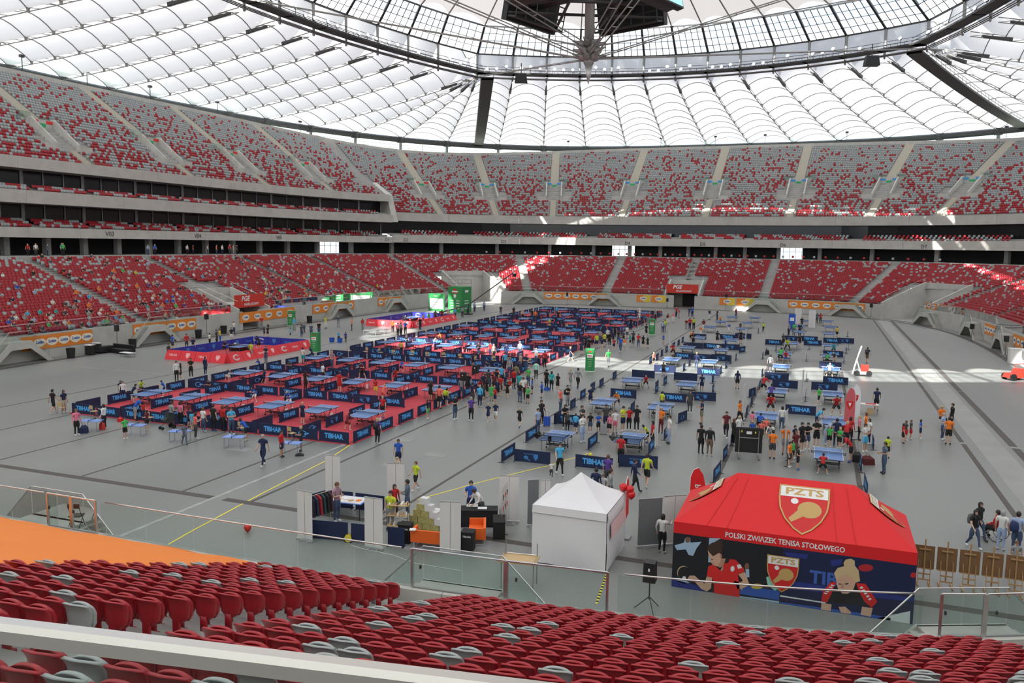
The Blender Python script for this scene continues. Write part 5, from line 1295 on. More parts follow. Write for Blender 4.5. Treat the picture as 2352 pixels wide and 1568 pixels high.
pp(PBLU, [(628, 668), (1105, 728), (1180, 742), (1180, 756), (628, 690)], 2); pp(PW, [(628, 634), (860, 668), (860, 674), (628, 641)], 2); pp(PW, [(1108, 762), (1270, 706), (1272, 770), (1220, 772)], 2)
pp(PBLK, [(905, 588), (920, 600), (940, 626), (980, 622), (1004, 575), (1060, 600), (1080, 655), (1086, 688), (846, 664), (850, 622), (872, 580)], 3); pp(PRED, [(843, 612), (880, 566), (905, 568), (888, 620), (868, 668), (838, 662)], 4); pp(PRED, [(1004, 570), (1050, 574), (1112, 662), (1086, 692), (1050, 662), (1020, 612)], 4)
for k in range(5): pp(PW, [(850+8*k, 618-10*k), (866+8*k, 622-10*k), (864+8*k, 628-10*k), (848+8*k, 624-10*k)], 5); pp(PW, [(1022+11*k, 592+14*k), (1034+11*k, 586+14*k), (1040+11*k, 594+14*k), (1028+11*k, 600+14*k)], 5)
pp(SK, [(905, 552), (912, 530), (960, 522), (986, 540), (1002, 565), (992, 605), (966, 624), (942, 624), (918, 602), (908, 575)], 5); pp(BLON, [(936, 470), (945, 455), (970, 449), (990, 460), (992, 484), (1012, 508), (1022, 560), (1002, 568), (986, 545), (960, 530), (922, 536), (906, 556), (893, 522), (908, 497), (940, 487)], 6)
pp(PBLK, [(918, 572), (932, 574), (932, 579), (918, 577)], 7); pp(PBLK, [(950, 572), (966, 570), (966, 576), (950, 578)], 7); pp(SKD, [(936, 574), (942, 574), (944, 594), (932, 594)], 7); pp(pc('lips', (.55, .14, .14)), [(930, 604), (950, 603), (946, 610), (934, 610)], 7)
pp(SK, [(840, 672), (890, 678), (888, 712), (838, 704)], 3); pp(SK, [(925, 690), (958, 688), (990, 716), (985, 724), (940, 720)], 5); pp(SK, [(1040, 688), (1092, 694), (1085, 738), (1035, 728)], 3)
PRN.build('printed_picture', None, wall)
eb = MB(); x_, z_ = uv(633, 520); emblem(eb, upright(TL(x_, TY0-.03, z_), 0), 1.05); eb.build('emblem', M_GOLD, wall)
for x_, y_ in ((TX0+.05, TY0+.05), (TX1-.05, TY0+.05), (TX0+.05, TY1-.05), (TX1-.05, TY1-.05), (OX, TY1-.05)): MB().tube([TL(x_, y_, 0), TL(x_, y_, TE-.02)], .03, M_STEEL, 4).build('leg', M_STEEL, tent)
MB().box((0, 0, TE-.1), (TX1-TX0-.2, .04, .05), M_STEEL).build('truss_bar', M_STEEL, tent)
# white tent
WX0, WX1, WY0, WY1, WE = -9.9, -6.97, 28.95, 32.0, 2.3
wt = thing('white_tent', 'closed white canvas gazebo beside the booth', 'tent', ((WX0+WX1)/2, (WY0+WY1)/2, 0)); hx, hy = (WX1-WX0)/2, (WY1-WY0)/2
mb = MB(); n = 8; ap = Vector((0, 0, 3.36))
for (a, b) in (((-hx, -hy), (hx, -hy)), ((hx, -hy), (hx, hy)), ((hx, hy), (-hx, hy)), ((-hx, hy), (-hx, -hy))):
    vs = []
    for j in range(n+1):
        for i in range(n+1):
            u, v = i/n, j/n; p = Vector((*a, WE)).lerp(Vector((*b, WE)), u).lerp(ap, v); p.z -= .13*math.sin(math.pi*v); vs.append(p)
    mb.add(vs, [(j*(n+1)+i, j*(n+1)+i+1, (j+1)*(n+1)+i+1, (j+1)*(n+1)+i) for j in range(n) for i in range(n)], M_TENTW)
mb.build('roof_canopy', M_TENTW, wt)
for q, ((a, b)) in enumerate((((-hx, -hy), (hx, -hy)), ((hx, -hy), (hx, hy)), ((hx, hy), (-hx, hy)), ((-hx, hy), (-hx, -hy)))):
    mb = MB(); vs = []; n, m = 14, 8; nd = Vector((b[1]-a[1], a[0]-b[0], 0)).normalized()
    for j in range(m+1):
        for i in range(n+1):
            u, v = i/n, j/m; p = Vector((*a, 0)).lerp(Vector((*b, 0)), u); bul = .10*math.sin(math.pi*u)*math.sin(math.pi*min(1, v*1.1))*(1-v)+.02*math.sin(9*u+5*v)*(1-v)
            p += nd*(.02+bul); p.z = .02+(WE-.02)*v+.03*math.sin(7*u)*(1-v)*(1 if j == 0 else 0); vs.append(p)
    mb.add(vs, [(j*(n+1)+i, j*(n+1)+i+1, (j+1)*(n+1)+i+1, (j+1)*(n+1)+i) for j in range(m) for i in range(n)], M_TENTW); mb.build('side_wall', M_TENTW, wt, smooth=True)
    v2 = MB(); v2.add([Vector((*a, WE-.28))+nd*.06, Vector((*b, WE-.28))+nd*.06, Vector((*b, WE+.005))+nd*.03, Vector((*a, WE+.005))+nd*.03], [(0, 1, 2, 3)], M_TENTW); v2.build('valance', M_TENTW, wt)
pk = mat('print_pale_red', (.80, .52, .52), rough=.7); mb = MB(); mb.add([(hx+.13, -hy+.3, 1.25), (hx+.13, hy-.3, 1.25), (hx+.10, hy-.3, 1.85), (hx+.10, -hy+.3, 1.85)], [(0, 1, 2, 3)], pk); mb.build('printed_patch', pk, wt)
# roll-up banners: white sheet, base cassette and pole
M_SHEET = mat('rollup_white', (0.72, 0.70, 0.69), rough=0.6); M_SHEETG = mat('rollup_grey', (0.17, 0.18, 0.19), rough=0.5); M_ALU = mat('aluminium', (0.62, 0.62, 0.63), rough=0.35, metal=0.7)
def rollup(p0, p1, h, m, lab, z=0):
    a, b = Vector(p0), Vector(p1); L = (b-a).length; c = (a+b)/2
    t = thing('roll_up_banner', lab, 'banner', (c.x, c.y, z), math.atan2(b.y-a.y, b.x-a.x), 'roll-up banners')
    MB().box((0, 0, h/2+.05), (L, .012, h-.1), m).build('sheet', m, t); MB().box((0, 0, .05), (L+.04, .16, .08), M_ALU).build('base_cassette', M_ALU, t)
    MB().tube([(0, .06, .1), (0, .06, h)], .014, M_ALU, 6).build('pole', M_ALU, t); MB().box((0, 0, h), (L+.02, .03, .03), M_ALU).build('top_rail', M_ALU, t)
    sl2 = MB().box((0, -.009, h/2+.05), (.012, .004, h-.12), M_SHEETG); sl2.build('fold_line', M_SHEETG, t)
    for sx in (-.25, .25): MB().box((sx*L, -.02, .012), (.05, .45, .02), M_ALU).build('foot', M_ALU, t)
    return t
g2 = lambda x, y: G(x, y)[:2]+(0,)
for (a, b, lab) in (((684, 1238), (718, 1246), 'white roll-up banner at the left front corner of the booth'), ((838, 1257), (879, 1264), 'white roll-up banner before the navy front of the booth'), ((1010, 1270), (1058, 1271), 'white roll-up banner between the two orange sofas'),
                    ((748, 1142), (782, 1146), 'white roll-up banner behind man in mauve shirt'), ((889, 1166), (929, 1166), 'white roll-up banner behind man holding a wheel'), ((1146, 1198), (1191, 1200), 'white roll-up banner behind the black counter')):
    rollup(g2(*a), g2(*b), 2.12, M_SHEET, lab)
rollup(g2(1211, 1209), g2(1236, 1207), 2.1, M_SHEETG, 'grey back of roll-up banner behind the white tent'); rollup(g2(1241, 1205), g2(1262, 1203), 2.0, M_SHEET, 'white roll-up banner half hidden behind the white tent')
rollup(g2(1464, 1258), g2(1518, 1254), 2.05, M_SHEETG, 'grey back of roll-up banner between white and red tents'); rollup(g2(1522, 1253), g2(1572, 1249), 2.1, M_SHEET, 'white roll-up banner touched by woman in white blouse')
for px, py, hh, lab in ((1507, 1027, 2.6, 'tall white roll-up seen edge on beside coach in red shirt'), (1707, 965, 2.6, 'tall white roll-up seen edge on beside practice table'), (1842, 923, 2.6, 'tall white roll-up seen edge on between the two practice pairs'), (1803, 1048, 2.8, 'tall white roll-up seen edge on among people in orange shirts'), (1978, 1072, 2.8, 'white roll-up seen edge on beside black bags'), (1538, 803, 2.4, 'white roll-up seen edge on beside the walkway'), (1712, 797, 2.2, 'white roll-up seen edge on beside player in black and lime')):
    x, y, _ = G(px, py); rollup((x-.03, y-.4, 0), (x+.03, y+.4, 0), hh, M_SHEET, lab)
for px, py, lab in ((1832, 748, 'white roll-up banner beside a blue display board'), (1864, 753, 'narrow white roll-up banner before lettered barrier')):
    x, y, _ = G(px, py); rollup((x-.5, y, 0), (x+.5, y+.1, 0), 2.8, M_SHEET, lab)
M_BLUEB = mat('board_blue', (.02, .10, .50), rough=.6); x, y, _ = G(1818, 757); t = thing('display_board', 'blue display board with white logo beside white roll-up', 'board', (x, y, 0)); MB().box((0, 0, 1.2), (1.0, .06, 2.4), M_BLUEB).build('panel', M_BLUEB, t); MB().box((0, -.035, 1.6), (.6, .01, .5), M_WHITE).build('logo', M_WHITE, t); MB().box((0, 0, .02), (1.0, .4, .04), M_STEEL).build('base', M_STEEL, t)
# booth: navy fences, grey carpet, counters, racks, boxes, sofas
M_GCARP = mat('grey_carpet', (0.26, 0.265, 0.28), rough=0.9); M_CLOTH = mat('black_cloth', (0.010, 0.010, 0.012), rough=0.8)
mb = MB(); cp = [G(*q)[:2] for q in ((955, 1215), (1010, 1190), (1140, 1210), (1180, 1232), (1130, 1268), (940, 1262), (900, 1230))]; hull = [G(*q) for q in ((905, 1210), (962, 1180), (1150, 1200), (1125, 1262), (930, 1262))]
c = Vector(hull[0]); mb.add([(p[0], p[1], .006) for p in hull]+[(p[0], p[1], .0) for p in hull], [(0, 1, 2, 3, 4)[::-1], (5, 6, 7, 8, 9)]+[(i, (i+1) % 5, 5+(i+1) % 5, 5+i) for i in range(5)], M_GCARP); tag(mb.build('booth_carpet', M_GCARP), 'grey carpet laid inside the booth', 'carpet')
for (a, b) in (((680, 1240), (790, 1249)), ((795, 1250), (838, 1255)), ((880, 1259), (921, 1263)), ((752, 1163), (812, 1168)), ((816, 1169), (884, 1178)), ((700, 1178), (748, 1163))):
    p, q = Vector(G(*a)), Vector(G(*b)); L = (q-p).length; c = (p+q)/2+Vector((0, .35 if a[1] > 1200 else 0, 0)); t = thing('booth_fence', 'plain dark navy fence panel '+('at the front' if a[1] > 1200 else 'at the back')+' of the booth', 'barrier', (c.x, c.y, 0), math.atan2(q.y-p.y, q.x-p.x), 'navy fence panels of the booth')
    MB().box((0, 0, .40), (L-.05, .03, .78), M_NAVY).build('cloth', M_NAVY, t)
    for sd in (-1, 1): link('leg', BF, t, (sd*(L/2-.06), 0, 0))
def sofa(px, py, rz, lab):
    x, y, _ = G(px, py); t = thing('orange_sofa', lab, 'sofa', (x, y, 0), R(rz)); M_O = mat('sofa_orange', (0.80, 0.13, 0.015), rough=.75)
    MB().box((0, 0, .36), (1.3, .70, .18), M_O).build('seat', M_O, t); MB().box((0, -.31, .50), (1.36, .10, .50), M_O).build('backrest', M_O, t)
    for sd in (-1, 1): MB().box((sd*.64, .02, .50), (.10, .64, .46), M_O).build('armrest', M_O, t)
    for sx in (-.55, .55):
        MB().tube([(sx, -.3, .28), (sx, -.3, .012), (sx, .3, .012), (sx, .3, .28)], .014, M_WHITE, 5).build('leg', M_WHITE, t)
sofa(986, 1254, 8, 'orange fabric sofa with its back to the stand beside box stack'); sofa(1096, 1240, 112, 'orange fabric sofa at the right end of the booth carpet')
def table_block(px, py, rz, sz, m, lab, name='counter', z=0):
    x, y, _ = G(px, py); t = thing(name, lab, 'counter', (x, y, z), R(rz)); MB().box((0, 0, sz[2]/2), (sz[0], sz[1], sz[2]-.03), m).build('body', m, t); MB().box((0, 0, sz[2]-.015), (sz[0]+.02, sz[1]+.02, .03), m).build('top', m, t); return t
t1 = table_block(1093, 1205, 22, (1.9, .7, .76), M_CLOTH, 'black cloth covered counter with white papers in the booth')
t2 = table_block(1146, 1230, 112, (1.0, .5, .76), M_CLOTH, 'black cloth covered side counter with shoes in the booth'); t3 = table_block(932, 1244, 10, (.5, .5, .8), M_CLOTH, 'black plinth beside the orange sofa', 'plinth'); t4 = table_block(1075, 1262, 10, (.5, .5, .8), M_CLOTH, 'black plinth between white roll-up and orange sofa', 'plinth')
for tt in (t3, t4):
    tx = MB(); text_into(tx, 'TIBHAR', upright((0, -.256, .62), 0), .1, M_WHITE, bold=.003); tx.build('lettering', M_WHITE, tt)
M_PAPER = mat('paper', (.82, .82, .80), rough=.7)
for px, py, z, sz, lab in ((1085, 1160, .775, (.5, .35, .015), 'stack of white papers on black booth counter'), (1108, 1166, .775, (.4, .3, .015), 'flat white papers at the end of booth counter'), (948, 1216, .815, (.25, .2, .04), 'red and white leaflets on black plinth')):
    x, y, _ = G(px, py, z); tag(MB().box((0, 0, sz[2]/2), sz).build('paper_stack', M_PAPER, loc=(x, y, z-.012), rz=R(20)), lab, 'papers')
x, y, _ = G(805, 1180); t = thing('display_table', 'blue printed table top on black legs inside the booth', 'table', (x-.2, y-.3, 0), R(6)); MB().box((0, 0, .75), (2.2, 1.0, .04), M_MINI).build('table_top', M_MINI, t); MB().box((0, 0, .772), (2.1, .9, .004), M_SHEET).build('printed_sheet', M_SHEET, t)
for sx in (-1, 1):
    for sy in (-.42, .42): MB().tube([(sx, sy, 0), (sx, sy, .74)], .022, M_BLACK, 5).build('leg', M_BLACK, t)
for k in range(6): tag(MB().box((0, 0, .02), (.22, .16, .04)).build('booklet', (M_PAPER, M_BEECH, M_ORANGE)[k % 3], loc=(x-1.0+.32*k, y-.4+.12*(k % 2), .774), rz=R(17*k)), ('white', 'tan', 'orange')[k % 3]+' booklet lying on the blue booth table', 'booklet', 'booklets on the booth table')
# clothes rack
x, y, _ = G(725, 1222); t = thing('clothes_rack', 'rail hung with dark jackets and shirts in the booth', 'clothes rack', (x, y+.3, 0), R(75))
for sx in (-.6, .6): MB().tube([(sx, 0, 0), (sx, 0, 1.6)], .018, M_STAIN, 6).build('upright', M_STAIN, t); MB().box((sx, 0, .02), (.05, .5, .03), M_STAIN).build('foot', M_STAIN, t)
MB().tube([(-.62, 0, 1.6), (.62, 0, 1.6)], .018, M_STAIN, 6).build('rail', M_STAIN, t)
CLO = [(.012, .012, .02), (.02, .03, .07), (.35, .02, .03), (.02, .05, .06), (.012, .012, .012), (.05, .02, .03)]
for k in range(6):
    mm = mat(f'jacket_{k}', CLO[k], rough=.8); u = -.5+.2*k; mb = MB(); mb.add([(u-.04, -.24, 1.45), (u+.04, -.24, 1.45), (u+.04, .24, 1.45), (u-.04, .24, 1.45), (u-.05, -.07, 1.56), (u+.05, -.07, 1.56), (u+.05, .07, 1.56), (u-.05, .07, 1.56), (u-.06, -.30, .75), (u+.06, -.30, .75), (u+.06, .30, .75), (u-.06, .30, .75)], [(4, 5, 6, 7), (0, 1, 5, 4), (1, 2, 6, 5), (2, 3, 7, 6), (3, 0, 4, 7), (8, 9, 1, 0), (9, 10, 2, 1), (10, 11, 3, 2), (11, 8, 0, 3), (11, 10, 9, 8)], mm); mb.build('garment', mm, t)
# shelf rack with shoes
x, y, _ = G(915, 1218); t = thing('shelf_rack', 'three tier shelf rack with tan shelves beside man in yellow shirt', 'shelf', (x, y, 0), R(15))
for sx in (-.45, .45):
    for sy in (-.2, .2): MB().tube([(sx, sy, 0), (sx, sy, 1.35)], .015, M_BLACK, 4).build('upright', M_BLACK, t)
for z in (.25, .7, 1.15): MB().box((0, 0, z), (.94, .44, .025), M_BEECH).build('shelf_board', M_BEECH, t)
SHO = [(.7, .7, .68), (.5, .35, .2), (.05, .05, .06)]
def shoe_mesh(c, k): 
    m = mat(f'shoe_{k}', c, rough=.6); mb = MB(); mb.add([(-.04, -.13, 0), (.04, -.13, 0), (.04, .13, 0), (-.04, .13, 0), (-.035, -.12, .04), (.035, -.12, .04), (.035, .0, .09), (-.035, .0, .09), (.035, .13, .10), (-.035, .13, .10)], [(3, 2, 1, 0), (0, 1, 5, 4), (4, 5, 6, 7), (7, 6, 8, 9), (2, 3, 9, 8), (1, 2, 8, 6, 5), (3, 0, 4, 7, 9)], m); return mb.mesh('shoe')
SM = [shoe_mesh(c, k) for k, c in enumerate(SHO)]
Tsh = Matrix.Translation((x, y, 0)) @ Matrix.Rotation(R(15), 4, 'Z')
for z in (.263, .713, 1.163):
    for q in range(5):
        p = Tsh @ Vector((-.36+.18*q, 0, z)); k = random.randrange(3); tag(link('shoe', SM[k], None, p, R(15+random.uniform(-10, 10))), ('white', 'tan', 'black')[k]+' sports shoe on the tan shelf rack', 'shoe', 'shoes on the shelf rack')
# stack of cartons
M_CARTY = mat('carton_yellow', (.42, .38, .14), rough=.7, var=.25, vscale=9); M_CARTW = mat('carton_white', (.70, .70, .70), rough=.7)
x, y, _ = G(985, 1214)
for lay, n in enumerate((4, 4, 3, 2, 1)):
    for q in range(n):
        for d in range(2 if lay < 3 else 1):
            m = M_CARTW if (q == n-1 and lay > 0) else M_CARTY; tag(MB().box((0, 0, .14), (.36, .30, .275)).build('carton', m, loc=(x-.75+.38*q+.19*lay*.8, y-.1+.33*d, .28*lay+.007), rz=R(random.uniform(-3, 3))), ('white' if m is M_CARTW else 'mottled yellow')+' carton in stepped stack on the booth carpet, '+('bottom layer', 'second layer', 'third layer', 'fourth layer', 'topmost')[lay], 'box', 'cartons stacked in the booth')
# wire grid rack with bats
x, y, _ = G(1158, 1216); t = thing('grid_rack', 'upright wire grid hung with bats beside the booth counter', 'display rack', (x, y, 0), R(100)); gm = MB()
for u in np.linspace(-.6, .6, 9): gm.tube([(u, 0, .1), (u, 0, 1.95)], .008, M_STAIN, 3)
for z in np.linspace(.1, 1.95, 12): gm.tube([(-.6, 0, z), (.6, 0, z)], .008, M_STAIN, 3)
gm.build('wire_grid', M_STAIN, t)
for sx in (-.6, .6): MB().box((sx, 0, .03), (.04, .6, .05), M_STAIN).build('foot', M_STAIN, t)
for k in range(6):
    mb = MB(); u, z = -.4+.4*(k % 3), 1.1+.5*(k//3); mb.lathe([(.0, -.01), (.075, -.01), (.075, .01), (.0, .01)], n=10, M4=Matrix.Translation((u, -.04, z)) @ Matrix.Rotation(R(90), 4, 'X')); mb.box((u, -.04, z-.12), (.03, .02, .1)); mb.build('bat', M_BLACK if k % 2 else M_SIGN, t)
# cable reel, balloon, bag on floor
x, y, _ = G(800, 1244); t = thing('cable_reel', 'yellow cable reel on the floor before the booth fence', 'cable reel', (x, y, 0), R(20)); Tr = Matrix.Translation((0, 0, .17)) @ Matrix.Rotation(R(90), 4, 'X')
MB().lathe([(.15, -.09), (.15, -.07), (.06, -.07), (.06, .07), (.15, .07), (.15, .09)], n=18, M4=Tr).build('drum', M_TAPE, t); MB().tube([(-.16, 0, .0), (-.16, 0, .36), (.16, 0, .36), (.16, 0, 0)], .015, M_BLACK, 5).build('stand', M_BLACK, t)
tag(MB().tube([(.3, -.3, .012), (.9, -.45, .012), (2.4, -.6, .012), (3.6, -1.0, .012), (5.5, -1.0, .012)], .012, M_SHEET, 5).build('extension_cable', M_SHEET, None, loc=(x, y, 0)), 'white extension cable trailing along floor before the booth', 'cable')
M_BALL = mat('balloon_red', (.62, .012, .015), rough=.25)
def balloon(loc, lab, s=.16):
    mb = MB(); mb.lathe([(.012, -1.22*s), (.03, -1.12*s), (.55*s, -.85*s), (.9*s, -.35*s), (s, .1*s), (.9*s, .55*s), (.55*s, .88*s), (.05, s)], n=14); tag(mb.build('balloon', M_BALL, loc=loc, smooth=True), lab, 'balloon')
x, y, _ = G(569, 1222); balloon((x, y, .2), 'single red balloon lying on the empty floor')
for k, (px, py) in enumerate(((1432, 1119), (1447, 1124), (1450, 1136))):
    d = ray(px, py); tt = 31.9/d[1]; balloon((d[0]*tt, 31.9, CH+d[2]*tt), ('red balloon lowest in the bunch by the white tent', 'red balloon topmost in the bunch by the white tent', 'red balloon foremost in the bunch by the white tent')[k], .17)
def feather(px, py, h, m, lab, txt=None, rz=0, lean=1):
    x, y, _ = G(px, py); t = thing('feather_flag', lab, 'flag', (x, y, 0), R(rz)); pole = [(0, 0, .05), (0, 0, h*.6), (.02*lean, 0, h*.85), (.14*lean, 0, h*.96), (.34*lean, 0, h)]
    MB().tube(pole, .016, M_WHITE, 6).build('pole', M_WHITE, t); P = [(0, h*.28), (0, h*.6), (.02*lean, h*.85), (.14*lean, h*.96), (.34*lean, h), (.55*lean, h*.90), (.66*lean, h*.74), (.66*lean, h*.34)]
    MB().prism(P if lean > 0 else P[::-1], .012, None, m).build('sail', m, t); MB().box((0, 0, .03), (.5, .5, .06), M_STEEL).build('base', M_STEEL, t)
    if txt:
        tx = MB(); text_into(tx, txt, Matrix.Translation((.36*lean, -.012, h*.6)) @ Matrix.Rotation(R(90), 4, 'X') @ Matrix.Rotation(R(-90), 4, 'Z') @ Matrix.Scale(-1, 4, (0, 1, 0)), .34, M_WHITE, bold=.004); tx.build('lettering', M_WHITE, t)
    return t
feather(1580, 1222, 2.9, M_TENTR, 'red feather flag with white lettering behind the red tent', 'Polska', 0, 1); feather(1434, 1235, 2.6, M_TENTR, 'furled narrow red feather flag beside red balloons', None, 90, 1)
f1 = feather(1960, 1008, 3.4, mat('flag_rose', (.62, .12, .14), rough=.7), 'rose red feather flag with shield emblem near the small table', None, 15, -1); f2 = feather(1972, 990, 3.2, mat('flag_white', (.78, .77, .80), rough=.7), 'white feather flag with red shield emblem beside rose red flag', None, 5, -1)
for fl in (f1, f2):
    mb = MB(); T = upright((-.36, -.014, 2.2), 0); mb.add([T @ Vector(p) for p in ((-.22, .28, 0), (.22, .28, 0), (.2, 0, 0), (0, -.3, 0), (-.2, 0, 0))], [(0, 1, 2, 3, 4)], M_EMRED); mb.add([T @ Vector(p) for p in ((-.1, .18, .004), (.1, .18, .004), (.02, -.1, .004))], [(0, 1, 2)], M_WHITE); mb.build('emblem', M_EMRED, fl)
# easels with brown boards in a row
M_PINE = mat('pine', (.42, .25, .11), rough=.6); M_HARD = mat('hardboard', (.22, .115, .05), rough=.7)
def easel_tree():
    t = empty('easel'); MB().box((0, .0, 1.02), (.66, .02, .86), M_HARD).build('board', M_HARD, t)
    for sx in (-.2, .2): MB().tube([(sx, -.22, .05), (sx, -.06, .95)], .016, M_PINE, 4).build('leg', M_PINE, t); MB().box((sx, -.1, .03), (.05, .6, .05), M_PINE).build('foot', M_PINE, t)
    MB().box((0, -.03, .95), (.05, .03, 1.5), M_PINE).build('mast', M_PINE, t); MB().box((0, -.05, 1.32), (.38, .04, .05), M_PINE).build('clamp', M_PINE, t); MB().box((0, -.14, .42), (.42, .03, .05), M_PINE).build('cross_bar', M_PINE, t); MB().box((0, -.18, .22), (.42, .03, .05), M_PINE).build('cross_bar', M_PINE, t)
    MB().box((0, .0, .58), (.6, .08, .03), M_PINE).build('tray', M_PINE, t); return t
E0 = easel_tree()
for k in range(7):
    e = E0 if k == 0 else copy_tree(E0); e.location = (4.15+.74*k, 32.6+.03*k, 0); e.rotation_euler.z = R(random.uniform(-3, 3)); tag(e, 'pine artist easel with brown hardboard in the row beside the red tent', 'easel', 'row of easels')
def inward(x, y, m):
    s = s_of(x-CX, y-CY); bx, by, nx, ny = [float(v) for v in base(s)]; d = (x-CX-bx)*nx+(y-CY-by)*ny
    return (x-nx*(d+m), y-ny*(d+m)) if d > -m else (x, y)
# loudspeaker on pole behind the fence, more along the walls
def speaker(x, y, h, rz, lab, z=0):
    t = thing('loudspeaker', lab, 'speaker', (x, y, z), rz); mb = MB(); mb.prism([(-.21, 0), (.21, 0), (.19, .68), (-.19, .68)], .4, Matrix.Translation((0, 0, h)), M_BLACK); mb.build('cabinet', M_BLACK, t); MB().box((0, -.205, h+.34), (.36, .012, .6), M_CLOTH).build('grille', M_CLOTH, t); MB().box((0, .205, h+.45), (.06, .01, .1), M_PAPER).build('label_plate', M_PAPER, t)
    MB().tube([(0, 0, .4), (0, 0, h)], .022, M_BLACK, 6).build('pole', M_BLACK, t)
    for q in range(3): a = q*2.094; MB().tube([(0, 0, .5), (.5*math.cos(a), .5*math.sin(a), .02)], .016, M_BLACK, 5).build('leg', M_BLACK, t)
x, y, _ = G(1490, 1402); speaker(x, y, 1.05, R(180), 'black loudspeaker on stand beside the red tent behind near fence')
SPKLAB = ['by the left banner and black sofa', 'before second left orange banner', 'before the far orange banner', 'before the far yellow banners', 'beside the far right corner ramp', 'before first right orange banner', 'before second right orange banner', 'before third right banner', 'beside second row of red courts', 'beside front row of red courts', 'at farthest corner of courts']
for k, (px, py, h) in enumerate(((270, 806, 2.2), (472, 772, 2.2), (1302, 704, 2.2), (1668, 712, 2.6), (2006, 731, 2.0), (2230, 788, 1.9), (2308, 822, 1.9), (2352, 840, 1.9), (1092, 900, 1.6), (1064, 920, 1.6), (1533, 707, 1.3))):
    x, y, _ = G(px, py); x, y = inward(x, y, 1.0); speaker(x, y, h, math.atan2(y-CY, x-CX)-math.pi/2, 'black loudspeaker on tripod '+SPKLAB[k])
# black bins / loudspeaker stacks by the left wall
for px, py, lab in ((163, 822, 'black drum bin left of the tall tables'), (305, 799, 'black drum bin right of the black sofa'), (456, 776, 'black drum bin before second orange banner'), (514, 766, 'black drum bin beside stairs'), (711, 741, 'dark cabinet before third orange banner'), (750, 729, 'dark cabinet beside the far stairs')):
    x, y, _ = G(px, py); t = thing('drum_bin', lab, 'bin', (x, y, 0)); MB().lathe([(.36, 0), (.44, 1.0), (.42, 1.0), (.40, .9)], n=14).build('body', M_BLACK, t, smooth=False); MB().lathe([(.45, .97), (.45, 1.03), (.41, 1.03), (.41, .97)], n=14).build('rim', M_BLACK, t)
for k, (px, py) in enumerate(((207, 815), (235, 811))):
    x, y, _ = G(px, py); t = thing('bar_table', ('tall bar table nearer the drum bin', 'tall bar table nearer the black sofa')[k], 'table', (x-.8*k, y, 0)); MB().box((0, 0, 1.08), (1.0, .7, .03), M_SHEET).build('table_top', M_SHEET, t)
    for sx in (-.42, .42):
        for sy in (-.28, .28): MB().tube([(sx, sy, 0), (sx, sy, 1.07)], .02, M_BLACK, 4).build('leg', M_BLACK, t)
    MB().box((0, 0, .5), (.8, .5, .9), M_BLACK).build('crate', M_BLACK, t)
x, y, _ = G(266, 812); t = thing('corner_sofa', 'black leather corner sofa by the left stand wall', 'sofa', (x, y+.6, 0), R(-8)); MB().box((0, 0, .3), (3.4, 1.0, .4), M_BLACK).build('seat', M_BLACK, t); MB().box((0, .5, .55), (3.4, .25, .7), M_BLACK).build('backrest', M_BLACK, t); MB().box((-1.6, -.7, .42), (.9, 1.8, .6), M_BLACK).build('side_seat', M_BLACK, t)
x, y, _ = G(300, 813); t = thing('low_table', 'low white table before the black sofa', 'table', (x+1.2, y-1.6, 0), R(-8)); MB().box((0, 0, .42), (1.7, .7, .04), M_WHITE).build('table_top', M_WHITE, t)
for sx in (-.75, .75):
    for sy in (-.28, .28): MB().tube([(sx, sy, 0), (sx, sy, .41)], .02, M_STEEL, 4).build('leg', M_STEEL, t)
# green information columns and the green camera tower
M_GREEN = mat('column_green', (.03, .26, .07), rough=.6)
for px, py, lab in ((725, 808, 'green square advertising column at corner of the nearer show court'), (670, 748, 'green square advertising column by the third orange banner'), (1355, 852, 'green square advertising column in the sunlit walkway'), (1497, 768, 'green square advertising column beside the farthest court block')):
    x, y, _ = G(px, py); t = thing('info_column', lab, 'column', (x, y, 0), R(10)); MB().box((0, 0, 1.12), (.86, .86, 2.16), M_GREEN).build('body', M_GREEN, t); MB().box((0, 0, .03), (.95, .95, .06), M_PAPER).build('base', M_PAPER, t)
    pr = MB(); pr.box((0, -.436, 1.55), (.55, .01, .36), M_PAPER); pr.box((0, -.436, 1.98), (.3, .01, .12), M_EMRED); pr.box((0, -.445, 1.58), (.4, .006, .08), M_EMRED)
    for k in range(4): pr.box((0, -.436, 1.2-.22*k), (.45-.04*k, .01, .05), mat('leaf_print', (.35, .55, .35), rough=.7))
    pr.build('print', None, t)
x, y, _ = G(1056, 716); t = thing('camera_tower', 'green clad scaffold tower with logos and open top rail', 'tower', (x, y, 0), R(-12)); MB().box((0, 0, 2.3), (3.0, 3.0, 4.6), M_GREEN).build('cladding', M_GREEN, t)
fm = MB()
for sx in (-1.45, 1.45):
    for sy in (-1.45, 1.45): fm.tube([(sx, sy, 4.6), (sx, sy, 5.9)], .05, M_ALU, 4)
for z in (5.2, 5.85):
    for a, b in (((-1.45, -1.45), (1.45, -1.45)), ((1.45, -1.45), (1.45, 1.45)), ((1.45, 1.45), (-1.45, 1.45)), ((-1.45, 1.45), (-1.45, -1.45))): fm.tube([(*a, z), (*b, z)], .05, M_ALU, 4)
fm.build('top_rail', M_ALU, t); pr = MB()
pr.box((0, -1.51, 4.1), (.7, .02, .3), M_EMRED); pr.box((0, -1.51, 3.75), (1.3, .02, .25), M_PAPER); pr.box((0, -1.51, 3.5), (1.4, .02, .12), M_EMRED)
T = upright((0, -1.52, 2.9), 0); pr.add([T @ Vector(p) for p in ((-.3, .35, 0), (.3, .35, 0), (.28, 0, 0), (0, -.4, 0), (-.28, 0, 0))], [(0, 1, 2, 3, 4)], M_PAPER)
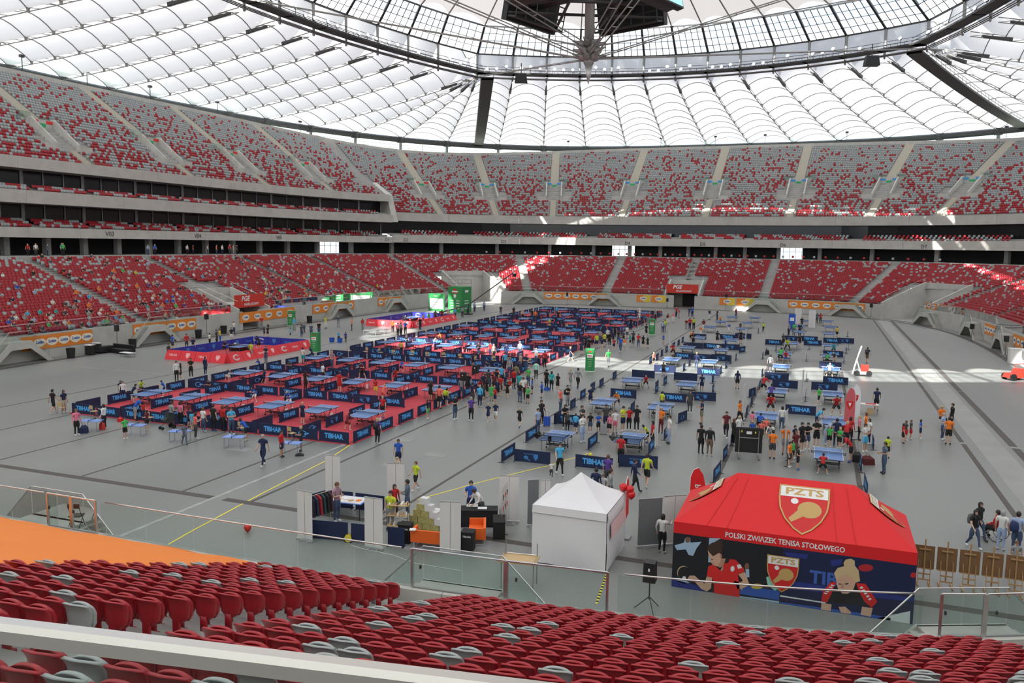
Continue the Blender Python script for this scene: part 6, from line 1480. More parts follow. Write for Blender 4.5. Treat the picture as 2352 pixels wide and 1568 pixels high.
for k in range(4):
    for sx in (-.65, .65): pr.box((sx, -1.51, 2.1-.45*k), (.7, .02, .14), M_PAPER)
    pr.box((1.51, 0, 2.1-.45*k), (.02, 1.2, .14), M_PAPER)
pr.box((1.51, 0, 3.8), (.02, 1.0, .4), M_PAPER); pr.build('print', None, t)
x, y, _ = G(1003, 714); t = thing('results_board', 'green board with white results table beside the green tower', 'board', (x, y, 0), R(-10)); MB().box((0, 0, 1.6), (3.6, .12, 3.2), M_GREEN).build('panel', M_GREEN, t); MB().box((0, -.07, 1.35), (3.0, .02, 1.9), M_PAPER).build('results_sheet', M_PAPER, t)
gl = MB()
for k in range(6): gl.box((0, -.085, .55+.33*k), (2.9, .006, .05), M_SHEETG)
gl.build('ruled_lines', M_SHEETG, t); tx = MB(); text_into(tx, 'TENIS', upright((-.3, -.075, 2.75), 0), .3, M_PAPER); tx.build('lettering', M_PAPER, t)
for sx in (-1.5, 1.5): MB().box((sx, .3, .05), (.1, .9, .08), M_STEEL).build('foot', M_STEEL, t)
x, y, _ = G(1062, 718); t = thing('camera_crane', 'long dark camera crane reaching up beside the green tower', 'camera crane', (x+2.5, y-3, 0)); MB().tube([(-3.0, -4.0, .6), (0, 0, 1.7), (6.5, 5, 7.4)], .10, M_DSTEEL, 5).build('boom', M_DSTEEL, t); MB().tube([(0, 0, 0), (0, 0, 1.7)], .12, M_DSTEEL, 6).build('column', M_DSTEEL, t); MB().box((6.6, 5.1, 6.9), (.5, .5, .6), M_BLACK).build('camera_head', M_BLACK, t); MB().box((-3.2, -4.2, .5), (.6, .6, .5), M_BLACK).build('counterweight', M_BLACK, t); MB().box((0, 0, .1), (1.2, 1.2, .2), M_BLACK).build('dolly', M_BLACK, t)
# banners on the field wall
M_BAN_O = mat('banner_orange', (.80, .24, .03), rough=.6); M_BAN_Y = mat('banner_yellow', (.82, .58, .05), rough=.6); M_OVAL = mat('oval_cream', (.85, .78, .62), rough=.6); M_LOGOB = mat('logo_blue', (.03, .10, .42), rough=.6)
def wall_banner(pa, pb, n, cols, lab):
    sa, sb = [s_of(G(px, py, 1.75)[0]-CX, G(px, py, 1.75)[1]-CY) for px, py in (pa, pb)]; lo, hi = min(sa, sb), max(sa, sb)
    if hi-lo > PERIM/2: lo, hi = hi, lo+PERIM
    x, y = [float(v) for v in PT((lo+hi)/2, -.05)]; t = thing('wall_banner', lab, 'banner', (x, y, 1.0)); k = max(2, int((hi-lo)/1.5)); ss = np.linspace(lo, hi, k+1); mb = MB()
    for i in range(k):
        a, b = PT(ss[i], -.06), PT(ss[i+1], -.06); c1 = cols[int(i/k*len(cols))]; mb.add([(float(a[0])-x, float(a[1])-y, 0), (float(b[0])-x, float(b[1])-y, 0), (float(b[0])-x, float(b[1])-y, 1.42), (float(a[0])-x, float(a[1])-y, 1.42)], [(0, 1, 2, 3)], c1)
    mb.build('sheet', None, t)
    for q in range(n):
        s = lo+(hi-lo)*(q+.5)/n; px, py = [float(v) for v in PT(s, -.09)]; h = heading(s); T = Matrix.Translation((px-x, py-y, .71)) @ Matrix.Rotation(h, 4, 'Z') @ Matrix.Rotation(R(90), 4, 'X'); lg = MB()
        lg.add([T @ Vector((.75*math.cos(a), .42*math.sin(a)*(1+.12*math.sin(3*a)), 0)) for a in np.linspace(0, 6.283, 15)[:-1]], [tuple(range(14))], M_OVAL); text_into(lg, 'Lotto', T @ Matrix.Translation((0, .02, .01)), .42, M_LOGOB, bold=.02, shear=.2); lg.build('logo', M_OVAL, t)
    return t
O1, Y1 = [M_BAN_O], [M_BAN_Y, M_BAN_O]
wall_banner((146, 797), (306, 776), 6, O1, 'orange banner with oval logos on wall behind the black sofa'); wall_banner((406, 765), (528, 746), 6, O1, 'orange banner with oval logos on wall behind the nearer show court'); wall_banner((650, 735), (740, 718), 5, O1, 'orange banner with oval logos on wall behind green column'); wall_banner((800, 714), (872, 702), 5, O1, 'orange banner with oval logos on wall left of yellow steward'); wall_banner((938, 697), (988, 692), 4, O1, 'orange banner with oval logos beside the results board')
wall_banner((1250, 689), (1359, 692), 7, O1, 'orange banner with seven ovals on far wall behind the courts'); wall_banner((1430, 693), (1464, 694), 1, Y1, 'yellow and orange banner left of the pair beside red tunnel sign'); wall_banner((1467, 694), (1503, 695), 1, Y1, 'yellow and orange banner next to the red tunnel sign stairs'); wall_banner((1636, 699), (1671, 701), 1, Y1, 'yellow and orange banner right of the red tunnel sign'); wall_banner((1675, 701), (1713, 703), 1, Y1, 'yellow and orange banner farther right of the red tunnel sign'); wall_banner((1785, 706), (1908, 712), 7, O1, 'orange banner with seven ovals on far wall behind white roll-ups')
wall_banner((2148, 748), (2182, 757), 4, O1, 'orange banner with ovals on right wall nearest the corner ramp'); wall_banner((2220, 773), (2262, 789), 4, O1, 'orange banner with ovals on right wall between two stairs'); wall_banner((2295, 803), (2350, 826), 4, O1, 'orange banner with ovals on right wall beside white cabinet')
# odds and ends on the right
x, y, _ = G(1995, 950); t = thing('side_table', 'white side table with red papers beside the feather flags', 'table', (x, y, 0), R(-3)); MB().box((0, 0, .74), (1.3, .7, .03), M_SHEET).build('table_top', M_SHEET, t)
for sx in (-.6, .6):
    for sy in (-.3, .3): MB().tube([(sx, sy, 0), (sx, sy, .73)], .02, M_STEEL, 4).build('leg', M_STEEL, t)
tag(MB().box((0, 0, .2), (.42, .34, .4)).build('carton', M_BEECH, loc=(x+.1, y+.05, 0)), 'brown carton under the white side table', 'box'); tag(MB().box((0, 0, .02), (.7, .3, .04)).build('leaflets', M_BALL, loc=(x+.1, y, .756)), 'red leaflets spread on the white side table', 'papers')
x, y, _ = G(1980, 862); t = thing('white_cart', 'white frame cart with red box and slanted mast', 'cart', (x, y, 0)); MB().box((0, 0, .3), (1.4, .9, .25), M_WHITE).build('bed', M_WHITE, t); MB().box((.2, 0, .75), (.7, .6, .6), M_SIGN).build('red_box', M_SIGN, t); MB().tube([(-.9, 0, .05), (-.6, 0, 1.4), (-.2, 0, 2.9)], .07, M_WHITE, 5).build('mast', M_WHITE, t); MB().tube([(-.2, .3, .4), (-.55, 0, 1.5)], .05, M_WHITE, 5).build('strut', M_WHITE, t)
for sx in (-.5, .6): MB().lathe([(.0, -.06), (.28, -.06), (.28, .06), (.0, .06)], (0, 0, 0), 12, M_BLACK, Matrix.Translation((sx, -.5, .28)) @ Matrix.Rotation(R(90), 4, 'X')).build('wheel', M_BLACK, t)
x, y, _ = G(2333, 872); t = thing('red_buggy', 'small red buggy parked by the right wall', 'buggy', (x, y, 0), R(30)); MB().box((0, 0, .45), (2.2, 1.1, .4), M_SIGN, taper=.85).build('body', M_SIGN, t); MB().box((.2, 0, .85), (.9, .9, .5), M_SIGN, taper=.7).build('seat_cowl', M_SIGN, t); MB().tube([(-.6, -.4, .6), (-.5, -.4, 1.6), (.7, -.4, 1.6)], .04, M_SIGN, 5).build('roll_bar', M_SIGN, t)
for sx in (-.75, .75):
    for sy in (-.55, .55): MB().lathe([(.0, -.1), (.33, -.1), (.33, .1), (.0, .1)], (0, 0, 0), 12, M_BLACK, Matrix.Translation((sx, sy, .33)) @ Matrix.Rotation(R(90), 4, 'X')).build('wheel', M_BLACK, t)
x, y, _ = G(2342, 840); tag(MB().box((0, 0, .8), (1.6, 1.2, 1.6)).box((0, 0, 1.62), (1.7, 1.3, .06)).box((0, -.61, .8), (.9, .02, 1.2)).build('white_cabinet', M_WHITE, loc=(*inward(x+.9, y+2.2, 1.6), 0)), 'white cabinet standing by the right wall behind the buggy', 'cabinet')
x, y, _ = G(1192, 1345); t = thing('plywood_desk', 'plywood topped desk with steel rails below the near glass fence', 'table', (x, y, 0), R(8)); MB().box((0, 0, 1.0), (1.35, .85, .04), M_BEECH).build('table_top', M_BEECH, t)
for sx in (-.58, .58):
    for sy in (-.36, .36): MB().tube([(sx, sy, 0), (sx, sy, 1.5 if sy > 0 else 1.0)], .02, M_STEEL, 4).build('leg', M_STEEL, t)
MB().tube([(-.6, -.38, 1.06), (.6, -.38, 1.06), (.6, .38, 1.06), (-.6, .38, 1.06)], .018, M_STAIN, 5, closed=True).build('rail', M_STAIN, t)
def bag(px, py, sz, m, lab, z=0):
    x, y, _ = G(px, py, z); mb = MB(); mb.add([(-.5*sz[0], -.5*sz[1], 0), (.5*sz[0], -.5*sz[1], 0), (.5*sz[0], .5*sz[1], 0), (-.5*sz[0], .5*sz[1], 0), (-.45*sz[0], -.45*sz[1], .7*sz[2]), (.45*sz[0], -.45*sz[1], .7*sz[2]), (.45*sz[0], .45*sz[1], .7*sz[2]), (-.45*sz[0], .45*sz[1], .7*sz[2]), (-.2*sz[0], -.2*sz[1], sz[2]), (.2*sz[0], -.2*sz[1], sz[2]), (.2*sz[0], .2*sz[1], sz[2]), (-.2*sz[0], .2*sz[1], sz[2])],
        [(3, 2, 1, 0)]+[(i+k, i+(k+1) % 4, i+4+(k+1) % 4, i+4+k) for i in (0, 4) for k in range(4)]+[(8, 9, 10, 11)], m); t = thing('sports_bag', lab, 'bag', (x, y, z), R(random.uniform(0, 60))); mb.build('body', m, t); MB().tube([(-.2*sz[0], 0, sz[2]), (-.1*sz[0], 0, sz[2]*1.2), (.1*sz[0], 0, sz[2]*1.2), (.2*sz[0], 0, sz[2])], .015, m, 4).build('handle', m, t)
bag(1968, 1060, (.55, .4, .6), M_BLACK, 'black rucksack beside edge-on white roll-up'); bag(1992, 1066, (.7, .45, .5), mat('bag_redblack', (.10, .01, .012), rough=.7), 'black and red sports bag beside black rucksack'); bag(193, 994, (.5, .4, .5), M_NAVY, 'dark navy rucksack on floor beside small blue table'); bag(235, 986, (.3, .25, .5), M_SIGN, 'dark red rucksack leaning beside small blue table'); bag(277, 968, (.35, .25, .3), M_BALL, 'red bag hung on front barrier line'); bag(1762, 813, (.5, .4, .5), M_BLACK, 'black rucksack near the practice barriers'); bag(1256, 896, (.45, .35, .3), M_BLUEB, 'bright blue bag on floor in the crowd'); bag(688, 1046, (.5, .3, .12), M_BLACK, 'flat black bag on floor before front barriers')
for px, py, c, lab in ((1256, 978, (.02, .08, .45), 'bright blue wheeled suitcase beside robot table'), (1386, 997, (.30, .30, .31), 'grey wheeled suitcase beside waiting children')):
    x, y, _ = G(px, py); m = mat('case_'+lab[:4], c, rough=.4); t = thing('suitcase', lab, 'suitcase', (x, y, 0), R(10)); MB().box((0, 0, .36), (.44, .26, .62), m, taper=.96).build('shell', m, t); MB().tube([(-.12, .1, .66), (-.12, .1, .95), (.12, .1, .95), (.12, .1, .66)], .012, M_BLACK, 4).build('handle', M_BLACK, t)
    for sx in (-.17, .17):
        for sy in (-.09, .09): MB().lathe([(.0, -.015), (.035, -.015), (.035, .015), (.0, .015)], (0, 0, 0), 8, M_BLACK, Matrix.Translation((sx, sy, .035)) @ Matrix.Rotation(R(90), 4, 'Y')).build('wheel', M_BLACK, t)
# pushchair
x, y, _ = G(385, 984); t = thing('pushchair', 'dark grey folding pushchair beside the crowd at front barriers', 'pushchair', (x, y, 0), R(70)); mg = mat('pram_grey', (.03, .035, .035), rough=.8)
MB().prism([(-.3, .45), (.25, .35), (.35, .55), (.30, 1.0), (.0, 1.12), (-.05, .75), (-.32, .6)], .44, None, mg).build('seat_hood', mg, t); MB().tube([(-.45, 0, .2), (.1, 0, .6), (.55, 0, 1.05)], .02, M_BLACK, 5).build('frame', M_BLACK, t); MB().tube([(.55, -.25, 1.05), (.55, .25, 1.05)], .02, M_BLACK, 5).build('handle_bar', M_BLACK, t)
for sx, sy, r_ in ((-.42, -.18, .1), (-.42, .18, .1), (.32, -.26, .14), (.32, .26, .14)): MB().lathe([(.0, -.025), (r_, -.025), (r_, .025), (.0, .025)], (0, 0, 0), 12, M_BLACK, Matrix.Translation((sx, sy, r_)) @ Matrix.Rotation(R(90), 4, 'X')).build('wheel', M_BLACK, t)
# folding chair on the near landing and platform boxes on the left floor
x, y = [float(v) for v in PT(sx_near(3.0), -.6)]; t = thing('folding_chair', 'black folding chair on the landing behind the glass fence', 'chair', (x-.9, y+.25, 2.17), R(200))
MB().box((0, 0, .44), (.4, .38, .03), M_BLACK).build('seat', M_BLACK, t); MB().box((0, .18, .82), (.4, .05, .16), mat('pad_maroon', (.06, .012, .014), rough=.6)).build('backrest', None, t)
for sx in (-.19, .19): MB().tube([(sx, .22, .85), (sx, -.18, 0)], .012, M_BLACK, 5).build('leg', M_BLACK, t); MB().tube([(sx, -.12, .5), (sx, .26, 0)], .012, M_BLACK, 5).build('leg', M_BLACK, t)
for k, (px, py) in enumerate(((852, 768), (868, 766))):
    x, y, _ = G(px, py); t = thing('stage_deck', ('grey stage deck nearest the white drawn line of light', 'grey stage deck behind the other deck')[k], 'platform', (x, y+k*.4, 0), R(5)); MB().box((0, 0, .56), (2.0, 1.0, .08), M_STEEL).build('deck', M_STEEL, t)
    for sx in (-.9, .9):
        for sy in (-.42, .42): MB().tube([(sx, sy, 0), (sx, sy, .54)], .03, M_ALU, 4).build('leg', M_ALU, t)
for k, (px, py) in enumerate(((772, 785), (790, 786))):
    x, y, _ = G(px, py); t = thing('blue_tub', ('blue ball tub behind child in blue', 'blue ball tub behind child in purple')[k], 'tub', (x-.4, y-.3, 0)); MB().lathe([(.28, 0), (.34, .5), (.32, .5), (.27, .06)], n=12).build('body', M_BLUEB, t); MB().lathe([(.35, .48), (.35, .52), (.32, .52), (.32, .48)], n=12).build('rim', M_BLUEB, t)
x, y, _ = G(1345, 1047); tag(MB().lathe([(.0, 0), (.08, .02), (.115, .115), (.08, .21), (.0, .23)], n=12).build('yellow_ball', M_TAPE, loc=(x+.3, y, 0), smooth=True), 'yellow ball on floor beside the robot table cable', 'ball')
# ---------------------------------------------------------------- people
def vlerp(a, b, t): return tuple(a[i]+(b[i]-a[i])*t for i in range(3))
def skeleton(pose):
    J = dict(pelvis=(0, 0, .95), waist=(0, .0, 1.08), chest=(0, .01, 1.27), top=(0, .015, 1.41), neck=(0, 0, 1.50), head=(0, -.015, 1.60), crown=(0, -.005, 1.70),
             shL=(.185, .01, 1.415), shR=(-.185, .01, 1.415), elL=(.245, .03, 1.14), elR=(-.245, .03, 1.14), wrL=(.265, -.05, .90), wrR=(-.265, -.05, .90),
             hipL=(.092, 0, .90), hipR=(-.092, 0, .90), knL=(.105, -.01, .50), knR=(-.105, -.01, .50), anL=(.11, .03, .085), anR=(-.11, .03, .085), foL=(.13, -.13, .035), foR=(-.13, -.13, .035))
    u = J.update
    if pose == 'crossed': u(dict(elL=(.26, -.04, 1.15), elR=(-.26, -.04, 1.15), wrL=(.02, -.23, 1.17), wrR=(-.02, -.20, 1.22)))
    elif pose == 'hips': u(dict(elL=(.37, .09, 1.18), elR=(-.37, .09, 1.18), wrL=(.20, -.02, 1.04), wrR=(-.20, -.02, 1.04)))
    elif pose == 'phone': u(dict(elL=(.24, -.05, 1.15), elR=(-.24, -.05, 1.15), wrL=(.08, -.27, 1.22), wrR=(-.08, -.27, 1.22), head=(0, -.035, 1.60), crown=(0, -.05, 1.70)))
    elif pose == 'walk': u(dict(knL=(.10, -.17, .52), anL=(.10, -.26, .10), foL=(.11, -.41, .07), knR=(-.10, .06, .50), anR=(-.10, .33, .14), foR=(-.11, .20, .04), elL=(.24, .12, 1.16), wrL=(.25, .16, .92), elR=(-.24, -.07, 1.15), wrR=(-.24, -.24, 1.0)))
    elif pose == 'play':
        u(dict(pelvis=(0, .14, .80), waist=(0, .08, .94), chest=(0, -.04, 1.10), top=(0, -.11, 1.22), neck=(0, -.17, 1.29), head=(0, -.22, 1.38), crown=(0, -.23, 1.48), shL=(.18, -.10, 1.22), shR=(-.18, -.12, 1.22), elL=(.32, -.22, 1.02), wrL=(.24, -.42, 1.06), elR=(-.33, -.20, 1.00), wrR=(-.30, -.44, 1.02),
               hipL=(.10, .12, .77), hipR=(-.10, .12, .77), knL=(.24, -.06, .45), knR=(-.24, -.06, .45), anL=(.32, .08, .085), anR=(-.32, .08, .085), foL=(.38, -.07, .035), foR=(-.38, -.07, .035)))
    elif pose == 'lean':
        u(dict(waist=(0, -.04, 1.07), chest=(0, -.17, 1.20), top=(0, -.27, 1.30), neck=(0, -.34, 1.36), head=(0, -.42, 1.43), crown=(0, -.46, 1.52), shL=(.18, -.26, 1.29), shR=(-.18, -.26, 1.29), elL=(.25, -.33, 1.03), wrL=(.16, -.52, .93), elR=(-.25, -.33, 1.03), wrR=(-.16, -.52, .93)))
    elif pose == 'reach': u(dict(elR=(-.26, -.20, 1.27), wrR=(-.22, -.44, 1.33), elL=(.28, .06, 1.15), wrL=(.30, -.06, .93)))
    elif pose == 'hold': u(dict(elR=(-.25, .03, 1.14), wrR=(-.20, -.20, 1.12), elL=(.24, .0, 1.14), wrL=(.12, -.25, 1.14)))
    elif pose == 'sit':
        dz = -.46; 
        for k in ('pelvis', 'waist', 'chest', 'top', 'neck', 'head', 'crown', 'shL', 'shR'): J[k] = (J[k][0], J[k][1]+.03*(J[k][2]-.95), J[k][2]+dz)
        u(dict(hipL=(.10, -.02, .46), hipR=(-.10, -.02, .46), knL=(.13, -.44, .50), knR=(-.13, -.44, .50), anL=(.13, -.40, .085), anR=(-.13, -.40, .085), foL=(.14, -.56, .035), foR=(-.14, -.56, .035), elL=(.25, -.06, .70), wrL=(.12, -.30, .62), elR=(-.25, -.06, .70), wrR=(-.12, -.30, .62)))
    return J
def body_mesh(pose, level=1, fingers=True):
    J = skeleton(pose); names = list(J); V = [J[n] for n in names]; ix = {n: i for i, n in enumerate(names)}
    RAD = dict(pelvis=(.165, .115), waist=(.140, .10), chest=(.165, .118), top=(.125, .09), neck=(.058, .058), head=(.075, .088), crown=(.066, .078), shL=(.062, .062), shR=(.062, .062), elL=(.042, .042), elR=(.042, .042), wrL=(.028, .028), wrR=(.028, .028), hipL=(.098, .105), hipR=(.098, .105), knL=(.062, .062), knR=(.062, .062), anL=(.042, .046), anR=(.042, .046), foL=(.045, .032), foR=(.045, .032))
    E = [('pelvis', 'waist'), ('waist', 'chest'), ('chest', 'top'), ('top', 'neck'), ('neck', 'head'), ('head', 'crown'), ('top', 'shL'), ('top', 'shR'), ('shL', 'elL'), ('shR', 'elR'), ('elL', 'wrL'), ('elR', 'wrR'), ('pelvis', 'hipL'), ('pelvis', 'hipR'), ('hipL', 'knL'), ('hipR', 'knR'), ('knL', 'anL'), ('knR', 'anR'), ('anL', 'foL'), ('anR', 'foR')]
    ed = [(ix[a], ix[b]) for a, b in E]; rad = [RAD[n] for n in names]; bones = [(Vector(J[a]), Vector(J[b]), a, b) for a, b in E]
    for S in ('L', 'R'):
        w_ = Vector(J['wr'+S]); d = (w_-Vector(J['el'+S])).normalized(); sx = 1 if S == 'L' else -1
        side = d.cross(Vector((sx, 0, 0))); side = side.normalized() if side.length > .2 else Vector((0, -1, 0))
        lat = d.cross(side).normalized(); p = w_+d*.07; pi_ = len(V); V.append(tuple(p)); rad.append((.036, .022)); ed.append((ix['wr'+S], pi_)); bones.append((w_, p+d*.1, 'hand', 'hand'))
        if fingers:
            for q, ln in enumerate((.070, .080, .076, .060)):
                b0 = p+side*(.027*(1.5-q))*1.0+d*.03; b1 = b0+d*ln*.55+lat*.006*sx; b2 = b0+d*ln+lat*.03*sx; i0 = len(V)
                V += [tuple(b0), tuple(b1), tuple(b2)]; rad += [(.0105, .0105), (.009, .009), (.007, .007)]; ed += [(pi_, i0), (i0, i0+1), (i0+1, i0+2)]
            t0 = w_+d*.035+side*.035; t1 = t0+side*.03+d*.035; i0 = len(V); V += [tuple(t0), tuple(t1)]; rad += [(.012, .012), (.009, .009)]; ed += [(ix['wr'+S], i0), (i0, i0+1)]
    me = bpy.data.meshes.new('sk'); me.from_pydata(V, ed, []); o = bpy.data.objects.new('sk', me); COL.objects.link(o)
    sk = o.modifiers.new('s', 'SKIN'); sk.use_smooth_shade = True; sk.branch_smoothing = .6
    for i, r_ in enumerate(rad): me.skin_vertices[0].data[i].radius = r_
    me.skin_vertices[0].data[0].use_root = True
    if level: m2 = o.modifiers.new('u', 'SUBSURF'); m2.levels = level; m2.render_levels = level
    dg = bpy.context.evaluated_depsgraph_get(); dg.update(); out = bpy.data.meshes.new_from_object(o.evaluated_get(dg)); bpy.data.objects.remove(o); bpy.data.meshes.remove(me)
    out.name = 'body_'+pose; out.materials.clear()
    for k in range(6): out.materials.append(None)
    zone_f = []
    for p in out.polygons:
        c = Vector(p.center); best = None; bd = 1e9
        for a, b, na, nb in bones:
            ab = b-a; t = max(0, min(1, (c-a).dot(ab)/max(ab.length_squared, 1e-9))); dd = (a+ab*t-c).length
            rr = .07 if na in ('pelvis', 'waist', 'chest', 'top') and nb in ('waist', 'chest', 'top') else 0
            if dd-rr < bd: bd = dd-rr; best = (na, nb, t)
        na, nb, t = best
        if nb in ('head', 'crown') or na == 'hand' or (nb == 'neck' and t > .35): z = 0
        elif na in ('elL', 'elR'): z = 4
        elif na in ('shL', 'shR'): z = 1 if t < .62 else 4
        elif nb in ('foL', 'foR') or (na in ('knL', 'knR') and t > .93): z = 3
        elif na in ('knL', 'knR') or (na in ('hipL', 'hipR') and t > .86): z = 5
        elif na in ('hipL', 'hipR') or nb in ('hipL', 'hipR') or (na == 'pelvis' and t < .15): z = 2
        else: z = 1
        p.material_index = z; zone_f.append(z)
    vz = {}
    for p in out.polygons:
        for v in p.vertices: vz.setdefault(v, set()).add(p.material_index)
    nrm = [Vector(v.normal) for v in out.vertices]
    for v in out.vertices:
        s_ = vz.get(v.index, {0}); k = .020 if s_ == {1} else .022 if s_ == {2} else .010 if s_ == {3} else 0
        if k and level: v.co += nrm[v.index]*k
    zmin = min(v.co.z for v in out.vertices)
    for v in out.vertices: v.co.z -= zmin
    out.polygons.foreach_set('use_smooth', [True]*len(out.polygons)); out.update()
    return out, Vector(J['head'])+Vector((0, 0, -zmin)), (Vector(J['crown'])-Vector(J['head'])).normalized()
POSES = ('stand', 'crossed', 'hips', 'phone', 'walk', 'play', 'lean', 'reach', 'hold', 'sit')
BODY = {p: body_mesh(p) for p in POSES}
def hair_mesh(kind):
    mb = MB(); vs = []; fs = []; nu, nv = 14, 9; rx, ry, rz_ = .094, .112, .118
    for j in range(nv+1):
        ph = math.pi*j/nv
        for i in range(nu):
            th = 2*math.pi*i/nu; x, y, z = rx*math.sin(ph)*math.cos(th), ry*math.sin(ph)*math.sin(th), rz_*math.cos(ph)
            if kind == 'long' and z < 0 and y > -.02: z -= .16*min(1, -z/.1)*(1 if y > 0 else .7); 
            vs.append((x, y+.014, z+.045))
    for j in range(nv):
        for i in range(nu):
            q = [j*nu+i, j*nu+(i+1) % nu, (j+1)*nu+(i+1) % nu, (j+1)*nu+i]; cy = sum(vs[a][1] for a in q)/4; cz = sum(vs[a][2] for a in q)/4
            if cy < -.045 and cz < .075: continue
            if cz < (-.03 if kind == 'short' else -.30): continue
            if kind == 'short' and cy < 0 and cz < .02: continue
            fs.append(tuple(q))
    mb.add(vs, fs, None); return mb.mesh('hair_'+kind, None, True)
HAIRM = {'short': hair_mesh('short'), 'long': hair_mesh('long')}
def face_mesh():
    mb = MB(); d, s_, r_ = mat('eye_dark', (.03, .02, .02), rough=.4), mat('skin_light', (.60, .37, .27), rough=.6), mat('lips', (.45, .16, .14), rough=.6)
    for sx in (-1, 1):
        mb.box((sx*.030, -.086, .012), (.020, .012, .010), d); mb.box((sx*.030, -.090, .028), (.028, .008, .006), d); mb.add([(sx*.074, .005, -.02), (sx*.082, .02, -.01), (sx*.090, .012, .02), (sx*.080, -.005, .025)], [(0, 1, 2, 3)], s_)
    mb.add([(0, -.088, .015), (-.012, -.088, -.022), (.012, -.088, -.022), (0, -.112, -.020)], [(0, 1, 3), (0, 3, 2), (1, 2, 3)], s_); mb.box((0, -.084, -.045), (.036, .012, .008), r_); return mb.mesh('face')
FACEM = face_mesh()
COLS = {'r': ('red', (.50, .02, .025)), 'n': ('navy', (.012, .020, .07)), 'k': ('black', (.012, .012, .014)), 'w': ('white', (.72, .72, .70)), 'b': ('blue', (.02, .10, .48)), 'c': ('sky blue', (.08, .42, .70)), 'g': ('green', (.06, .48, .10)), 'y': ('lime', (.55, .65, .04)), 'o': ('orange', (.85, .20, .02)), 'p': ('pink', (.75, .20, .30)), 'm': ('maroon', (.14, .015, .025)), 's': ('grey', (.28, .29, .30)), 't': ('teal', (.02, .36, .38)), 'u': ('purple', (.10, .05, .28)), 'd': ('charcoal', (.055, .058, .062)), 'h': ('beige', (.50, .42, .33)), 'j': ('denim', (.055, .085, .16)), 'l': ('pale blue', (.35, .45, .65)), 'q': ('coral', (.80, .16, .12)), 'a': ('amber', (.70, .50, .05)), 'v': ('mauve', (.38, .22, .28)), 'z': ('slate', (.10, .13, .18)), 'e': ('mint', (.42, .75, .62)), 'f': ('brown', (.16, .11, .075)), 'i': ('khaki', (.20, .18, .10))}
PM = {k: mat('cloth_'+n.replace(' ', '_'), c, rough=.8) for k, (n, c) in COLS.items()}
SKIN = [mat('skin_light', (.60, .37, .27), rough=.6), mat('skin_fair', (.66, .43, .33), rough=.6), mat('skin_tan', (.48, .28, .18), rough=.6)]
HAIRC = {'d': mat('hair_dark', (.025, .016, .012), rough=.6), 'b': mat('hair_blond', (.50, .36, .18), rough=.6), 'g': mat('hair_grey', (.36, .35, .34), rough=.6), 'r': mat('hair_chestnut', (.14, .06, .03), rough=.6)}
SHOES = [mat('shoe_white', (.70, .70, .70), rough=.5), mat('shoe_black', (.02, .02, .022), rough=.5), mat('shoe_blue', (.05, .12, .35), rough=.5)]
POSETXT = {'stand': 'standing', 'crossed': 'with folded arms', 'hips': 'hands on hips', 'phone': 'looking at hands', 'walk': 'walking', 'play': 'crouched to play', 'lean': 'leaning forward', 'reach': 'reaching out', 'hold': 'holding something', 'sit': 'sitting'}
def place_of(x, y):
    if x < -49.5: return 'beside the show courts' if y > 62 else 'left of the red courts'
    if x < -26.2:
        if y < 42.2: return 'before the front barriers' if y > 36 else 'near the booth'
        for k, bl in enumerate(BLK):
            if bl[0] <= y <= bl[-1]:
                c = int(np.argmin([abs(x-q) for q in COLX])); r_ = int(np.argmin([abs(y-q) for q in ROWY[3*k:3*k+3]])); return f'on court {6-c}, {ORD[r_]} row, {("nearest", "middle", "farthest")[k]} block'
        return 'between court blocks'
    if y < 34.5: return 'in the booth' if x < -10.8 else 'beside the tents' if x < 4 else 'by the easels'
    if x < -17.8: return 'in walkway by '+('nearest' if y < 76 else 'middle' if y < 112 else 'farthest')+' courts'
    if x < -6.5: return 'by walkway practice tables'+(' near tents' if y < 53 else ' far off' if y > 90 else '')
    if x < 3.2: return 'by flag side practice tables'+(' near tents' if y < 53 else ' far off' if y > 90 else '')
    return 'on open floor at the drain lines'
NP_ = [0]
HT = {'m': 1.78, 'w': 1.67, 't': 1.54, 'k': 1.34, 'b': .92}
def person(x, y, z, pose, face, shirt, pants, kind, hair='d', longh=None, label=None, group='people on the stadium floor', h=None, sleeve=None):
    me, hp, hu = BODY[pose]; o = link('person', me, None, (x, y, z), R(face)); NP_[0] += 1; rr = random.Random(NP_[0]*13)
    sc = (h or HT[kind]*rr.uniform(.97, 1.03))/1.76; o.scale = (sc*(1.0 if kind in 'mw' else 1.02), sc, sc)
    skn = SKIN[rr.randrange(3)]; long_p = pants[1] == 'L'; sl_long = sleeve if sleeve is not None else rr.random() < (.12 if not long_p else .3)
    ms = [skn, PM[shirt], PM[pants[0]], SHOES[rr.choices((0, 1, 2), (.6, .3, .1))[0]], PM[shirt] if sl_long else skn, PM[pants[0]] if long_p else skn]
    for i, m in enumerate(ms): o.material_slots[i].link = 'OBJECT'; o.material_slots[i].material = m
    lh = longh if longh is not None else (kind == 'w' or (kind in 'kt' and rr.random() < .3))
    q = Vector((0, 0, 1)).rotation_difference(hu)
    hr = link('hair', HAIRM['long' if lh else 'short'], o, hp); hr.rotation_mode = 'QUATERNION'; hr.rotation_quaternion = q
    hr.material_slots[0].link = 'OBJECT' if len(hr.material_slots) else 'DATA'
    if len(hr.material_slots): hr.material_slots[0].material = HAIRC[hair]
    fc = link('face', FACEM, o, hp); fc.rotation_mode = 'QUATERNION'; fc.rotation_quaternion = q
    lab = label or f"person in {COLS[shirt][0]} shirt and {COLS[pants[0]][0]} {'trousers' if long_p else 'shorts'} {POSETXT[pose]} {place_of(x, y)}"
    return tag(o, ' '.join(lab.split()[:16]), 'person', group)
for h_ in HAIRM.values():
    h_.materials.clear(); h_.materials.append(HAIRC['d'])
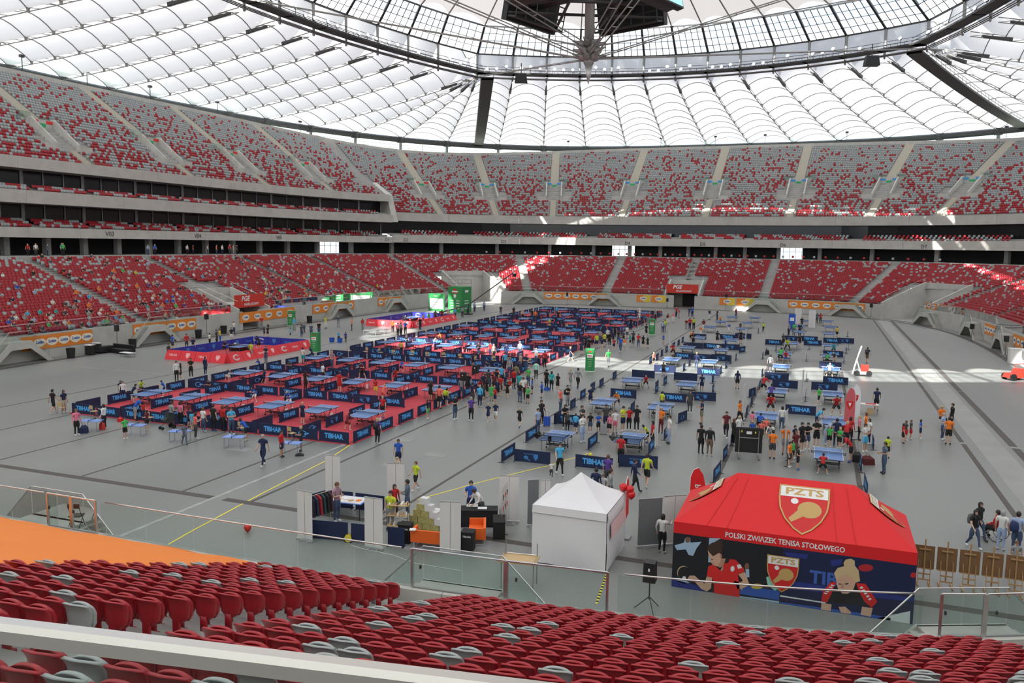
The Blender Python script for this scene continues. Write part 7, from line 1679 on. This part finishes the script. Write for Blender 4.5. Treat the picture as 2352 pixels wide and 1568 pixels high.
PL = """774 1199 phone 80 v jL m r|897 1216 stand 0 y sL m d|910 1190 stand 60 r kL t d|932 1189 hold -70 z jL m d|955 1126 walk -25 y kS t r|915 1072 stand 20 b nS t d|912 1106 stand 0 h nS k b|1082 1192 hold 10 b nL m d|1104 1197 lean -30 w dL m d
605 1070 walk 5 n nL m g|647 1050 stand 100 r nS t d|692 1036 hold -60 k kS t b|566 1012 lean -80 b kS t d|867 1020 stand 178 u kL w b|532 999 crossed 60 c jL m d|512 990 stand 170 r kL w r|491 990 stand 175 k kL m d|468 992 stand 170 w jL w r|450 1008 phone 150 q dL w d|442 989 stand 175 c sS k d|435 982 stand 180 n nS k d|413 978 stand 178 p kL w d|397 980 hold 170 s dL m d|424 1021 walk 60 z zL k d|240 985 reach -80 w kL w d|177 1000 stand 80 p kL w r|288 1008 stand 70 g kS k d|338 989 hold -80 m kS k d|314 966 lean 150 b sS m d|328 966 stand 180 r nS k d|123 950 walk 170 k kS m d|148 948 stand 90 n hS w d
283 921 stand 40 w nS t r|278 913 stand 60 n nS k d|307 923 play 150 n kS t d|325 905 play 60 y kS k d|376 906 play -60 b nS k d|406 876 stand 70 w kL m d|415 873 stand -60 k kS t d|439 868 hold 20 k kL m d|472 862 stand 170 n nL m d|522 876 play 170 n wS k b|483 905 play -10 k kS k r|595 851 play 0 b nS k d|606 880 play 160 n nS k d|696 836 stand 170 w tS w d|715 824 play -90 n nS t d|763 847 hips -20 v jL m b|611 834 crossed 0 n jL m d|702 898 stand 165 k kL w d|742 880 stand 150 w kL m d|786 901 stand 175 r rS m d|832 869 play 0 m kS m d|863 911 stand 178 r aS t d|881 917 play 170 q qS k b|909 876 play 20 r rS k d|668 857 play -10 d kS k d|584 923 play -20 b wS k d|663 937 play 0 b wS t b|711 969 stand 175 n nS t b|799 987 play 165 m mS k d|879 960 stand 0 r kS t b|922 855 play 170 b nS k d
990 921 stand 170 k kS w r|1009 939 stand 178 q kS m d|1026 931 stand 160 y jS k d|1045 964 phone 70 k jL m d|1082 967 stand 10 u kL m g|982 962 stand 90 k gS k d|1124 968 walk 0 n nS k b|1135 967 walk 10 n wS k b|1193 981 walk 175 k kS k b|1243 978 reach 60 k kL m d|1235 997 stand 60 l jL m d|1244 914 phone -60 b nS k d|1194 924 stand 170 k jL w b|1212 927 stand -10 g kS k d|1201 917 stand 20 w kL m d|1102 935 stand 175 c nL m g|1085 931 stand 150 n dL m d|1129 921 stand 10 g gS k b|1137 928 phone -30 r nS k d|1149 910 stand 175 r dS m d|1110 923 stand 20 d kS k d|1171 906 stand 10 r wS k d|1231 874 stand 175 e dL m d|1213 890 crossed -20 g jL m g|1195 853 stand -40 h jL m g|1208 856 crossed -10 n jL m d|1160 850 stand 40 c kL m d|1170 867 stand 20 s jL m d|1185 881 stand 170 i jL m d|1113 862 play 10 n nS k d|1152 885 stand 10 c kL m d|1251 844 stand 175 r kL m d|1231 839 stand -30 s jL m g|1163 826 stand 10 n nL w d|1134 826 stand 60 h kL w b|1126 822 stand -20 r nL m d|1099 824 crossed 10 k jL m d|1086 842 stand 175 k kS k d|1194 821 stand 170 w jL m g|1067 810 play 170 r kS t d|1055 794 play 0 k kS t d|999 796 play 60 w bS k d|1012 785 play -30 o kS k d|935 796 play 0 k kS t d|922 815 stand 175 a kS t d|1110 905 stand 40 n kL m d|1122 896 stand 170 d jL m d|1135 900 stand 10 m kS t d|1140 893 stand 170 k kL m d|1160 897 stand -20 n jS k d|1098 912 lean 60 r nL w d|1060 915 stand 170 s jL m d|1075 905 stand 20 k kL m d|1118 912 stand 150 k kS t d|1205 902 stand 20 w pS k b|1180 893 stand 160 r kL m d|1222 905 stand -60 b nS k d|1192 905 stand 170 t jL m d|1142 915 stand 20 n kS t d|1165 915 stand 175 k kS k d
1310 831 walk 100 n nS w b|1397 842 walk 175 g sL m g|1310 891 walk 165 s sL w b|1327 892 walk 170 s kL m d|1335 815 stand 175 n nS t d|1352 809 stand 20 k kL m d|1382 810 stand 175 n hS m d|1425 808 walk 0 b jL m d|1434 802 stand 20 o wS k d|1454 792 stand 170 d kL m d|1447 794 stand 60 t kS k d|1466 797 walk 10 r jL w d|1482 799 stand 175 k kS t d|1484 774 walk 160 k kS m d|1449 757 stand 170 k aS m d|1370 800 stand 20 y nS m d|1388 797 stand 150 y kS m d|1400 795 stand -20 k kL m d|1410 803 stand 10 r nS k d|1345 803 stand 160 k kL m d|1361 796 stand 20 r kS t d|1378 789 stand 170 s jL m d|1395 785 stand -30 w kL m d|1408 788 stand 60 n kS t d|1420 790 stand 170 k jL m d|1432 785 stand 10 d kS k d|1440 778 stand 150 w jS m d|1428 772 stand -20 h kL w d|1412 775 stand 30 k kL m d|1462 752 lean 100 b hL m d|1475 748 stand 170 w jL w d|1468 738 stand 10 y kS t d|1488 742 stand 170 d kL m d|1505 735 stand 60 k jL m d|1515 728 stand -20 b nS k d|1480 728 stand 20 c jL m d
1693 893 stand 178 n kS w d|1603 849 stand 170 n jL m b|1539 840 play 175 d kS k b|1545 820 play -10 r kS m d|1501 837 stand 60 q kS k b|1523 799 phone -60 b hL m g|1523 864 stand 170 d kS k d|1595 898 stand 175 n nS t d|1646 815 play 170 w nS k d|1666 799 play 0 b nS k d|1569 809 play 170 n nS k d|1592 795 crossed -10 k kL m d|1585 784 lean 80 o kS t d|1609 771 play 0 m kS k d|1647 791 stand 170 k kS m d|1701 790 stand -10 k kS m d|1631 761 stand 170 h nL m g|1654 744 play 0 w nS k d|1629 734 stand 60 w nL m d|1647 734 stand -60 d kL m d|1700 761 play 170 c nS k d|1753 761 walk 175 b nS k d|1674 763 stand 0 k kS k d|1690 731 play 60 l jL m d|1576 756 stand 20 y kS t d|1584 756 stand 170 k kS m d|1593 756 stand 175 n kS m d|1534 743 stand 160 k kS w d|1546 741 stand 10 g kS m d|1559 731 walk 90 k kS m d|1553 727 stand 60 k kL m d|1584 727 stand 10 t kL w d|1589 727 stand -20 k kL m d|1522 763 stand 170 d kS w d|1527 761 stand 175 k kS m d|1482 799 stand 160 k kS k d|1991 834 walk 160 n fS m d|1914 813 play 0 t nS t d|1899 832 play 165 g kS k d|1916 841 lean -20 d hL m g|1904 864 play 175 w dS m g|1804 834 play 0 r bS t d|1792 832 play 170 g nS m d|1782 856 stand 178 s dL m d|1808 806 play 0 y kL m d|1801 797 stand 40 d kL m d|1836 796 stand -10 k kS t d|1836 771 stand 20 k kL m d|1811 770 lean -60 n nL m d|1823 770 stand 170 i hL m d|1841 754 stand 175 w nL m d|1876 743 stand 170 k kL m d|1884 743 stand 170 k kL m d|1922 775 stand 150 a kS t d
1754 902 play 150 r kS m d|1771 923 play 178 u kS m d|1769 951 play 0 r kS m d|1880 931 walk -60 g kS t d|1920 954 play 5 r kS m d|1878 987 lean 80 c nL m d|1584 949 stand 10 d dL m x|1611 974 phone -70 n iS m d|1609 1042 stand 172 k kL m d|1629 1047 stand 178 k fL m g|1667 1005 walk 0 m kL m d|1698 971 walk 60 o kL w r|1684 1022 stand 120 k kL w r|1696 1013 stand 40 w kL w b|1744 983 play 170 b kS k d|1729 989 stand 160 p sS k d|1759 1005 stand 175 q kS k b|1786 987 stand 178 w jL w d|1729 1012 stand 20 b nS k b|1745 1014 stand 0 q kS k d|1772 1024 lean -20 w jL w r|1773 1054 stand 175 o dS m d|1802 1044 stand 10 o sS m d|1824 1031 stand 60 n kS t d|1840 1037 stand 50 k kS m d|1853 1033 phone 20 k jS m d|1874 1028 crossed -5 k kS m d|1896 1021 lean 70 l lL m g|1921 1026 stand 178 n nL m d|1937 1026 lean 170 r kL m b|1951 1017 stand 160 r kL w d|1909 1026 stand -10 g kS k b|1926 1028 hold -40 g kS k b|1953 1062 lean -100 r kS m d|1889 1089 play 180 r kS k d|1815 1074 stand 70 o dS t d|1829 1078 hold 80 k kS k d|1819 1062 stand 60 g kS k d|1826 1053 stand 40 m fL w r
1337 1016 crossed 60 w lL m d|1285 1090 walk 30 c kL m d|1266 1097 walk 20 w dL b b|1425 1068 stand 178 r kL m d|1457 1131 walk 110 n kL m d|1485 1118 walk 170 y kS m d|1395 1121 stand 170 u dL m r|1369 1156 stand 175 n dL m d|1383 1151 stand 20 w dL k r|1401 1159 stand 100 s dL m d|1536 1019 stand -60 w lL m d|1517 995 hold -10 o mL m b|1493 1028 stand -70 r kL w d|1487 1017 lean -60 y kS k d|1456 990 stand 0 k kL m d|1448 989 stand 10 r kL t d|1432 990 phone 60 y nS m d|1412 995 stand 10 w pS t d|1400 998 stand -20 p kS k d|1391 988 stand 30 d nL m d|1367 995 crossed 40 b kS k d|1356 994 stand 10 k jS k d|1342 993 reach 60 d kS m d|1322 995 stand 170 c nS k d|1303 990 stand 30 d kL k d|1297 984 phone 40 k kL w d|1303 937 reach 60 k sL m d|1287 944 stand 80 q jL m g|1356 932 stand 20 n nS t b|1417 935 play -10 o kS k b|1483 891 play 10 r kS k b|1519 946 stand 150 y dL t d|1255 896 stand 160 k kL m d|1268 898 stand 175 t kL w d|1279 899 stand -20 k kS t d|2012 943 walk 175 n kS m d|2161 974 sit 20 o kL m b|2184 985 stand -80 k kL m d|2177 1021 stand 172 o kS m d|2164 1010 hold 60 l jL m g|2073 1018 stand 100 r kS k d|2079 1012 stand 120 d rS k r|2091 1009 stand 100 d rS k r|2113 1008 hold 80 b nS k d|2037 1052 stand 165 y kS k d|2029 1088 hold -70 z jL m d|1985 1038 crossed 40 w cS m d|1994 1019 stand -60 w nL w d|1972 1011 stand 90 p kL w b|1986 1004 stand -80 o kL w r|2246 1240 walk 40 k jL w d|2235 1258 walk 30 k jL w d|2303 1265 stand 150 w lL w g|2326 1271 stand 160 l jL m d|2330 1318 stand 10 s fL k r|1520 1270 reach 165 w kL w d
388 823 stand 90 d kL t d|397 805 stand 170 b dS m d|429 803 stand 60 r dL m d|444 812 stand 20 n hL m d|482 794 stand 160 w kL t d|498 792 stand 100 d kL m d|506 789 hips 120 a bL m d|532 785 stand 60 k wS m d|538 768 stand 160 n kL m d|516 813 play 80 k kS m d|594 803 play -90 k kS m d|577 824 hips 170 y sS m d|601 755 stand 60 o kL m d|616 757 stand 20 m kS k d|607 773 stand 160 n nS k d|615 774 stand 10 k kS k d|667 777 stand -60 c nS k d|693 776 stand 170 d jL m d|698 764 stand 60 w kL m d|715 773 stand 10 h wS w b|733 769 hold 0 w kS m d|748 754 walk 90 r kS m d|777 751 phone 40 h jL w d|676 758 stand 20 k kS m d|778 785 stand 170 c kL k b|794 786 stand 175 u dL k d|833 758 stand 170 w eS w d|808 759 walk -60 w kL m d|902 763 stand 20 s sL w d|914 771 stand 170 k kL m d|921 770 stand 160 l dL m g|931 767 stand 10 m dL m d|965 757 stand 60 k kL m d|1000 738 stand 170 l kL m g|985 742 stand 160 w wL w d|972 745 stand 150 k sL w d|1015 736 stand 170 s kL m d|1030 735 stand 20 r kL m d|1045 732 stand 60 b jL m d|1062 728 stand 170 q jL m d|1075 722 stand 20 t kL m d|1090 716 stand 160 d kL m d|1112 713 stand 60 b jL m d|1150 725 stand 20 o kL m d|1180 728 stand 170 k kL m d|1200 735 stand 60 c nL m d|1230 738 stand 20 k kL m d|1258 736 stand 170 c jL w b|1282 738 stand 10 c kL m d|1295 745 stand 60 k kL t d|1262 752 stand 20 y kS k d|1222 735 stand 160 k kL m d|1278 727 stand 10 o kS m d"""
TABS = [(o.location.x, o.location.y) for o in SC.objects if o.name.startswith('table_tennis_table')]
FOLK = []
for ent in PL.replace('\n', '|').split('|'):
    px, py, pose, fa, sh, pa, kd, hr = ent.split(); x, y, _ = G(float(px), float(py)); FOLK.append([x, y, pose, float(fa), sh, pa, kd, 'd' if hr == 'x' else hr, float(py)])
for it in range(4):     # nobody stands inside a table or inside somebody else
    for a in FOLK:
        for tx_, ty_ in TABS:
            dx, dy = a[0]-tx_, a[1]-ty_
            if abs(dx) < 1.06 and abs(dy) < 1.72:
                if 1.72-abs(dy) < 1.06-abs(dx) or a[2] == 'play': a[1] = ty_+math.copysign(1.74, dy)
                else: a[0] = tx_+math.copysign(1.08, dx)
    for i_, a in enumerate(FOLK):
        for b in FOLK[:i_]:
            dx, dy = a[0]-b[0], a[1]-b[1]; dd = math.hypot(dx, dy)
            if dd < .55:
                if dd < 1e-3: dx, dy, dd = .01, 0, .01
                k_ = (.56-dd)/2/dd; a[0] += dx*k_; a[1] += dy*k_; b[0] -= dx*k_; b[1] -= dy*k_
def carpet_z(x, y): return .013 if any(b_[0]-.2 < y < b_[-1]+.2 and XL[0] < x < XL[-1] for b_ in BLK) or (-63 < x < -55.4 and (66.3 < y < 80.2 or 106.3 < y < 121)) else 0
FOLK.sort(key=lambda a: -a[8])
for a in FOLK[:290]:
    person(a[0], a[1], carpet_z(a[0], a[1]), a[2], a[3], a[4], a[5], a[6], a[7])
FAR_FOLK = FOLK[290:]
# wheelchair user by the easels, and rucksacks on a few backs
x, y, _ = G(2286, 1240); wc = thing('wheelchair', 'wheelchair with large spoked wheels beside the easels', 'wheelchair', (x, y, 0), R(-120))
MB().box((0, 0, .46), (.42, .42, .05), M_BLACK).build('seat', M_BLACK, wc); MB().box((0, .22, .72), (.42, .04, .45), M_BLACK).build('backrest', M_BLACK, wc)
for sx in (-.28, .28):
    MB().tube([(sx, .1+.30*math.cos(a), .31+.30*math.sin(a)) for a in np.linspace(0, 2*math.pi, 21)[:-1]], .015, M_BLACK, 5, closed=True).build('wheel', M_BLACK, wc); sp = MB()
    for a in np.linspace(0, math.pi, 5)[:-1]: sp.tube([(sx, .1+.30*math.cos(a), .31+.30*math.sin(a)), (sx, .1-.30*math.cos(a), .31-.30*math.sin(a))], .004, M_STAIN, 3)
    sp.build('spokes', M_STAIN, wc); MB().lathe([(0, -.015), (.07, -.015), (.07, .015), (0, .015)], (0, 0, 0), 10, M_BLACK, Matrix.Translation((sx*.8, -.35, .07)) @ Matrix.Rotation(R(90), 4, 'Y')).build('castor', M_BLACK, wc)
MB().tube([(-.15, -.22, .44), (-.15, -.5, .12), (.15, -.5, .12), (.15, -.22, .44)], .014, M_STAIN, 5).build('footrest', M_STAIN, wc)
person(x, y, .03, 'sit', -120, 'r', 'kL', 'm', 'd', label='person in red training jacket sitting in the wheelchair by the easels', sleeve=True)
def rucksack(px, py, face, m, lab, h=1.7):
    x, y, _ = G(px, py); T = Matrix.Translation((x, y, 0)) @ Matrix.Rotation(R(face), 4, 'Z'); t = thing('rucksack', lab, 'rucksack'); t.matrix_world = T; k = h/1.76; z0 = 1.02*k; t.location = T @ Vector((0, 0, z0))
    MB().lathe([(.05, 0), (.15, .03), (.17, .2), (.14, .38), (.04, .44)], (0, .22*k, 0), 10, m).build('body', m, t, smooth=True)
    for sx in (-.1, .1): MB().tube([(sx, .12*k, .42), (sx, .0, .47), (sx, -.14*k, .33), (sx, -.13*k, .12)], .018, M_BLACK, 4).build('strap', M_BLACK, t)
rucksack(2235, 1258, 30, mat('ruck_grey', (.12, .13, .12), rough=.8), 'grey rucksack with lime trim worn by person in black by easels', 1.67); rucksack(2326, 1271, 160, mat('ruck_blue', (.015, .03, .10), rough=.8), 'dark blue rucksack on back of person in pale blue shirt'); rucksack(867, 1020, 178, M_BLACK, 'black rucksack on back of person at front barrier corner', 1.67); rucksack(1991, 834, 160, M_BLACK, 'black rucksack on back of person walking past white cart'); rucksack(1026, 931, 160, mat('ruck_lime', (.45, .55, .03), rough=.8), 'lime rucksack on back of child in the walkway', 1.34); rucksack(1303, 937, 60, M_BLACK, 'black rucksack on back of person pointing a phone'); rucksack(1534, 743, 160, M_BLACK, 'black rucksack on back of person far along the walkway', 1.67)
# spectators in the stands: too many to single out, one object
lo_, _, _ = body_mesh('sit', 0, False); lo2, _, _ = body_mesh('stand', 0, False)
def poly_np(me):
    V = np.array([v.co[:] for v in me.vertices]); return V, [list(p.vertices) for p in me.polygons], [p.material_index for p in me.polygons]
SITV, SITF, SITM = poly_np(lo_); STV, STF, STM = poly_np(lo2)
hb = MB(); hb.lathe([(.03, .11), (.085, .07), (.095, 0), (.08, -.05), (.03, -.06)], n=7)
pal = list('rnkwbcgyodsmhjlput'); cm = [PM[k] for k in pal]; mats_ = [SKIN[0], HAIRC['d'], SHOES[1]]+cm
cv, cf, cmi = [], [], []
def add_crowd(x, y, z, rot, standing, sc):
    V, F_, Mx = (STV, STF, STM) if standing else (SITV, SITF, SITM); c, s_ = math.cos(rot), math.sin(rot); o = len(cv)
    for v in V: cv.append((x+(c*v[0]-s_*v[1])*sc, y+(s_*v[0]+c*v[1])*sc, z+v[2]*sc))
    sh = 3+random.choices(range(len(pal)), (9, 8, 14, 12, 5, 3, 3, 3, 4, 7, 8, 3, 5, 5, 3, 2, 1, 2))[0]; pa = 3+pal.index(random.choice('kkjnsdw')) if True else 0
    for f, m in zip(F_, Mx): cf.append(tuple(i+o for i in f)); cmi.append((0, sh, pa, 2, 0 if random.random() < .8 else sh, pa)[m])
    zt = max(v[2] for v in V); o = len(cv)
    for v in hb.v: 
        p = (v[0], v[1]+.03, v[2]+zt-.10); cv.append((x+(c*p[0]-s_*p[1])*sc, y+(s_*p[0]+c*p[1])*sc, z+p[2]*sc))
    for f in hb.f: cf.append(tuple(i+o for i in f)); cmi.append(1)
pal.index('d'); ns = 0
slots = [k for k in keep if k[0][7] == 0 and k[0][0] < -74 and k[0][1] < 152]
random.shuffle(slots); used_ = set()
for k in slots:
    s_ = k[0]; yy = s_[1]; row = s_[5]
    dens = .055+.16*max(0, 1-row/12.0)*(1 if yy > 60 else .55)
    if yy > 118: dens *= max(0.0, (140-yy)/24)
    if yy > 95 and row < 8: dens *= 1.5
    if random.random() < dens*1.05:
        add_crowd(s_[0]-.02*math.sin(s_[3]), s_[1], s_[2]+.0, s_[3], False, random.uniform(.82, 1.0)); ns += 1
    if ns > 420: break
for a in FAR_FOLK: add_crowd(a[0], a[1], carpet_z(a[0], a[1]), R(a[3]), True, HT[a[6]]/1.76)
for k in range(26):   # people at the concourse rail and on the aisles
    s = sy_left(random.uniform(-40, 25)); x, y = PT(s, LTOP+random.uniform(1.5, 3.5)); add_crowd(float(x), float(y), PLZ, heading(s)+random.uniform(-1, 1), True, random.uniform(.9, 1.02))
me = bpy.data.meshes.new('crowd'); me.from_pydata(cv, [], cf)
for m in mats_: me.materials.append(m)
me.polygons.foreach_set('material_index', cmi); me.polygons.foreach_set('use_smooth', [True]*len(cf)); me.update()
tag(link('spectators', me), 'scattered spectators in the red side stand and small figures farthest off', 'people', kind='stuff')
print('PEOPLE', NP_[0], 'crowd', ns)
